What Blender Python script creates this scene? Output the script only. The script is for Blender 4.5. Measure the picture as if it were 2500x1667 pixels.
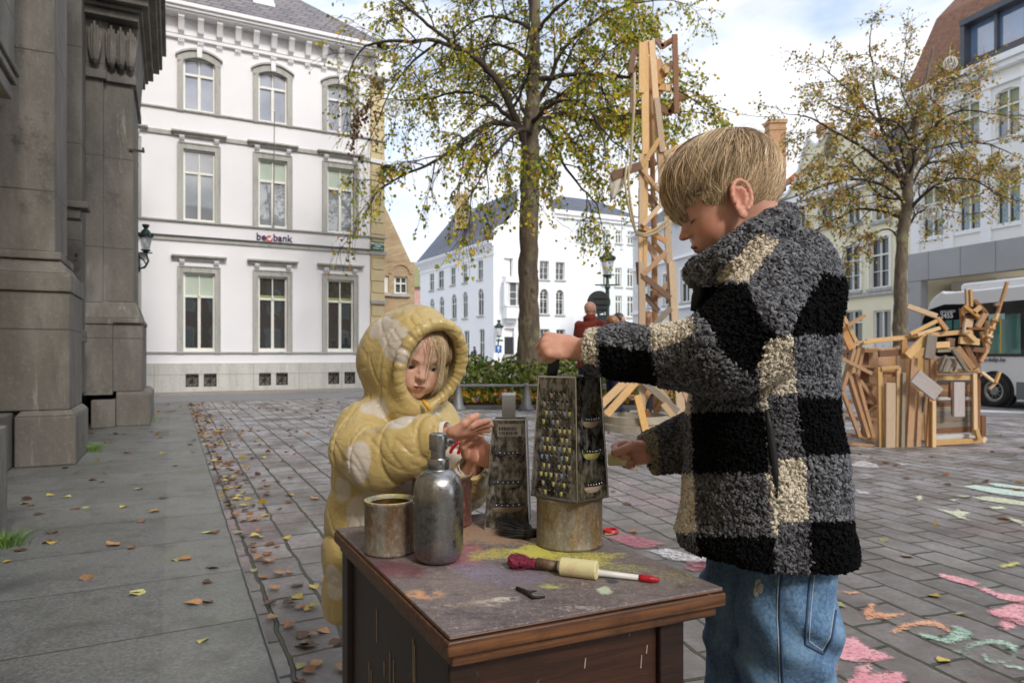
import bpy, bmesh, math, random
import numpy as np
from mathutils import Vector, Matrix
R = math.radians
random.seed(7); rng = np.random.default_rng(11)
S = bpy.context.scene
for o in list(bpy.data.objects): bpy.data.objects.remove(o)

# ------------------------------------------------------------ camera
F, H0, CX, CH = 1632.0, 865.0, 1250.0, 1.0
cam_d = bpy.data.cameras.new('camera'); cam = bpy.data.objects.new('camera', cam_d)
S.collection.objects.link(cam); S.camera = cam
cam.location = (0, 0, CH); cam.rotation_euler = (R(90), 0, 0)
cam_d.sensor_width = 36; cam_d.lens = F/2500*36; cam_d.shift_y = 0.0126
cam_d.clip_start = 0.05; cam_d.clip_end = 2000
cam_d.dof.use_dof = True; cam_d.dof.focus_distance = 1.2; cam_d.dof.aperture_fstop = 9.0

# ------------------------------------------------------------ world and sun
SUN_EL, SUN_AZ = R(38), R(150)      # azimuth clockwise from +Y
W = bpy.data.worlds.new('World'); S.world = W; W.use_nodes = True
nt = W.node_tree; nt.nodes.clear()
def wn(t, **k):
    n = nt.nodes.new(t)
    for a, b in k.items(): setattr(n, a, b)
    return n
sky = wn('ShaderNodeTexSky', sky_type='NISHITA', sun_disc=False, sun_elevation=SUN_EL, sun_rotation=SUN_AZ)
sky.air_density = 1.0; sky.dust_density = 2.0; sky.ozone_density = 1.5
sc_ = wn('ShaderNodeMixRGB', blend_type='MULTIPLY'); sc_.inputs[0].default_value = 1; sc_.inputs[2].default_value = (2.3, 2.25, 2.2, 1)
nt.links.new(sky.outputs[0], sc_.inputs[1])
tc = wn('ShaderNodeTexCoord'); mp = wn('ShaderNodeMapping'); mp.inputs['Scale'].default_value = (1.0, 1.0, 2.6); mp.inputs['Location'].default_value = (0.35, 0.1, 0.55)
nt.links.new(tc.outputs['Generated'], mp.inputs[0])
ns = wn('ShaderNodeTexNoise'); ns.inputs['Scale'].default_value = 2.3; ns.inputs['Detail'].default_value = 7; ns.inputs['Roughness'].default_value = 0.52
nt.links.new(mp.outputs[0], ns.inputs['Vector'])
rp = wn('ShaderNodeValToRGB'); rp.color_ramp.elements[0].position = 0.36; rp.color_ramp.elements[1].position = 0.53
nt.links.new(ns.outputs['Fac'], rp.inputs[0])
ns2 = wn('ShaderNodeTexNoise'); ns2.inputs['Scale'].default_value = 3.7; ns2.inputs['Detail'].default_value = 5
nt.links.new(mp.outputs[0], ns2.inputs['Vector'])
cc = wn('ShaderNodeValToRGB'); cc.color_ramp.elements[0].position = 0.3; cc.color_ramp.elements[0].color = (5.7, 6.2, 7.1, 1)
cc.color_ramp.elements[1].position = 0.6; cc.color_ramp.elements[1].color = (8.9, 9.0, 9.3, 1)
nt.links.new(ns2.outputs['Fac'], cc.inputs[0])
mx = wn('ShaderNodeMixRGB'); nt.links.new(rp.outputs[0], mx.inputs[0]); nt.links.new(sc_.outputs[0], mx.inputs[1]); nt.links.new(cc.outputs[0], mx.inputs[2])
bg = wn('ShaderNodeBackground'); bg.inputs[1].default_value = 0.1; nt.links.new(mx.outputs[0], bg.inputs[0])
wo = wn('ShaderNodeOutputWorld'); nt.links.new(bg.outputs[0], wo.inputs[0])
sd = bpy.data.lights.new('sun', 'SUN'); sun = bpy.data.objects.new('sun', sd); S.collection.objects.link(sun)
sd.energy = 1.5; sd.angle = R(10); sd.color = (1.0, 0.95, 0.88)
sdir = Vector((math.sin(SUN_AZ)*math.cos(SUN_EL), math.cos(SUN_AZ)*math.cos(SUN_EL), math.sin(SUN_EL)))
sun.rotation_euler = sdir.to_track_quat('Z', 'Y').to_euler()
S.view_settings.view_transform = 'Standard'; S.view_settings.look = 'None'; S.view_settings.exposure = 0.48; S.view_settings.gamma = 1.0
S.cycles.use_denoising = True; S.cycles.max_bounces = 6; S.cycles.transparent_max_bounces = 12

# ------------------------------------------------------------ placing and building helpers
def P3(u, v, Y): return Vector(((u-CX)/F*Y, Y, CH+(H0-v)/F*Y))
def G(u, v, z=0.0): return P3(u, v, F*(CH-z)/(v-H0))
def link(o, parent=None):
    S.collection.objects.link(o)
    if parent is not None: o.parent = parent
    return o
def tag(o, label=None, cat=None, group=None, kind=None):
    if label: o['label'] = label
    if cat: o['category'] = cat
    if group: o['group'] = group
    if kind: o['kind'] = kind
    return o
def empty(name, loc=(0, 0, 0), label=None, cat=None, group=None, rz=0.0):
    o = bpy.data.objects.new(name, None); o.location = loc; o.rotation_euler = (0, 0, rz); o.empty_display_size = 0.1
    link(o); return tag(o, label, cat, group)
def copy_tree(o, parent=None):
    c = o.copy(); link(c, parent)
    for ch in [x for x in S.objects if x.parent == o]: copy_tree(ch, c)
    return c
def np_obj(name, V, Fc, mat, parent=None, smooth=True, loc=None, cols=None, world=True):
    """V (n,3) world coordinates; Fc (m,3|4) faces. parent empties: verts are shifted into the parent's space."""
    V = np.asarray(V, dtype=np.float32); Fc = np.asarray(Fc, dtype=np.int32)
    if parent is not None and world:
        t = parent
        off = Vector((0, 0, 0))
        while t is not None: off = off + t.location; t = t.parent
        V = V - np.array(off, dtype=np.float32)
    me = bpy.data.meshes.new(name); n, k = len(V), Fc.shape[1]
    me.vertices.add(n); me.vertices.foreach_set('co', V.ravel())
    me.loops.add(len(Fc)*k); me.loops.foreach_set('vertex_index', Fc.ravel())
    me.polygons.add(len(Fc)); me.polygons.foreach_set('loop_start', np.arange(0, len(Fc)*k, k, dtype=np.int32))
    me.polygons.foreach_set('loop_total', np.full(len(Fc), k, dtype=np.int32))
    me.polygons.foreach_set('use_smooth', np.full(len(Fc), bool(smooth)))
    me.update(calc_edges=True); me.materials.append(mat)
    if cols is not None:
        ca = me.color_attributes.new('Col', 'FLOAT_COLOR', 'POINT')
        c4 = np.ones((n, 4), dtype=np.float32); c4[:, :3] = cols; ca.data.foreach_set('color', c4.ravel())
    o = bpy.data.objects.new(name, me)
    return link(o, parent)
class MB:
    def __init__(s): s.v = []; s.f = []; s.m = []; s.cur = 0
    def add(s, vs, fs):
        b = len(s.v); s.v += [tuple(x) for x in vs]
        for f in fs: s.f.append(tuple(i+b for i in f)); s.m.append(s.cur)
        return s
    def hexa(s, p):   # 8 points: bottom 4 ccw, top 4 ccw
        return s.add(p, [(0, 3, 2, 1), (4, 5, 6, 7), (0, 1, 5, 4), (1, 2, 6, 5), (2, 3, 7, 6), (3, 0, 4, 7)])
    def box(s, c, d, M=None):
        c = Vector(c); x, y, z = [k/2 for k in d]
        ps = [Vector(q) for q in ((-x, -y, -z), (x, -y, -z), (x, y, -z), (-x, y, -z), (-x, -y, z), (x, -y, z), (x, y, z), (-x, y, z))]
        if M is not None: ps = [M @ q for q in ps]
        return s.hexa([c+q for q in ps])
    def beam(s, a, b, w, h, up=(0, 0, 1), roll=0.0):
        a, b = Vector(a), Vector(b); d = (b-a).normalized(); upv = Vector(up)
        if abs(d.dot(upv)) > 0.98: upv = Vector((0, 1, 0.0))
        x = d.cross(upv).normalized(); z = x.cross(d).normalized()
        if roll: q = Matrix.Rotation(roll, 3, d); x = q @ x; z = q @ z
        x, z = x*w/2, z*h/2
        return s.add([a-x-z, a+x-z, b+x-z, b-x-z, a-x+z, a+x+z, b+x+z, b-x+z], [(0, 3, 2, 1), (4, 5, 6, 7), (0, 1, 5, 4), (1, 2, 6, 5), (2, 3, 7, 6), (3, 0, 4, 7)])
    def prism(s, pts, off):   # pts polygon (3d), extruded by off
        n = len(pts); off = Vector(off); a = [Vector(p) for p in pts]
        return s.add(a+[p+off for p in a], [tuple(range(n-1, -1, -1)), tuple(range(n, 2*n))]+[(i, (i+1) % n, n+(i+1) % n, n+i) for i in range(n)])
    def tube(s, path, rad, n=8, cap=True):
        path = [Vector(p) for p in path]; rad = rad if isinstance(rad, (list, tuple)) else [rad]*len(path)
        b = len(s.v); prev = None
        for i, p in enumerate(path):
            d = (path[min(i+1, len(path)-1)]-path[max(i-1, 0)]).normalized()
            if prev is None: x = d.orthogonal().normalized()
            else: x = (prev-d*prev.dot(d)); x = x.normalized() if x.length > 1e-6 else d.orthogonal().normalized()
            prev = x; y = d.cross(x)
            for k in range(n):
                a = 2*math.pi*k/n; s.v.append(tuple(p+(x*math.cos(a)+y*math.sin(a))*rad[i]))
        for i in range(len(path)-1):
            for k in range(n):
                k2 = (k+1) % n; s.f.append((b+i*n+k, b+i*n+k2, b+(i+1)*n+k2, b+(i+1)*n+k)); s.m.append(s.cur)
        if cap:
            s.f.append(tuple(b+k for k in range(n-1, -1, -1))); s.m.append(s.cur)
            e = b+(len(path)-1)*n; s.f.append(tuple(e+k for k in range(n))); s.m.append(s.cur)
        return s
    def lathe(s, c, prof, n=32, axis='Z', M=None):   # prof: list of (r, h)
        b = len(s.v); c = Vector(c)
        for r, h in prof:
            for k in range(n):
                a = 2*math.pi*k/n; q = Vector((r*math.cos(a), r*math.sin(a), h))
                if M is not None: q = M @ q
                s.v.append(tuple(c+q))
        for i in range(len(prof)-1):
            for k in range(n):
                k2 = (k+1) % n; s.f.append((b+i*n+k, b+i*n+k2, b+(i+1)*n+k2, b+(i+1)*n+k)); s.m.append(s.cur)
        return s
    def disc(s, c, r, n=24, M=None):
        c = Vector(c); ps = [Vector((r*math.cos(2*math.pi*k/n), r*math.sin(2*math.pi*k/n), 0)) for k in range(n)]
        if M is not None: ps = [M @ q for q in ps]
        return s.add([c+q for q in ps], [tuple(range(n))])
    def ball(s, c, r, n=12, m=8, sc=(1, 1, 1), M=None):
        b = len(s.v); c = Vector(c)
        for j in range(m+1):
            t = math.pi*j/m
            for k in range(n):
                a = 2*math.pi*k/n; q = Vector((sc[0]*r*math.sin(t)*math.cos(a), sc[1]*r*math.sin(t)*math.sin(a), sc[2]*r*math.cos(t)))
                if M is not None: q = M @ q
                s.v.append(tuple(c+q))
        for j in range(m):
            for k in range(n):
                k2 = (k+1) % n; s.f.append((b+j*n+k, b+(j+1)*n+k, b+(j+1)*n+k2, b+j*n+k2)); s.m.append(s.cur)
        return s
    def build(s, name, mats, parent=None, smooth=False, bevel=0.0, auto=False):
        off = Vector((0, 0, 0)); t = parent
        while t is not None: off = off + t.location; t = t.parent
        me = bpy.data.meshes.new(name); me.from_pydata([tuple(Vector(v)-off) for v in s.v], [], s.f); me.update()
        mats = mats if isinstance(mats, (list, tuple)) else [mats]
        for m in mats: me.materials.append(m)
        if len(mats) > 1: me.polygons.foreach_set('material_index', s.m)
        if smooth or auto: me.polygons.foreach_set('use_smooth', [True]*len(me.polygons))
        o = bpy.data.objects.new(name, me); link(o, parent)
        if bevel:
            b = o.modifiers.new('bevel', 'BEVEL'); b.width = bevel; b.segments = 2; b.limit_method = 'ANGLE'; b.angle_limit = R(40)
            me.polygons.foreach_set('use_smooth', [True]*len(me.polygons)); w = o.modifiers.new('wn', 'WEIGHTED_NORMAL')
        elif auto:
            e = o.modifiers.new('es', 'EDGE_SPLIT'); e.split_angle = R(35)
        return o
class Fr:   # a vertical facade frame: s along the wall, o out of the wall, z up
    def __init__(s, o, d, flip=1):
        s.o = Vector((o[0], o[1], 0)); s.d = Vector((d[0], d[1], 0)).normalized(); s.n = Vector((s.d.y, -s.d.x, 0))*flip
    def p(s, a, o, z): return s.o+s.d*a+s.n*o+Vector((0, 0, z))
    def uv(s, u, v, o=0.0):
        k = (u-CX)/F; q = s.o+s.n*o
        # (q + d*a).x = k*(q + d*a).y
        a = (k*q.y-q.x)/(s.d.x-k*s.d.y); Y = q.y+s.d.y*a
        return a, CH+(H0-v)/F*Y
    def o_at(s, u, a):    # o so that point (a, o) projects to column u
        k = (u-CX)/F; q = s.o+s.d*a
        return (k*q.y-q.x)/(s.n.x-k*s.n.y)
    def z_at(s, v, a, o=0.0): return CH+(H0-v)/F*(s.p(a, o, 0).y)
    def box(s, mb, a0, a1, o0, o1, z0, z1):
        f = s.p
        P = [f(a0, o0, z0), f(a1, o0, z0), f(a1, o1, z0), f(a0, o1, z0), f(a0, o0, z1), f(a1, o0, z1), f(a1, o1, z1), f(a0, o1, z1)]
        return mb.hexa(P)
    def wall(s, mb, a0, a1, z0, z1, ops, depth, o=0.0):
        """front sheet with rectangular openings (a0,a1,z0,z1), reveals of given depth"""
        As = sorted({a0, a1, *[x for q in ops for x in q[:2]]}); Zs = sorted({z0, z1, *[x for q in ops for x in q[2:4]]})
        for i in range(len(As)-1):
            for j in range(len(Zs)-1):
                ca, cz = (As[i]+As[i+1])/2, (Zs[j]+Zs[j+1])/2
                if any(q[0] < ca < q[1] and q[2] < cz < q[3] for q in ops): continue
                mb.add([s.p(As[i], o, Zs[j]), s.p(As[i+1], o, Zs[j]), s.p(As[i+1], o, Zs[j+1]), s.p(As[i], o, Zs[j+1])], [(0, 1, 2, 3)])
        for q in ops:
            c = [(q[0], q[2]), (q[1], q[2]), (q[1], q[3]), (q[0], q[3])]
            for i in range(4):
                a, b = c[i], c[(i+1) % 4]
                mb.add([s.p(a[0], o, a[1]), s.p(b[0], o, b[1]), s.p(b[0], o-depth, b[1]), s.p(a[0], o-depth, a[1])], [(0, 3, 2, 1)])
        return mb
    def sheet(s, mb, pts, o0, o1):   # polygon of (a, z) extruded between o0 and o1
        return mb.prism([s.p(a, o0, z) for a, z in pts], s.n*(o1-o0))

# ------------------------------------------------------------ materials
def rgb(r, g, b):  # sRGB 0-255 -> linear
    return tuple(((c/255)/12.92 if c/255 <= 0.04045 else ((c/255+0.055)/1.055)**2.4) for c in (r, g, b))
class NT:
    def __init__(s, name):
        s.m = bpy.data.materials.new(name); s.m.use_nodes = True; s.t = s.m.node_tree; s.t.nodes.clear()
        s.out = s.n('ShaderNodeOutputMaterial'); s.b = s.n('ShaderNodeBsdfPrincipled'); s.l(s.b.outputs[0], s.out.inputs[0])
        s.tc = s.n('ShaderNodeTexCoord'); s.geo = None
    def n(s, t, **k):
        x = s.t.nodes.new(t)
        for a, b in k.items(): setattr(x, a, b)
        return x
    def l(s, a, b): s.t.links.new(a, b)
    def val(s, k, v):
        if hasattr(v, 'is_output') or hasattr(v, 'links'): s.l(v, s.b.inputs[k])
        else: s.b.inputs[k].default_value = v if not isinstance(v, tuple) or len(v) == 4 else (*v, 1)
    def vec(s, scale=(1, 1, 1), rot=(0, 0, 0), loc=(0, 0, 0), src=None):
        m = s.n('ShaderNodeMapping'); m.inputs['Scale'].default_value = scale; m.inputs['Rotation'].default_value = rot; m.inputs['Location'].default_value = loc
        s.l(src or s.tc.outputs['Object'], m.inputs[0]); return m.outputs[0]
    def world(s):
        if s.geo is None: s.geo = s.n('ShaderNodeNewGeometry')
        return s.geo.outputs['Position']
    def noise(s, scale, detail=4, rough=0.5, vec=None, out='Fac', dist=0.0):
        x = s.n('ShaderNodeTexNoise'); x.inputs['Scale'].default_value = scale; x.inputs['Detail'].default_value = detail
        x.inputs['Roughness'].default_value = rough; x.inputs['Distortion'].default_value = dist
        s.l(vec or s.tc.outputs['Object'], x.inputs['Vector']); return x.outputs[out]
    def vor(s, scale, vec=None, feature='F1', out='Distance', rnd=1.0):
        x = s.n('ShaderNodeTexVoronoi'); x.feature = feature; x.inputs['Scale'].default_value = scale; x.inputs['Randomness'].default_value = rnd
        s.l(vec or s.tc.outputs['Object'], x.inputs['Vector']); return x.outputs[out]
    def ramp(s, f, stops):
        x = s.n('ShaderNodeValToRGB'); e = x.color_ramp.elements
        for i, (p, c) in enumerate(stops):
            if isinstance(c, (int, float)): c = (c, c, c)
            q = e[i] if i < 2 else e.new(p)
            q.position = p; q.color = (*c[:3], 1)
        s.l(f, x.inputs[0]); return x.outputs[0]
    def mix(s, f, a, b, mode='MIX'):
        x = s.n('ShaderNodeMixRGB', blend_type=mode)
        for i, v in enumerate((f, a, b)):
            if hasattr(v, 'links'): s.l(v, x.inputs[i])
            elif i == 0: x.inputs[0].default_value = v
            else: x.inputs[i].default_value = (*v[:3], 1) if isinstance(v, tuple) else (v, v, v, 1)
        return x.outputs[0]
    def math(s, op, a, b=0.0, clamp=False):
        x = s.n('ShaderNodeMath', operation=op, use_clamp=clamp)
        for i, v in enumerate((a, b)):
            if hasattr(v, 'links'): s.l(v, x.inputs[i])
            else: x.inputs[i].default_value = v
        return x.outputs[0]
    def dist(s, pos, c):
        x = s.n('ShaderNodeVectorMath', operation='DISTANCE'); s.l(pos, x.inputs[0]); x.inputs[1].default_value = c; return x.outputs['Value']
    def bump(s, h, strength=0.3, dist=0.01, chain=None):
        x = s.n('ShaderNodeBump'); x.inputs['Strength'].default_value = strength; x.inputs['Distance'].default_value = dist
        s.l(h, x.inputs['Height'])
        if chain: s.l(chain, x.inputs['Normal'])
        s.l(x.outputs[0], s.b.inputs['Normal']); return x.outputs[0]
def pm(name, c1, c2=None, scale=5.0, rough=0.6, metal=0.0, bump=0.0, bscale=60.0, bdist=0.01, vscale=(1, 1, 1), spec=0.5, detail=6):
    m = NT(name); c2 = c2 or c1; v = m.vec(vscale)
    f = m.ramp(m.noise(scale, detail, 0.6, v), [(0.3, c1), (0.7, c2)]); m.val('Base Color', f)
    m.val('Roughness', rough); m.val('Metallic', metal); m.val('Specular IOR Level', spec)
    if bump: m.bump(m.noise(bscale, 5, 0.6, v), bump, bdist)
    return m.m
def wood(name, c1, c2, rough=0.6, sc=1.0, bump=0.2):
    m = NT(name); oi = m.n('ShaderNodeObjectInfo')
    at = m.n('ShaderNodeAttribute', attribute_name='gr'); 
    v = m.vec((1, 1, 1)); n1 = m.noise(2.2*sc, 5, 0.6, m.vec((14, 14, 1.2)), dist=0.6); n2 = m.noise(40*sc, 4, 0.6, m.vec((3, 3, .3)))
    c = m.mix(0.55, m.ramp(n1, [(0.3, c1), (0.7, c2)]), m.ramp(n2, [(0.35, c1), (0.65, c2)]))
    h = m.n('ShaderNodeHueSaturation'); m.l(c, h.inputs['Color'])
    m.l(m.math('ADD', m.math('MULTIPLY', oi.outputs['Random'], 0.5), 0.72), h.inputs['Value'])
    m.l(m.math('ADD', m.math('MULTIPLY', m.math('FRACT', m.math('MULTIPLY', oi.outputs['Random'], 7.3)), 0.5), 0.7), h.inputs['Saturation'])
    m.val('Base Color', h.outputs[0]); m.val('Roughness', rough); m.bump(n1, bump, 0.004); return m.m
def text_obj(body, size, M, mat, name='lettering', parent=None, depth=0.004, align='CENTER', bold=0.0, spacing=1.0):
    c = bpy.data.curves.new('t', 'FONT'); c.body = body; c.size = size; c.extrude = depth; c.align_x = align; c.align_y = 'CENTER'; c.offset = bold; c.space_character = spacing
    o = bpy.data.objects.new('t', c); S.collection.objects.link(o); dg = bpy.context.evaluated_depsgraph_get(); dg.update()
    me = bpy.data.meshes.new_from_object(o.evaluated_get(dg)); bpy.data.objects.remove(o)
    off = Vector((0, 0, 0)); t = parent
    while t is not None: off = off + t.location; t = t.parent
    me.transform(Matrix.Translation(-off) @ M); me.materials.clear(); me.materials.append(mat)
    me.name = name; ob = bpy.data.objects.new(name, me); return link(ob, parent)
def fr_mat(fr, a, o, z):   # text matrix on a facade: x along d, y up, z out
    M = Matrix.Identity(4); X, Y_, Z_ = fr.d, Vector((0, 0, 1)), fr.n; t = fr.p(a, o, z)
    if X.cross(Y_).dot(Z_) < 0: X = -X
    for i in range(3): M[i][0] = X[i]; M[i][1] = Y_[i]; M[i][2] = Z_[i]; M[i][3] = t[i]
    return M
# ============================================================ SETTING: ground
KD = Vector((-0.4535, 0.8912, 0))           # direction of the kerb (away from the camera)
K0 = G(680, 1667)                           # kerb passes here
KN = Vector((0.8912, 0.4535, 0))
def kp(a, o, z=0.0): return Vector((K0.x, K0.y, 0))+KD*a+KN*o+Vector((0, 0, z))
def paving_mat():
    m = NT('paving'); pos = m.world()
    def bricks(ang, bw, rh, seed):
        wv = m.n('ShaderNodeTexNoise'); wv.inputs['Scale'].default_value = 7.5; wv.inputs['Detail'].default_value = 7; m.l(pos, wv.inputs['Vector'])
        ad = m.n('ShaderNodeVectorMath', operation='MULTIPLY_ADD'); m.l(wv.outputs['Color'], ad.inputs[0]); ad.inputs[1].default_value = (0.036, 0.036, 0); m.l(pos, ad.inputs[2])
        v = m.vec((1, 1, 1), (0, 0, ang), (seed, seed*0.37, 0), src=ad.outputs[0])
        b = m.n('ShaderNodeTexBrick'); m.l(v, b.inputs['Vector']); b.offset = 0.5; b.squash = 1
        b.inputs['Scale'].default_value = 1; b.inputs['Brick Width'].default_value = bw; b.inputs['Row Height'].default_value = rh
        b.inputs['Mortar Size'].default_value = 0.009; b.inputs['Mortar Smooth'].default_value = 0.35; b.inputs['Bias'].default_value = 0
        b.inputs['Color1'].default_value = (0.02, 0.02, 0.02, 1); b.inputs['Color2'].default_value = (1, 1, 1, 1); b.inputs['Mortar'].default_value = (0.5, 0.5, 0.5, 1)
        return b.outputs['Color'], b.outputs['Fac']
    ca, fa = bricks(R(-117.0), 0.28, 0.20, 3.7)
    cb, fb = bricks(R(-108.0), 0.31, 0.165, 1.3)
    sx = m.n('ShaderNodeSeparateXYZ'); m.l(pos, sx.inputs[0])
    # the right part of the square is laid a few degrees differently
    side = m.math('GREATER_THAN', m.math('ADD', sx.outputs[0], m.math('MULTIPLY', sx.outputs[1], 0.14)), 0.55)
    col = m.mix(side, ca, cb); fac = m.mix(side, fa, fb)
    st = m.ramp(col, [(0.0, rgb(80, 76, 72)), (0.3, rgb(118, 114, 108)), (0.6, rgb(100, 90, 82)), (1.0, rgb(146, 142, 136))])
    n1 = m.noise(7, 8, 0.68, pos); n2 = m.noise(60, 5, 0.7, pos); n3 = m.noise(1.1, 4, 0.5, pos)
    st = m.mix(0.55, st, m.ramp(n1, [(0.3, rgb(62, 60, 58)), (0.52, rgb(104, 100, 95)), (0.72, rgb(150, 146, 140))]))
    st = m.mix(m.ramp(n2, [(0.42, 0.0), (0.75, 0.42)]), st, rgb(66, 62, 60))
    st = m.mix(m.ramp(n3, [(0.35, 0.0), (0.65, 0.3)]), st, rgb(104, 92, 84))
    # chalk dust: white film far away, pink and pale patches
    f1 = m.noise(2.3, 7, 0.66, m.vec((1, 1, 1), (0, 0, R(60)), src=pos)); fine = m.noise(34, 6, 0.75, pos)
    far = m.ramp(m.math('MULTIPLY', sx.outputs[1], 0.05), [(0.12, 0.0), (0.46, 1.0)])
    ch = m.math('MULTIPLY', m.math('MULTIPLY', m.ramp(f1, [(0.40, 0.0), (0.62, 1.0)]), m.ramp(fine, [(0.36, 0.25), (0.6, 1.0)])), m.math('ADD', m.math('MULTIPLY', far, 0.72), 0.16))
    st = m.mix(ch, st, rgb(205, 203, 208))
    pk = m.math('MULTIPLY', m.ramp(m.noise(0.9, 5, 0.6, m.vec((1, 1, 1), (0, 0, 0), (5.3, 1.1, 0), src=pos)), [(0.56, 0.0), (0.68, 0.5)]), m.ramp(fine, [(0.38, 0.0), (0.66, 1.0)]))
    st = m.mix(pk, st, rgb(196, 150, 160))
    j = m.ramp(n1, [(0.35, rgb(52, 50, 42)), (0.62, rgb(70, 72, 52)), (0.8, rgb(92, 84, 62))])
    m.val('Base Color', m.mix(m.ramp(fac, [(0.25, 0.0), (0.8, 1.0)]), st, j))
    m.val('Roughness', m.ramp(n1, [(0.3, 0.42), (0.7, 0.7)]))
    m.val('Specular IOR Level', 0.45)
    b1 = m.bump(m.math('SUBTRACT', 1.0, fac), 0.9, 0.012)
    b2 = m.bump(m.mix(0.4, col, n1), 0.55, 0.03, b1)
    m.bump(n2, 0.35, 0.004, b2); return m.m
def slab_mat():
    m = NT('pavement slabs'); pos = m.world()
    wv = m.n('ShaderNodeTexNoise'); wv.inputs['Scale'].default_value = 5; wv.inputs['Detail'].default_value = 5; m.l(pos, wv.inputs['Vector'])
    ad = m.n('ShaderNodeVectorMath', operation='MULTIPLY_ADD'); m.l(wv.outputs['Color'], ad.inputs[0]); ad.inputs[1].default_value = (0.014, 0.014, 0); m.l(pos, ad.inputs[2])
    sb = m.n('ShaderNodeVectorMath', operation='SUBTRACT'); m.l(ad.outputs[0], sb.inputs[0]); sb.inputs[1].default_value = tuple(K0)
    v = m.vec((1, 1, 1), (0, 0, -math.atan2(KN.y, KN.x)), (1.93-10*1.93*0+0.0, 0.13, 0), src=sb.outputs[0])
    b = m.n('ShaderNodeTexBrick'); m.l(v, b.inputs['Vector']); b.offset = 0.0
    for k, x in (('Scale', 1), ('Brick Width', 1.93), ('Row Height', 0.62), ('Mortar Size', 0.004), ('Mortar Smooth', 0.3)): b.inputs[k].default_value = x
    b.inputs['Color1'].default_value = (0, 0, 0, 1); b.inputs['Color2'].default_value = (1, 1, 1, 1)
    n1 = m.noise(1.5, 7, 0.62, pos); n2 = m.noise(75, 5, 0.75, pos); n3 = m.noise(6, 6, 0.65, pos)
    c = m.ramp(n1, [(0.28, rgb(62, 63, 60)), (0.5, rgb(92, 93, 90)), (0.72, rgb(118, 120, 112))])
    c = m.mix(0.35, c, m.ramp(b.outputs['Color'], [(0, rgb(84, 85, 83)), (1, rgb(118, 119, 116))]))
    c = m.mix(m.ramp(n2, [(0.44, 0.0), (0.7, 0.55)]), c, rgb(152, 151, 146)); c = m.mix(m.ramp(n2, [(0.3, 0.5), (0.45, 0.0)]), c, rgb(58, 58, 56))
    c = m.mix(m.ramp(n3, [(0.5, 0.0), (0.7, 0.6)]), c, rgb(60, 60, 55)); c = m.mix(m.ramp(m.noise(1.9, 4, .5, m.vec((1, 1, 1), (0, 0, .5), (7, 2, 0), src=pos)), [(.56, 0.), (.72, .7)]), c, rgb(46, 46, 43)); c = m.mix(m.ramp(m.noise(4.3, 6, .7, m.vec((1, 2.4, 1), (0, 0, .5), (2, 9, 0), src=pos)), [(.66, 0.), (.76, .55)]), c, rgb(176, 176, 176)); sv = m.n('ShaderNodeSeparateXYZ'); m.l(v, sv.inputs[0]); c = m.mix(m.math('MULTIPLY', m.math('GREATER_THAN', sv.outputs[0], 1.62), .13), c, rgb(150, 150, 142))
    c = m.mix(m.ramp(m.noise(2.6, 3, 0.4, pos), [(0.6, 0.0), (0.75, 0.35)]), c, rgb(112, 116, 84))
    m.val('Base Color', m.mix(b.outputs['Fac'], c, rgb(44, 44, 36))); m.val('Roughness', m.ramp(n1, [(0.3, 0.35), (0.7, 0.62)])); m.val('Specular IOR Level', 0.5)
    b1 = m.bump(m.math('SUBTRACT', 1.0, b.outputs['Fac']), 0.8, 0.01); m.bump(n2, 0.45, 0.004, b1); return m.m
MP = paving_mat(); MS = slab_mat()
asphalt = pm('asphalt', rgb(112, 112, 114), rgb(138, 138, 140), 3, 0.7, bump=0.4, bscale=90, bdist=0.01)
m = MB(); m.add([(-400, -60, 0), (400, -60, 0), (400, 700, 0), (-400, 700, 0)], [(0, 1, 2, 3)]); tag(m.build('ground', MP), kind='structure')
m = MB(); a0, a1 = -5.0, 13.2
m.hexa([kp(a0, -7, -.02), kp(a0, 0, -.02), kp(a1, 0, -.02), kp(a1, -7, -.02), kp(a0, -7, .03), kp(a0, 0, .03), kp(a1, 0, .03), kp(a1, -7, .03)])
tag(m.build('pavement', MS, bevel=0.006), kind='structure')

# ============================================================ BANK
BO = G(368, 964); B = Fr((BO.x, BO.y), (1.93, 1))
white = pm('white render', rgb(236, 236, 240), rgb(242, 242, 245), 0.7, 0.75, bump=0.08, bscale=30)
greystone = pm('grey bluestone', rgb(150, 150, 146), rgb(176, 176, 170), 3, 0.65, bump=0.25, bscale=25)
def m_streak(name, c1, c2, dark, amt=0.6):
    m = NT(name); a = m.noise(1.4, 7, 0.65, m.vec((3, 3, 0.5))); b = m.noise(22, 5, 0.7); d = m.noise(3.0, 6, 0.7, m.vec((2, 2, 0.35), loc=(3, 1, 0)))
    c = m.ramp(a, [(0.3, c1), (0.7, c2)]); c = m.mix(m.ramp(d, [(0.52, 0.0), (0.72, amt)]), c, dark); c = m.mix(m.ramp(b, [(0.5, 0.0), (0.8, 0.35)]), c, tuple(x*1.5 for x in c2))
    c = m.mix(m.ramp(b, [(0.2, 0.4), (0.42, 0.0)]), c, dark)
    m.val('Base Color', c); m.val('Roughness', 0.72); m.bump(b, 0.35, 0.008); return m.m
surround = m_streak('weathered stone surround', rgb(160, 160, 156), rgb(186, 186, 180), rgb(104, 104, 100), 0.5)
plinthm = m_streak('weathered plinth stone', rgb(182, 181, 176), rgb(206, 205, 200), rgb(140, 138, 132), 0.4)
whitewood = pm('white painted wood', rgb(226, 226, 218), rgb(236, 236, 228), 2, 0.45)
blackiron = pm('black iron', rgb(34, 33, 33), rgb(48, 46, 44), 9, 0.5, metal=0.4)
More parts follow.
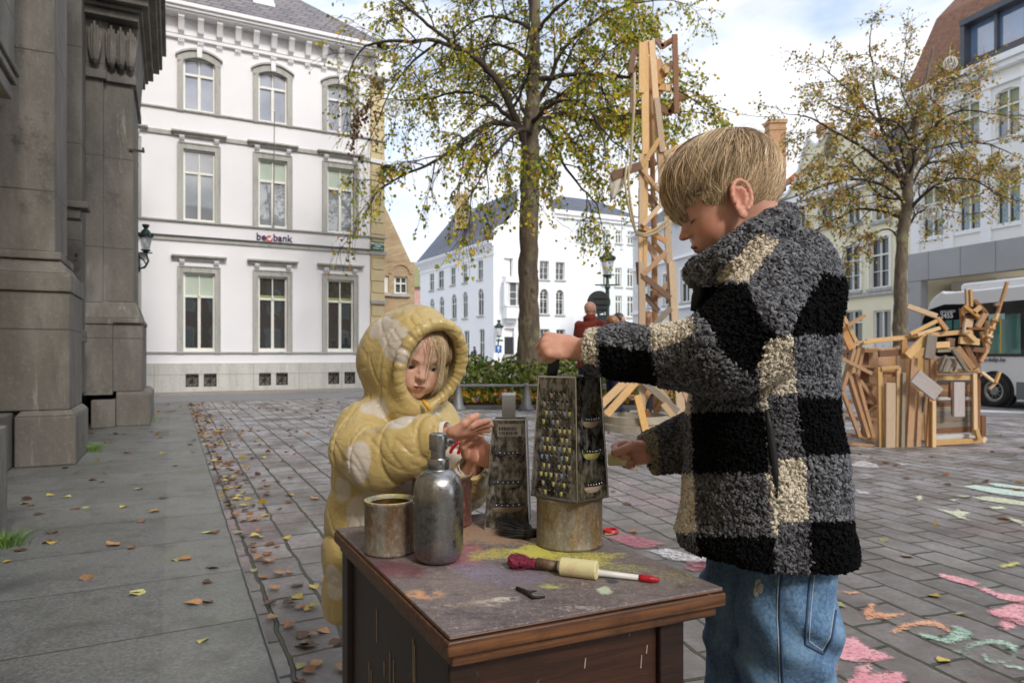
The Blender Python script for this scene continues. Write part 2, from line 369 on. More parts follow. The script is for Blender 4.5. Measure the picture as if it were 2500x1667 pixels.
slate = NT('slate roof'); v_ = slate.vec((1, 1, 1)); bk = slate.n('ShaderNodeTexBrick'); slate.l(slate.vec((1, 1, 1.0), (R(90), 0, 0)), bk.inputs['Vector'])
for k, x in (('Scale', 1.0), ('Brick Width', 0.3), ('Row Height', 0.17), ('Mortar Size', 0.018), ('Mortar Smooth', 0.4)): bk.inputs[k].default_value = x
bk.inputs['Color1'].default_value = (*rgb(112, 108, 112), 1); bk.inputs['Color2'].default_value = (*rgb(134, 128, 130), 1); bk.inputs['Mortar'].default_value = (*rgb(70, 68, 72), 1)
slate.val('Base Color', slate.mix(slate.ramp(slate.noise(2.5, 5), [(0.4, 0.0), (0.7, 0.35)]), bk.outputs['Color'], rgb(140, 132, 124))); slate.val('Roughness', 0.6); slate.bump(bk.outputs['Fac'], 0.6, -0.02); slate = slate.m
def glass(name, base, rough=0.03, ior=1.9, wav=0.0):
    m = NT(name); f = m.noise(1.3, 3, 0.5, m.vec((1, 1, 0.6)))
    m.val('Base Color', m.ramp(f, [(0.35, tuple(x*0.7 for x in base)), (0.65, base)])); m.val('Roughness', rough); m.val('IOR', ior); m.val('Specular IOR Level', 0.6)
    m.bump(m.noise(2.5, 2, 0.4), 0.05, 0.02); return m.m
g_dark = glass('dark window glass', rgb(60, 68, 70), ior=2.2); g_mid = glass('window glass toned as sky reflection', rgb(140, 146, 152), ior=2.0); g_top = glass('window glass toned as pale sky reflection', rgb(168, 174, 190), ior=2.0)  # paler base colours paint sky reflections into the upper panes
g_blind = pm('pale green blind', rgb(176, 190, 176), rgb(188, 200, 186), 3, 0.6)
BANK = empty('bank_building', (BO.x, BO.y, 0), 'white rendered three storey corner bank with grey stone window frames', 'building')
zEave = B.uv(361, 8)[1]; zBase = B.uv(368, 889)[1]; aR = B.uv(903, 700)[0]; aL = -9.0
def bz(u, v): return B.uv(u, v)[1]
cols = [B.uv(c, 700)[0] for c in (486.5, 666, 831)]
sp = ((cols[2]-cols[1])+(cols[1]-cols[0]))/2; cols = [cols[0]-sp*2, cols[0]-sp]+cols
# rows: (surround half width, z sill, z head of the surround, kind)
HW = 0.5*(B.uv(541.5, 700)[0]-B.uv(436, 700)[0]); GW = 0.5*(B.uv(527, 700)[0]-B.uv(450, 700)[0])
rows = [('low', bz(488, 858), bz(488, 651)), ('mid', bz(488, 541), bz(488, 353)), ('top', bz(488, 274), bz(488, 128))]
ops = []
for c in cols:
    for k, z0, z1 in rows: ops.append((c-GW, c+GW, z0+0.02, z1-(0.16 if k != 'top' else 0.02)))
m = MB(); B.wall(m, aL, aR, zBase, zEave, ops, 0.16)
m.build('wall', white, BANK)
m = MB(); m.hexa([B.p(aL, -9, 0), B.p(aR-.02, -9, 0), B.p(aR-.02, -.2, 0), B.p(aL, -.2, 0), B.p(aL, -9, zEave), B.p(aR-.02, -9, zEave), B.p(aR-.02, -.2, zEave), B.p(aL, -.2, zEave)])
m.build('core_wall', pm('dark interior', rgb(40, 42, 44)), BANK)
vents = [B.uv(u, 927)[0] for u in (469, 513, 646.5, 688, 814, 853)]
vh = 0.5*(B.uv(485.5, 927)[0]-B.uv(453.5, 927)[0]); vz0, vz1 = bz(469, 944), bz(469, 912)
m = MB(); B.wall(m, aL, aR+.02, 0, zBase, [(c-vh, c+vh, vz0, vz1) for c in vents], 0.1, o=0.05)
B.box(m, aL, aR+.02, 0.0, 0.052, zBase, zBase+.02); m.build('plinth', plinthm, BANK)
m = MB()
for a in [cols[0]-.9+i*1.15 for i in range(12)]:
    if a < aR and not any(abs(a-c) < vh+.03 for c in vents): B.box(m, a, a+.008, 0.045, 0.0525, 0.0, zBase)
B.box(m, aL, aR, 0.045, 0.053, zBase-.27, zBase-.262); m.build('plinth_joints', pm('mortar', rgb(118, 116, 110)), BANK)
for c in vents:
    v = MB(); z = (vz0+vz1)/2; h = (vz1-vz0)/2
    B.box(v, c-vh, c-vh+.02, -.01, .04, vz0, vz1); B.box(v, c+vh-.02, c+vh, -.01, .04, vz0, vz1); B.box(v, c-vh+.02, c+vh-.02, -.01, .04, vz0, vz0+.02); B.box(v, c-vh+.02, c+vh-.02, -.01, .04, vz1-.02, vz1)
    for k in range(4):
        a = k*math.pi/4; dx, dz = math.cos(a)*vh*(1.35 if k % 2 else 0.95), math.sin(a)*h*(1.35 if k % 2 else 0.95)
        v.beam(B.p(c-dx, .01+k*.003, z-dz), B.p(c+dx, .01+k*.003, z+dz), .018, .018, up=B.n)
    g = v.build('vent_grille', blackiron, BANK)
    v = MB(); B.box(v, c-vh, c+vh, -.12, -.06, vz0, vz1); v.build('vent_back', pm('vent back', rgb(150, 142, 134)), g)
# string courses
def band(z0, z1, o, name='string_course', mat=surround, a0=aL, a1=None, par=BANK):
    q = MB(); B.box(q, a0, a1 if a1 is not None else aR+.03, 0.004, o, z0, z1); return q.build(name, mat, par, bevel=0.006)
band(rows[0][1]-.045, rows[0][1]-.005, .06); band(rows[1][1]-.05, rows[1][1]-.01, .07); band(rows[2][1]-.045, rows[2][1]-.005, .06)
zb = bz(377, 584); band(zb, zb+.1, .05); band(zb+.1, zb+.135, .09, 'string_course', pm('dark moulding', rgb(96, 98, 100)))
zh = bz(390, 327); band(zh, zh+.11, .05)
for k, c in enumerate(cols):
    for kind, z0, z1 in rows:
        W_ = MB(); jw = HW-GW
        if kind != 'top':
            for s_ in (-1, 1): B.box(W_, c+s_*HW-(jw if s_ > 0 else 0), c+s_*HW+(jw if s_ < 0 else 0), -.02, .05, z0-.06, z1)
            B.box(W_, c-GW, c+GW, -.02, .05, z1-.16, z1); B.box(W_, c-HW+.03, c+HW-.03, .052, .075, z1-.03, z1)
            for s_ in (-1, 1): B.box(W_, c+s_*(HW-.018)-.018, c+s_*(HW-.018)+.018, .052, .07, z0, z1-.03)
        else:
            for s_ in (-1, 1): B.box(W_, c+s_*HW-(jw if s_ > 0 else 0), c+s_*HW+(jw if s_ < 0 else 0), -.02, .05, z0-.06, z1-.30)
            n = 14; rise = .26
            def arc(x, hw, zt): return zt-rise*(1-math.sqrt(max(0, 1-(x/hw*.98)**2)))*1.0
            def bow(x): return z1-.20*(x/HW)**2
            for i in range(n):
                x0, x1 = -HW+2*HW*i/n, -HW+2*HW*(i+1)/n
                top0, top1 = bow(x0)+.0, bow(x1)+.0; t = .17
                W_.hexa([B.p(c+x0, -.02, max(top0-t, z1-.5)), B.p(c+x1, -.02, max(top1-t, z1-.5)), B.p(c+x1, .05, top1-t), B.p(c+x0, .05, top0-t), B.p(c+x0, -.02, top0), B.p(c+x1, -.02, top1), B.p(c+x1, .05, top1), B.p(c+x0, .05, top0)])
                x0, x1 = x0*1.09, x1*1.09
                W_.hexa([B.p(c+x0, .0, top0+.002), B.p(c+x1, .0, top1+.002), B.p(c+x1, .1, top1+.002), B.p(c+x0, .1, top0+.002), B.p(c+x0, .0, top0+.05), B.p(c+x1, .0, top1+.05), B.p(c+x1, .1, top1+.05), B.p(c+x0, .1, top0+.05)])
            for s_ in (-1, 1): B.box(W_, c+s_*GW-(.0 if s_ < 0 else .0)-(jw if s_ < 0 else 0), c+s_*GW+(jw if s_ > 0 else 0), -.021, .049, z1-.42, z1-.28)
            # fill above the glass, inside the arch
        w = W_.build('window', surround, BANK)
        if kind == 'top':
            ks = MB(); B.box(ks, c-.06, c+.06, .05, .13, z1-.19, z1+.08); ks.build('keystone', white, w, bevel=.01)
        zt = z1-(.16 if kind != 'top' else .17)
        fm = MB(); o0, o1 = -.12, -.06; tz = z0+(zt-z0)*(.68 if kind != 'low' else .70); b_ = .045
        if kind == 'low': B.box(fm, c-GW, c+GW, o0, o1+.02, z0+.0, z0+.09)
        B.box(fm, c-GW, c-GW+b_, o0, o1, z0, zt); B.box(fm, c+GW-b_, c+GW, o0, o1, z0, zt)
        B.box(fm, c-GW+b_, c+GW-b_, o0, o1, z0, z0+b_*1.3); B.box(fm, c-GW+b_, c+GW-b_, o0, o1, zt-b_, zt)
        B.box(fm, c-GW+b_, c+GW-b_, o0, o1+.015, tz-.03, tz+.03); B.box(fm, c-.035, c+.035, o0, o1+.01, z0+b_*1.3, tz-.03); B.box(fm, c-.014, c+.014, o0, o1, tz+.03, zt-b_)
        if kind == 'low': fm.lathe(B.p(c, o1+.03, tz+.03), [(0.0, -.05), (.03, -.04), (.03, .03), (.0, .06)], 10)
        f = fm.build('frame', whitewood, w, bevel=.004)
        pn = MB(); B.box(pn, c-GW+.01, c+GW-.01, -.11, -.10, z0+.02, zt-.01)
        pn.build('pane', {'low': g_dark, 'mid': g_mid, 'top': g_top}[kind], w)
        if (kind == 'low' and k == 2) or (kind == 'mid' and k > 2):
            bl = MB(); B.box(bl, c-GW+.04, c+GW-.04, -.099, -.094, tz+.03, zt-.04); bl.build('blind', g_blind, w)
        if kind == 'low' and k > 2:
            bl = MB(); B.box(bl, c-GW+.04, c+GW-.04, -.099, -.094, tz+.04, tz+.1); bl.build('blind', pm('lime blind', rgb(150, 160, 90)), w)
        if kind == 'top':
            sp_ = MB()   # spandrel pieces closing the corners over the segmental head
            for i in range(n):
                x0, x1 = -GW+2*GW*i/n, -GW+2*GW*(i+1)/n
                lo = [z1-.17-.20*(x/HW)**2 for x in (x0, x1)]
                sp_.hexa([B.p(c+x0, -.13, lo[0]), B.p(c+x1, -.13, lo[1]), B.p(c+x1, -.03, lo[1]), B.p(c+x0, -.03, lo[0]), B.p(c+x0, -.13, z1), B.p(c+x1, -.13, z1), B.p(c+x1, -.03, z1), B.p(c+x0, -.03, z1)])
            sp_.build('arch_head', surround, w)
        if kind != 'top':
            hd = MB(); zz = z1+.17
            B.box(hd, c-HW-.14, c+HW+.14, .004, .17, zz+.05, zz+.09); B.box(hd, c-HW-.11, c+HW+.11, .004, .13, zz+.02, zz+.05); B.box(hd, c-HW-.08, c+HW+.08, .004, .09, zz-.02, zz+.02)
            h = hd.build('hood', surround, w)
            for s_ in (-1, 1):
                br = MB(); x = c+s_*(HW-.1)
                br.prism([B.p(x-.06, .004, zz-.02), B.p(x-.06, .12, zz-.02), B.p(x-.06, .11, zz-.07), B.p(x-.06, .05, zz-.13), B.p(x-.06, .004, zz-.15)], B.d*.12); br.build('bracket', white, h, bevel=.006)
# cornice with brackets
cm = MB(); z = zEave
for o0, o1, q0, q1 in ((0, .52, -.10, 0), (0, .46, -.17, -.10), (0, .40, -.22, -.17), (0, .05, -.62, -.22), (0, .09, -.74, -.66)): B.box(cm, aL, aR+.05, o0+.003, o1, z+q0, z+q1)
cm.build('cornice', white, BANK, bevel=.01)
a = B.uv(394, 40)[0]; st = (B.uv(709, 90)[0]-a)/7; x = a-st*4
while x < aR:
    br = MB(); br.prism([B.p(x-.07, .05, z-.22), B.p(x-.07, .34, z-.22), B.p(x-.07, .33, z-.30), B.p(x-.07, .22, z-.40), B.p(x-.07, .16, z-.56), B.p(x-.07, .05, z-.60)], B.d*.14)
    B.box(br, x-.09, x+.09, .05, .37, z-.24, z-.222); b_ = br.build('cornice_bracket', white, BANK, bevel=.006)
    q = MB()
    for dx in (-.05, 0, .05): q.lathe(B.p(x+dx, .07, z-.80), [(.0, -.03), (.022, -.02), (.016, .05), (.022, .06)], 6)
    q.build('drop', white, b_); x += st
# roof with a hip at the right end
zr = zEave+3.4
m = MB(); e0, e1 = B.p(aL, .5, z+.01), B.p(aR+.45, .5, z+.01); r0, r1 = B.p(aL, -3.6, zr), B.p(aR-3.4, -3.6, zr); e2 = B.p(aR+.45, -7.8, z+.01)
m.add([e0, e1, r1, r0, e2, B.p(aL, -7.8, z+.01)], [(0, 1, 2, 3), (1, 4, 2), (4, 5, 3, 2)]); rf = m.build('roof', slate, BANK)
sk = MB(); a, zz = B.uv(645, 36, -.9); M_ = B.p(a, 0, 0)
for (c_, dd, mt) in ((0, .26, 0),):
    fs = (zr-z)/4.1
    def rp_(a, t, h): return B.p(a, .5-4.1*t, z+.01+(zr-z)*t)+Vector((0, 0, h))
    t0 = .24; a = B.uv(645, 36, .5-4.1*t0)[0]
    sk.hexa([rp_(a-.28, t0, .02), rp_(a+.28, t0, .02), rp_(a+.28, t0+.1, .02), rp_(a-.28, t0+.1, .02), rp_(a-.28, t0, .1), rp_(a+.28, t0, .1), rp_(a+.28, t0+.1, .1), rp_(a-.28, t0+.1, .1)])
sk.build('skylight', pm('skylight glass', rgb(214, 220, 228), rgb(225, 230, 236), 2, 0.2), rf)
# side facade in yellow render, seen at a sharp angle at the right end
c_or = B.p(aR+.02, 0, 0)
yb = B.uv(942, 700)[0]
yel = pm('yellow quoin stone', rgb(206, 188, 146), rgb(218, 202, 162), 2, 0.75, bump=.2, bscale=20)
m = MB(); zz = 0.0; h_ = .335; ztop = bz(905, 190)
Q = Fr((c_or.x, c_or.y), (1.0, .95)); qr = Q.uv(940, 700)[0]
m.hexa([Q.p(0, -.6, 0), Q.p(qr, -.6, 0), Q.p(qr, -.02, 0), Q.p(0, -.02, 0), Q.p(0, -.6, zEave), Q.p(qr, -.6, zEave), Q.p(qr, -.02, zEave), Q.p(0, -.02, zEave)])
i = 0; zz = zBase
while zz < zEave-1.1:
    ins = .0 if i % 2 else .03
    Q.box(m, .01+ins, qr-.01-ins, -.02, .012, zz, zz+h_-.03); zz += h_; i += 1
qw = m.build('quoin_wall', yel, BANK, bevel=.008)
for (z0, z1, o, mt) in ((0, zBase, .05, plinthm), (rows[1][1]-.05, rows[1][1]-.01, .07, surround), (rows[2][1]-.045, rows[2][1]-.005, .06, surround), (zb, zb+.1, .05, surround), (bz(900, 741), bz(900, 733), .09, surround), (zh, zh+.11, .05, white), (zEave-.8, zEave, .3, white)):
    q = MB(); Q.box(q, -.02, qr+.04, .0135, o, z0, z1); q.build('corner_moulding', mt, qw)
# lettering and street sign
purple = pm('purple lettering', rgb(74, 40, 96)); redl = pm('red ring letter', rgb(214, 62, 60))
a1_, z1_ = B.uv(635, 572); cw = (B.uv(711, 582)[0]-B.uv(625, 575)[0])
sg = empty('bank_sign', B.p(a1_, .03, bz(668, 581)), 'purple and red bank name lettering on the white wall above the ground floor', 'sign')
a_be = B.uv(637.5, 579)[0]; a_o = B.uv(657.5, 580)[0]; a_bk = B.uv(689.5, 582)[0]; zc = bz(668, 581)
text_obj('be', .255, fr_mat(B, a_be, .02, zc), purple, 'lettering', sg, .008, bold=.004)
text_obj('bank', .255, fr_mat(B, a_bk, .02, zc), purple, 'lettering', sg, .008, bold=.004)
q = MB(); pts = [(R(60)+R(300)*i/24) for i in range(25)]
for i in range(24):
    t0, t1 = pts[i], pts[i+1]; r0_, r1_ = .055, .084
    c0 = [B.p(a_o+r*math.cos(t), .02, zc-.03+r*math.sin(t)) for r, t in ((r0_, t0), (r1_, t0), (r1_, t1), (r0_, t1))]; q.prism(c0, B.n*.015)
q.build('ring_letter', redl, sg)
gs = MB(); a0, a1 = Q.uv(904, 598)[0], Q.uv(934, 598)[0]; z0, z1 = Q.z_at(610, a0), Q.z_at(589, a0)
Q.box(gs, a0, a1, .06, .085, z0, z1); gsn = tag(gs.build('street_sign', pm('green enamel', rgb(34, 96, 74), rgb(40, 104, 80), 3, .3), None, bevel=.003), 'small green street name plate at the right corner of the bank', 'sign')
tw = pm('sign white', rgb(230, 235, 230))
for t_, zf, sz in (('SIMON STEVIN', .72, .075), ('PLEIN', .47, .075), ('Eiermarkt 1620', .2, .05)): text_obj(t_, sz, fr_mat(Q, (a0+a1)/2, .087, z0+(z1-z0)*zf), tw, 'lettering', gsn, .001, bold=.002)
q = MB(); a0, z0 = B.uv(940, 420, .2); Q.box(q, qr-.22, qr+.12, .1, .4, Q.z_at(424, qr), Q.z_at(411, qr)); Q.box(q, qr-.08, qr-.04, .0, .1, Q.z_at(420, qr), Q.z_at(413, qr)); tag(q.build('floodlight', blackiron, None, bevel=.01), 'small black floodlight box high on the yellow corner of the bank', 'lamp')
# thin flag pole before the second window
q = MB(); a, z0 = B.uv(668, 550, .1); a2, z2 = B.uv(670, 272, 1.2)
q.tube([B.p(a, .08, z0), B.p(a2, 1.2, z2)], [.016, .010], 8); q.ball(B.p(a2, 1.2, z2), .02, 8, 6); q.lathe(B.p(a, .07, z0), [(.0, -.05), (.03, -.05), (.03, .05), (0, .05)], 8)
tag(q.build('flagpole', pm('pale steel', rgb(170, 170, 172), None, 2, .3, metal=.8)), 'thin bare steel flagpole leaning out over the bank name lettering', 'flagpole')
# street between
m = MB(); f = B.p
m.hexa([f(-14, .9, -.01), f(aR+1, .9, -.01), f(aR+1, .05, -.01), f(-14, .05, -.01), f(-14, .9, .06), f(aR+1, .9, .06), f(aR+1, .05, .06), f(-14, .05, .06)])
tag(m.build('bank_pavement', pm('sett pavement', rgb(136, 130, 124), rgb(158, 152, 146), 20, .75, bump=.5, bscale=25), bevel=.01), kind='structure')
m = MB(); m.add([f(-14, 3.3, .004), f(16, 3.3, .004), f(16, .9, .004), f(-14, .9, .004)], [(0, 1, 2, 3)]); tag(m.build('road', pm('cobbled road', rgb(118, 118, 120), rgb(146, 146, 148), 25, .7, bump=.6, bscale=30)), kind='structure')

# ============================================================ LEFT STONE BUILDING
LO = G(185, 1142); L = Fr((LO.x, LO.y), (KD.x, KD.y))
def stone_blocks():
    m = NT('weathered grey building stone'); a = m.noise(1.1, 7, 0.62, m.vec((1.4, 1.4, 0.5))); b = m.noise(26, 6, 0.75); d = m.noise(2.2, 7, 0.72, m.vec((1.5, 1.5, 0.3), loc=(3, 1, 0)))
    c = m.ramp(a, [(0.28, rgb(76, 73, 68)), (0.5, rgb(104, 99, 91)), (0.7, rgb(134, 130, 123))])
    c = m.mix(m.ramp(d, [(0.56, 0.0), (0.74, 0.65)]), c, rgb(66, 64, 60)); c = m.mix(m.ramp(b, [(0.55, 0.0), (0.85, 0.4)]), c, rgb(176, 170, 160)); c = m.mix(m.ramp(b, [(0.15, 0.6), (0.4, 0.0)]), c, rgb(60, 58, 54))
    e_ = m.noise(5, 7, .75, m.vec((2.4, 2.4, .22), loc=(1, 7, 0))); c = m.mix(m.ramp(e_, [(.58, 0.), (.72, .6)]), c, rgb(168, 164, 154)); sz = m.n('ShaderNodeSeparateXYZ'); m.l(m.world(), sz.inputs[0]); fz = m.math('FRACT', m.math('MULTIPLY', m.math('ADD', sz.outputs[2], m.math('MULTIPLY', a, .012)), .82)); c = m.mix(m.math('LESS_THAN', fz, .008), c, rgb(58, 54, 50)); jj = m.noise(1.6, 6, .7, loc_) if False else m.noise(2.2, 6, .75, m.vec((1, 1, 1), loc=(9, 3, 1))); c = m.mix(m.ramp(jj, [(.6, 0.), (.68, .75)]), c, rgb(74, 70, 64))
    m.val('Base Color', c); m.val('Roughness', 0.75); b1 = m.bump(a, 0.4, 0.05); m.bump(b, 0.7, 0.012, b1); return m.m
stone = stone_blocks(); stucco = pm('ochre stucco', rgb(196, 172, 132), rgb(212, 190, 150), 1.5, .8, bump=.2, bscale=30)
SB = empty('stone_building', (LO.x, LO.y, 0), 'dark weathered stone building with pilasters filling the left edge', 'building')
TOP = 9.5
def frustum(mb, a, b):   # each (s0,s1,o0,o1,z)
    P = [L.p(a[0], a[2], a[4]), L.p(a[1], a[2], a[4]), L.p(a[1], a[3], a[4]), L.p(a[0], a[3], a[4]), L.p(b[0], b[2], b[4]), L.p(b[1], b[2], b[4]), L.p(b[1], b[3], b[4]), L.p(b[0], b[3], b[4])]
    mb.hexa(P)
def stack(name, secs, mat=stone, bevel=.012):   # secs: list of (s0,s1,o0,o1,z0,z1) or frusta
    mb = MB()
    for q in secs:
        if len(q) == 6: L.box(mb, *q)
        else: frustum(mb, q[:5], q[5:])
    return mb.build(name, mat, SB, bevel=bevel)
# walls: recessed stucco with stone dado
wall_o = -.62
m = MB(); L.box(m, -22, 9.5, -7, wall_o, .03, 13.5); m.build('wall', stucco, SB)  # stretched past the view and raised to block light and darken the foreground
m = MB(); L.box(m, -9, 9.5, wall_o, wall_o+.16, .03, .5); L.box(m, 1.0, 3.6, wall_o+.001, wall_o+.10, .5, TOP); m.build('dado', stone, SB, bevel=.015)
zs = lambda v, s, o: L.z_at(v, s, o)
# pilaster between the stucco and the first pilaster (darker backing)
ob = lambda u, s: L.o_at(u, s)
stack('backing_pilaster', [(.12, 1.15, -1.2, ob(82, .12), .03, TOP)])
# first pilaster
o_sh = ob(133, .10); z1_, z2_, z3_ = zs(1000, 0, 0), zs(708, .04, -.05), zs(628, .1, -.1)
stack('plinth_block', [(0, .99, ob(34, 0), 0, .03, z1_-.05), (0, .99, ob(34, 0), 0, z1_-.05, .04, .95, ob(50, .03), -.05, z1_)])
stack('pilaster', [(.04, .95, -.9, ob(170, .04), z1_, z2_-.02), (.01, .98, -.9, ob(166, .0)+.02, z2_-.02, z2_+.14), (.02, .97, -.9, ob(164, .0), z2_+.14, .11, .9, -.9, o_sh+.04, z3_-.03), (.07, .93, -.9, o_sh+.05, z3_-.03, z3_+.04), (.11, .90, -.9, o_sh, z3_+.04, TOP)])
# nearer pilaster at the very left
stack('plinth_block', [(-4.4, -2.54, -1.5, L.o_at(19, -2.54), .03, .62)])
stack('window_ledge', [(-3.2, -.3, -.62, ob(50, -.3), zs(195, -.3, -.3), zs(180, -.3, -.3)), (-3.2, -.36, -.62, ob(42, -.36), zs(215, -.36, -.3), zs(196, -.36, -.3)), (-3.2, -.4, -.62, ob(30, -.4), zs(250, -.4, -.3), zs(216, -.4, -.3))])
stack('pilaster', [(-3.2, -.45, -.7, ob(36, -.45), zs(179, -.45, -.3), TOP)])
# window recess with arched stone head between the two pilasters
wr = MB(); L.box(wr, 1.35, 3.0, wall_o+.10, wall_o+.12, zs(880, 2, -.5), TOP); wr.build('window', g_dark, SB)
stack('window_jamb', [(1.0, 1.3, wall_o+.1, wall_o+.36, .5, TOP), (3.0, 3.42, wall_o+.1, wall_o+.36, .5, TOP)])
stack('window_sill', [(1.3, 3.0, wall_o+.1, wall_o+.42, 1.15, 1.3)])
stack('window_bracket', [(2.2, 2.5, wall_o+.12, wall_o+.5, 2.7, 2.78), (2.25, 2.45, wall_o+.12, wall_o+.42, 2.58, 2.7)])
# second, stepped pilaster
s2 = 3.43; o2 = ob(368, s2); p1 = zs(958, s2, o2); p2 = zs(790, s2, o2); p3 = zs(738, s2, o2); osh = ob(325, s2+.1); om = ob(252, s2+.05)
stack('plinth_block', [(s2, s2+1.9, ob(283, s2), o2, .03, p1-.04), (s2, s2+1.9, ob(283, s2), o2, p1-.04, s2+.05, s2+1.85, ob(283, s2), o2-.06, p1+.02), (s2-.12, s2+1.9, ob(224, s2), ob(281, s2-.12), .03, p1-.08)])
stack('pilaster', [(s2+.05, s2+1.8, -1, ob(347, s2+.05), p1+.02, p2), (s2+.0, s2+1.8, -1, ob(349, s2), p2, p2+.07), (s2+.02, s2+1.8, -1, ob(345, s2), p2+.07, s2+.1, s2+1.7, -1, osh+.03, p3), (s2+.11, s2+1.7, -1, osh, p3, 4.7),
      (s2-.04, s2+1.8, -1, ob(275, s2), p1-.02, p2-.02), (s2-.06, s2+1.8, -1, ob(276, s2), p2-.02, p2+.06), (s2-.02, s2+1.8, -1, ob(272, s2), p2+.06, s2+.03, s2+1.7, -1, om+.02, p3-.02), (s2+.04, s2+1.7, -1, om, p3-.02, 4.7)])
zc0, zc1 = zs(190, s2+.1, osh), zs(72, s2+.1, osh)
stack('capital', [(s2-.02, s2+1.8, -1, om+.04, zc0-.12, zc0), (s2+.05, s2+1.8, -1, osh+.04, zc0-.12, zc0), (s2+.02, s2+1.8, -1, om+.02, zc0, s2+.0, s2+1.8, -1, om+.06, zc1), (s2+.08, s2+1.8, -1, osh+.02, zc0, s2+.05, s2+1.8, -1, osh+.07, zc1)])
# acanthus leaves of the capital
lf = MB()
for (oc, ss, wd) in ((ob(232, s2), s2-.0, .11), (ob(272, s2), s2+.05, .10), (ob(295, s2), s2+.05, .10), (ob(318, s2), s2+.05, .10)):
    for k in range(-2, 3):
        a0 = Vector((0, 0, zc0+.02)); pts = []
        for t in np.linspace(0, 1, 7):
            w_ = wd*(.25+.9*math.sin(t*1.9))*k/2.0*.5; out = .03+.05*t+.03*math.sin(t*6)+(.03-.012*abs(k)); pts.append(L.p(ss-out, oc+w_, zc0+.03+t*(zc1-zc0-.1)*(1-.08*abs(k))))
        lf.tube(pts, [.016, .022, .024, .024, .022, .022, .012], 6)
lf.build('acanthus_leaf', stone, SB, smooth=True)
e0 = zc1
ent = []
for (dz0, dz1, out) in ((0, .10, .10), (.10, .16, .16), (.16, .3, .26), (.3, .38, .38), (.38, .62, .44), (.62, .72, .52)):
    ent.append((s2-out-.05, s2+2.45+.0, -1, osh+out*.75, e0+dz0, e0+dz1))
ent.append((s2-.02, s2+2.3, -1, osh+.02, e0+.72, TOP))
stack('entablature', ent)
ent2 = []
for (dz0, dz1, out) in ((0, .10, .06), (.10, .3, .14), (.3, .5, .22), (.5, .72, .30)): ent2.append((-9, s2-.1, -1, wall_o+.35+out, e0+dz0+.9, e0+dz1+.9))
stack('wall_beyond', [(s2+2.0, s2+6.0, -1.2, osh-.18, .03, TOP-2.6), (s2+2.0, s2+6.0, -1.1, osh-.06, .03, .6)])
# drain pipe, iron hooks
q = MB(); a = s2+2.9; oo = ob(357, a)-.02
q.tube([L.p(a, osh-.10, .4), L.p(a, osh-.10, 6.2)], .045, 10)
for zz in (1.6, 3.0, 4.3): q.lathe(L.p(a, osh-.10, zz), [(.045, -.03), (.06, -.03), (.06, .03), (.045, .03)], 10)
q.build('drain_pipe', pm('zinc', rgb(132, 128, 126), rgb(150, 146, 142), 4, .5, metal=.3), SB, smooth=True)
for (u, v, s_, o_) in ((318, 367, s2+.1, osh), (168, 630, .5, o_sh)):
    q = MB(); zz = zs(v, s_, o_); q.beam(L.p(s_, o_-.05, zz), L.p(s_, o_+.14, zz), .03, .03); q.beam(L.p(s_, o_+.12, zz-.02), L.p(s_, o_+.12, zz+.05), .02, .02, up=(1, 0, 0)); q.build('iron_hook', blackiron, SB)

# unseen houses added behind the viewpoint to shade the foreground; windows mirror them
HN = empty('added_row_house', (0, -19, 0), 'long unseen brick row house added behind the viewpoint to shade the foreground', 'building')
NF = Fr((-16, -19), (1, 0.06), -1); hw_ = pm('red row brick', rgb(140, 96, 78), rgb(160, 116, 96), 3, .85)
m = MB(); NF.box(m, 0, 46, -8, 0, 0, 10.2); m.build('wall', hw_, HN)
m = MB(); m.prism([NF.p(-.3, .4, 10.2), NF.p(-.3, -8.4, 10.2), NF.p(-.3, -4, 13.5)], NF.d*46.6); m.build('roof', slate, HN)
for i in range(18):
    for z in (1.0, 4.4, 7.8):
        m = MB(); NF.box(m, 1+i*2.5, 2.3+i*2.5, .01, .06, z, z+2.2); w = m.build('window', whitewood, HN); m = MB(); NF.box(m, 1.1+i*2.5, 2.2+i*2.5, .061, .08, z+.1, z+2.1); m.build('pane', g_dark, w)
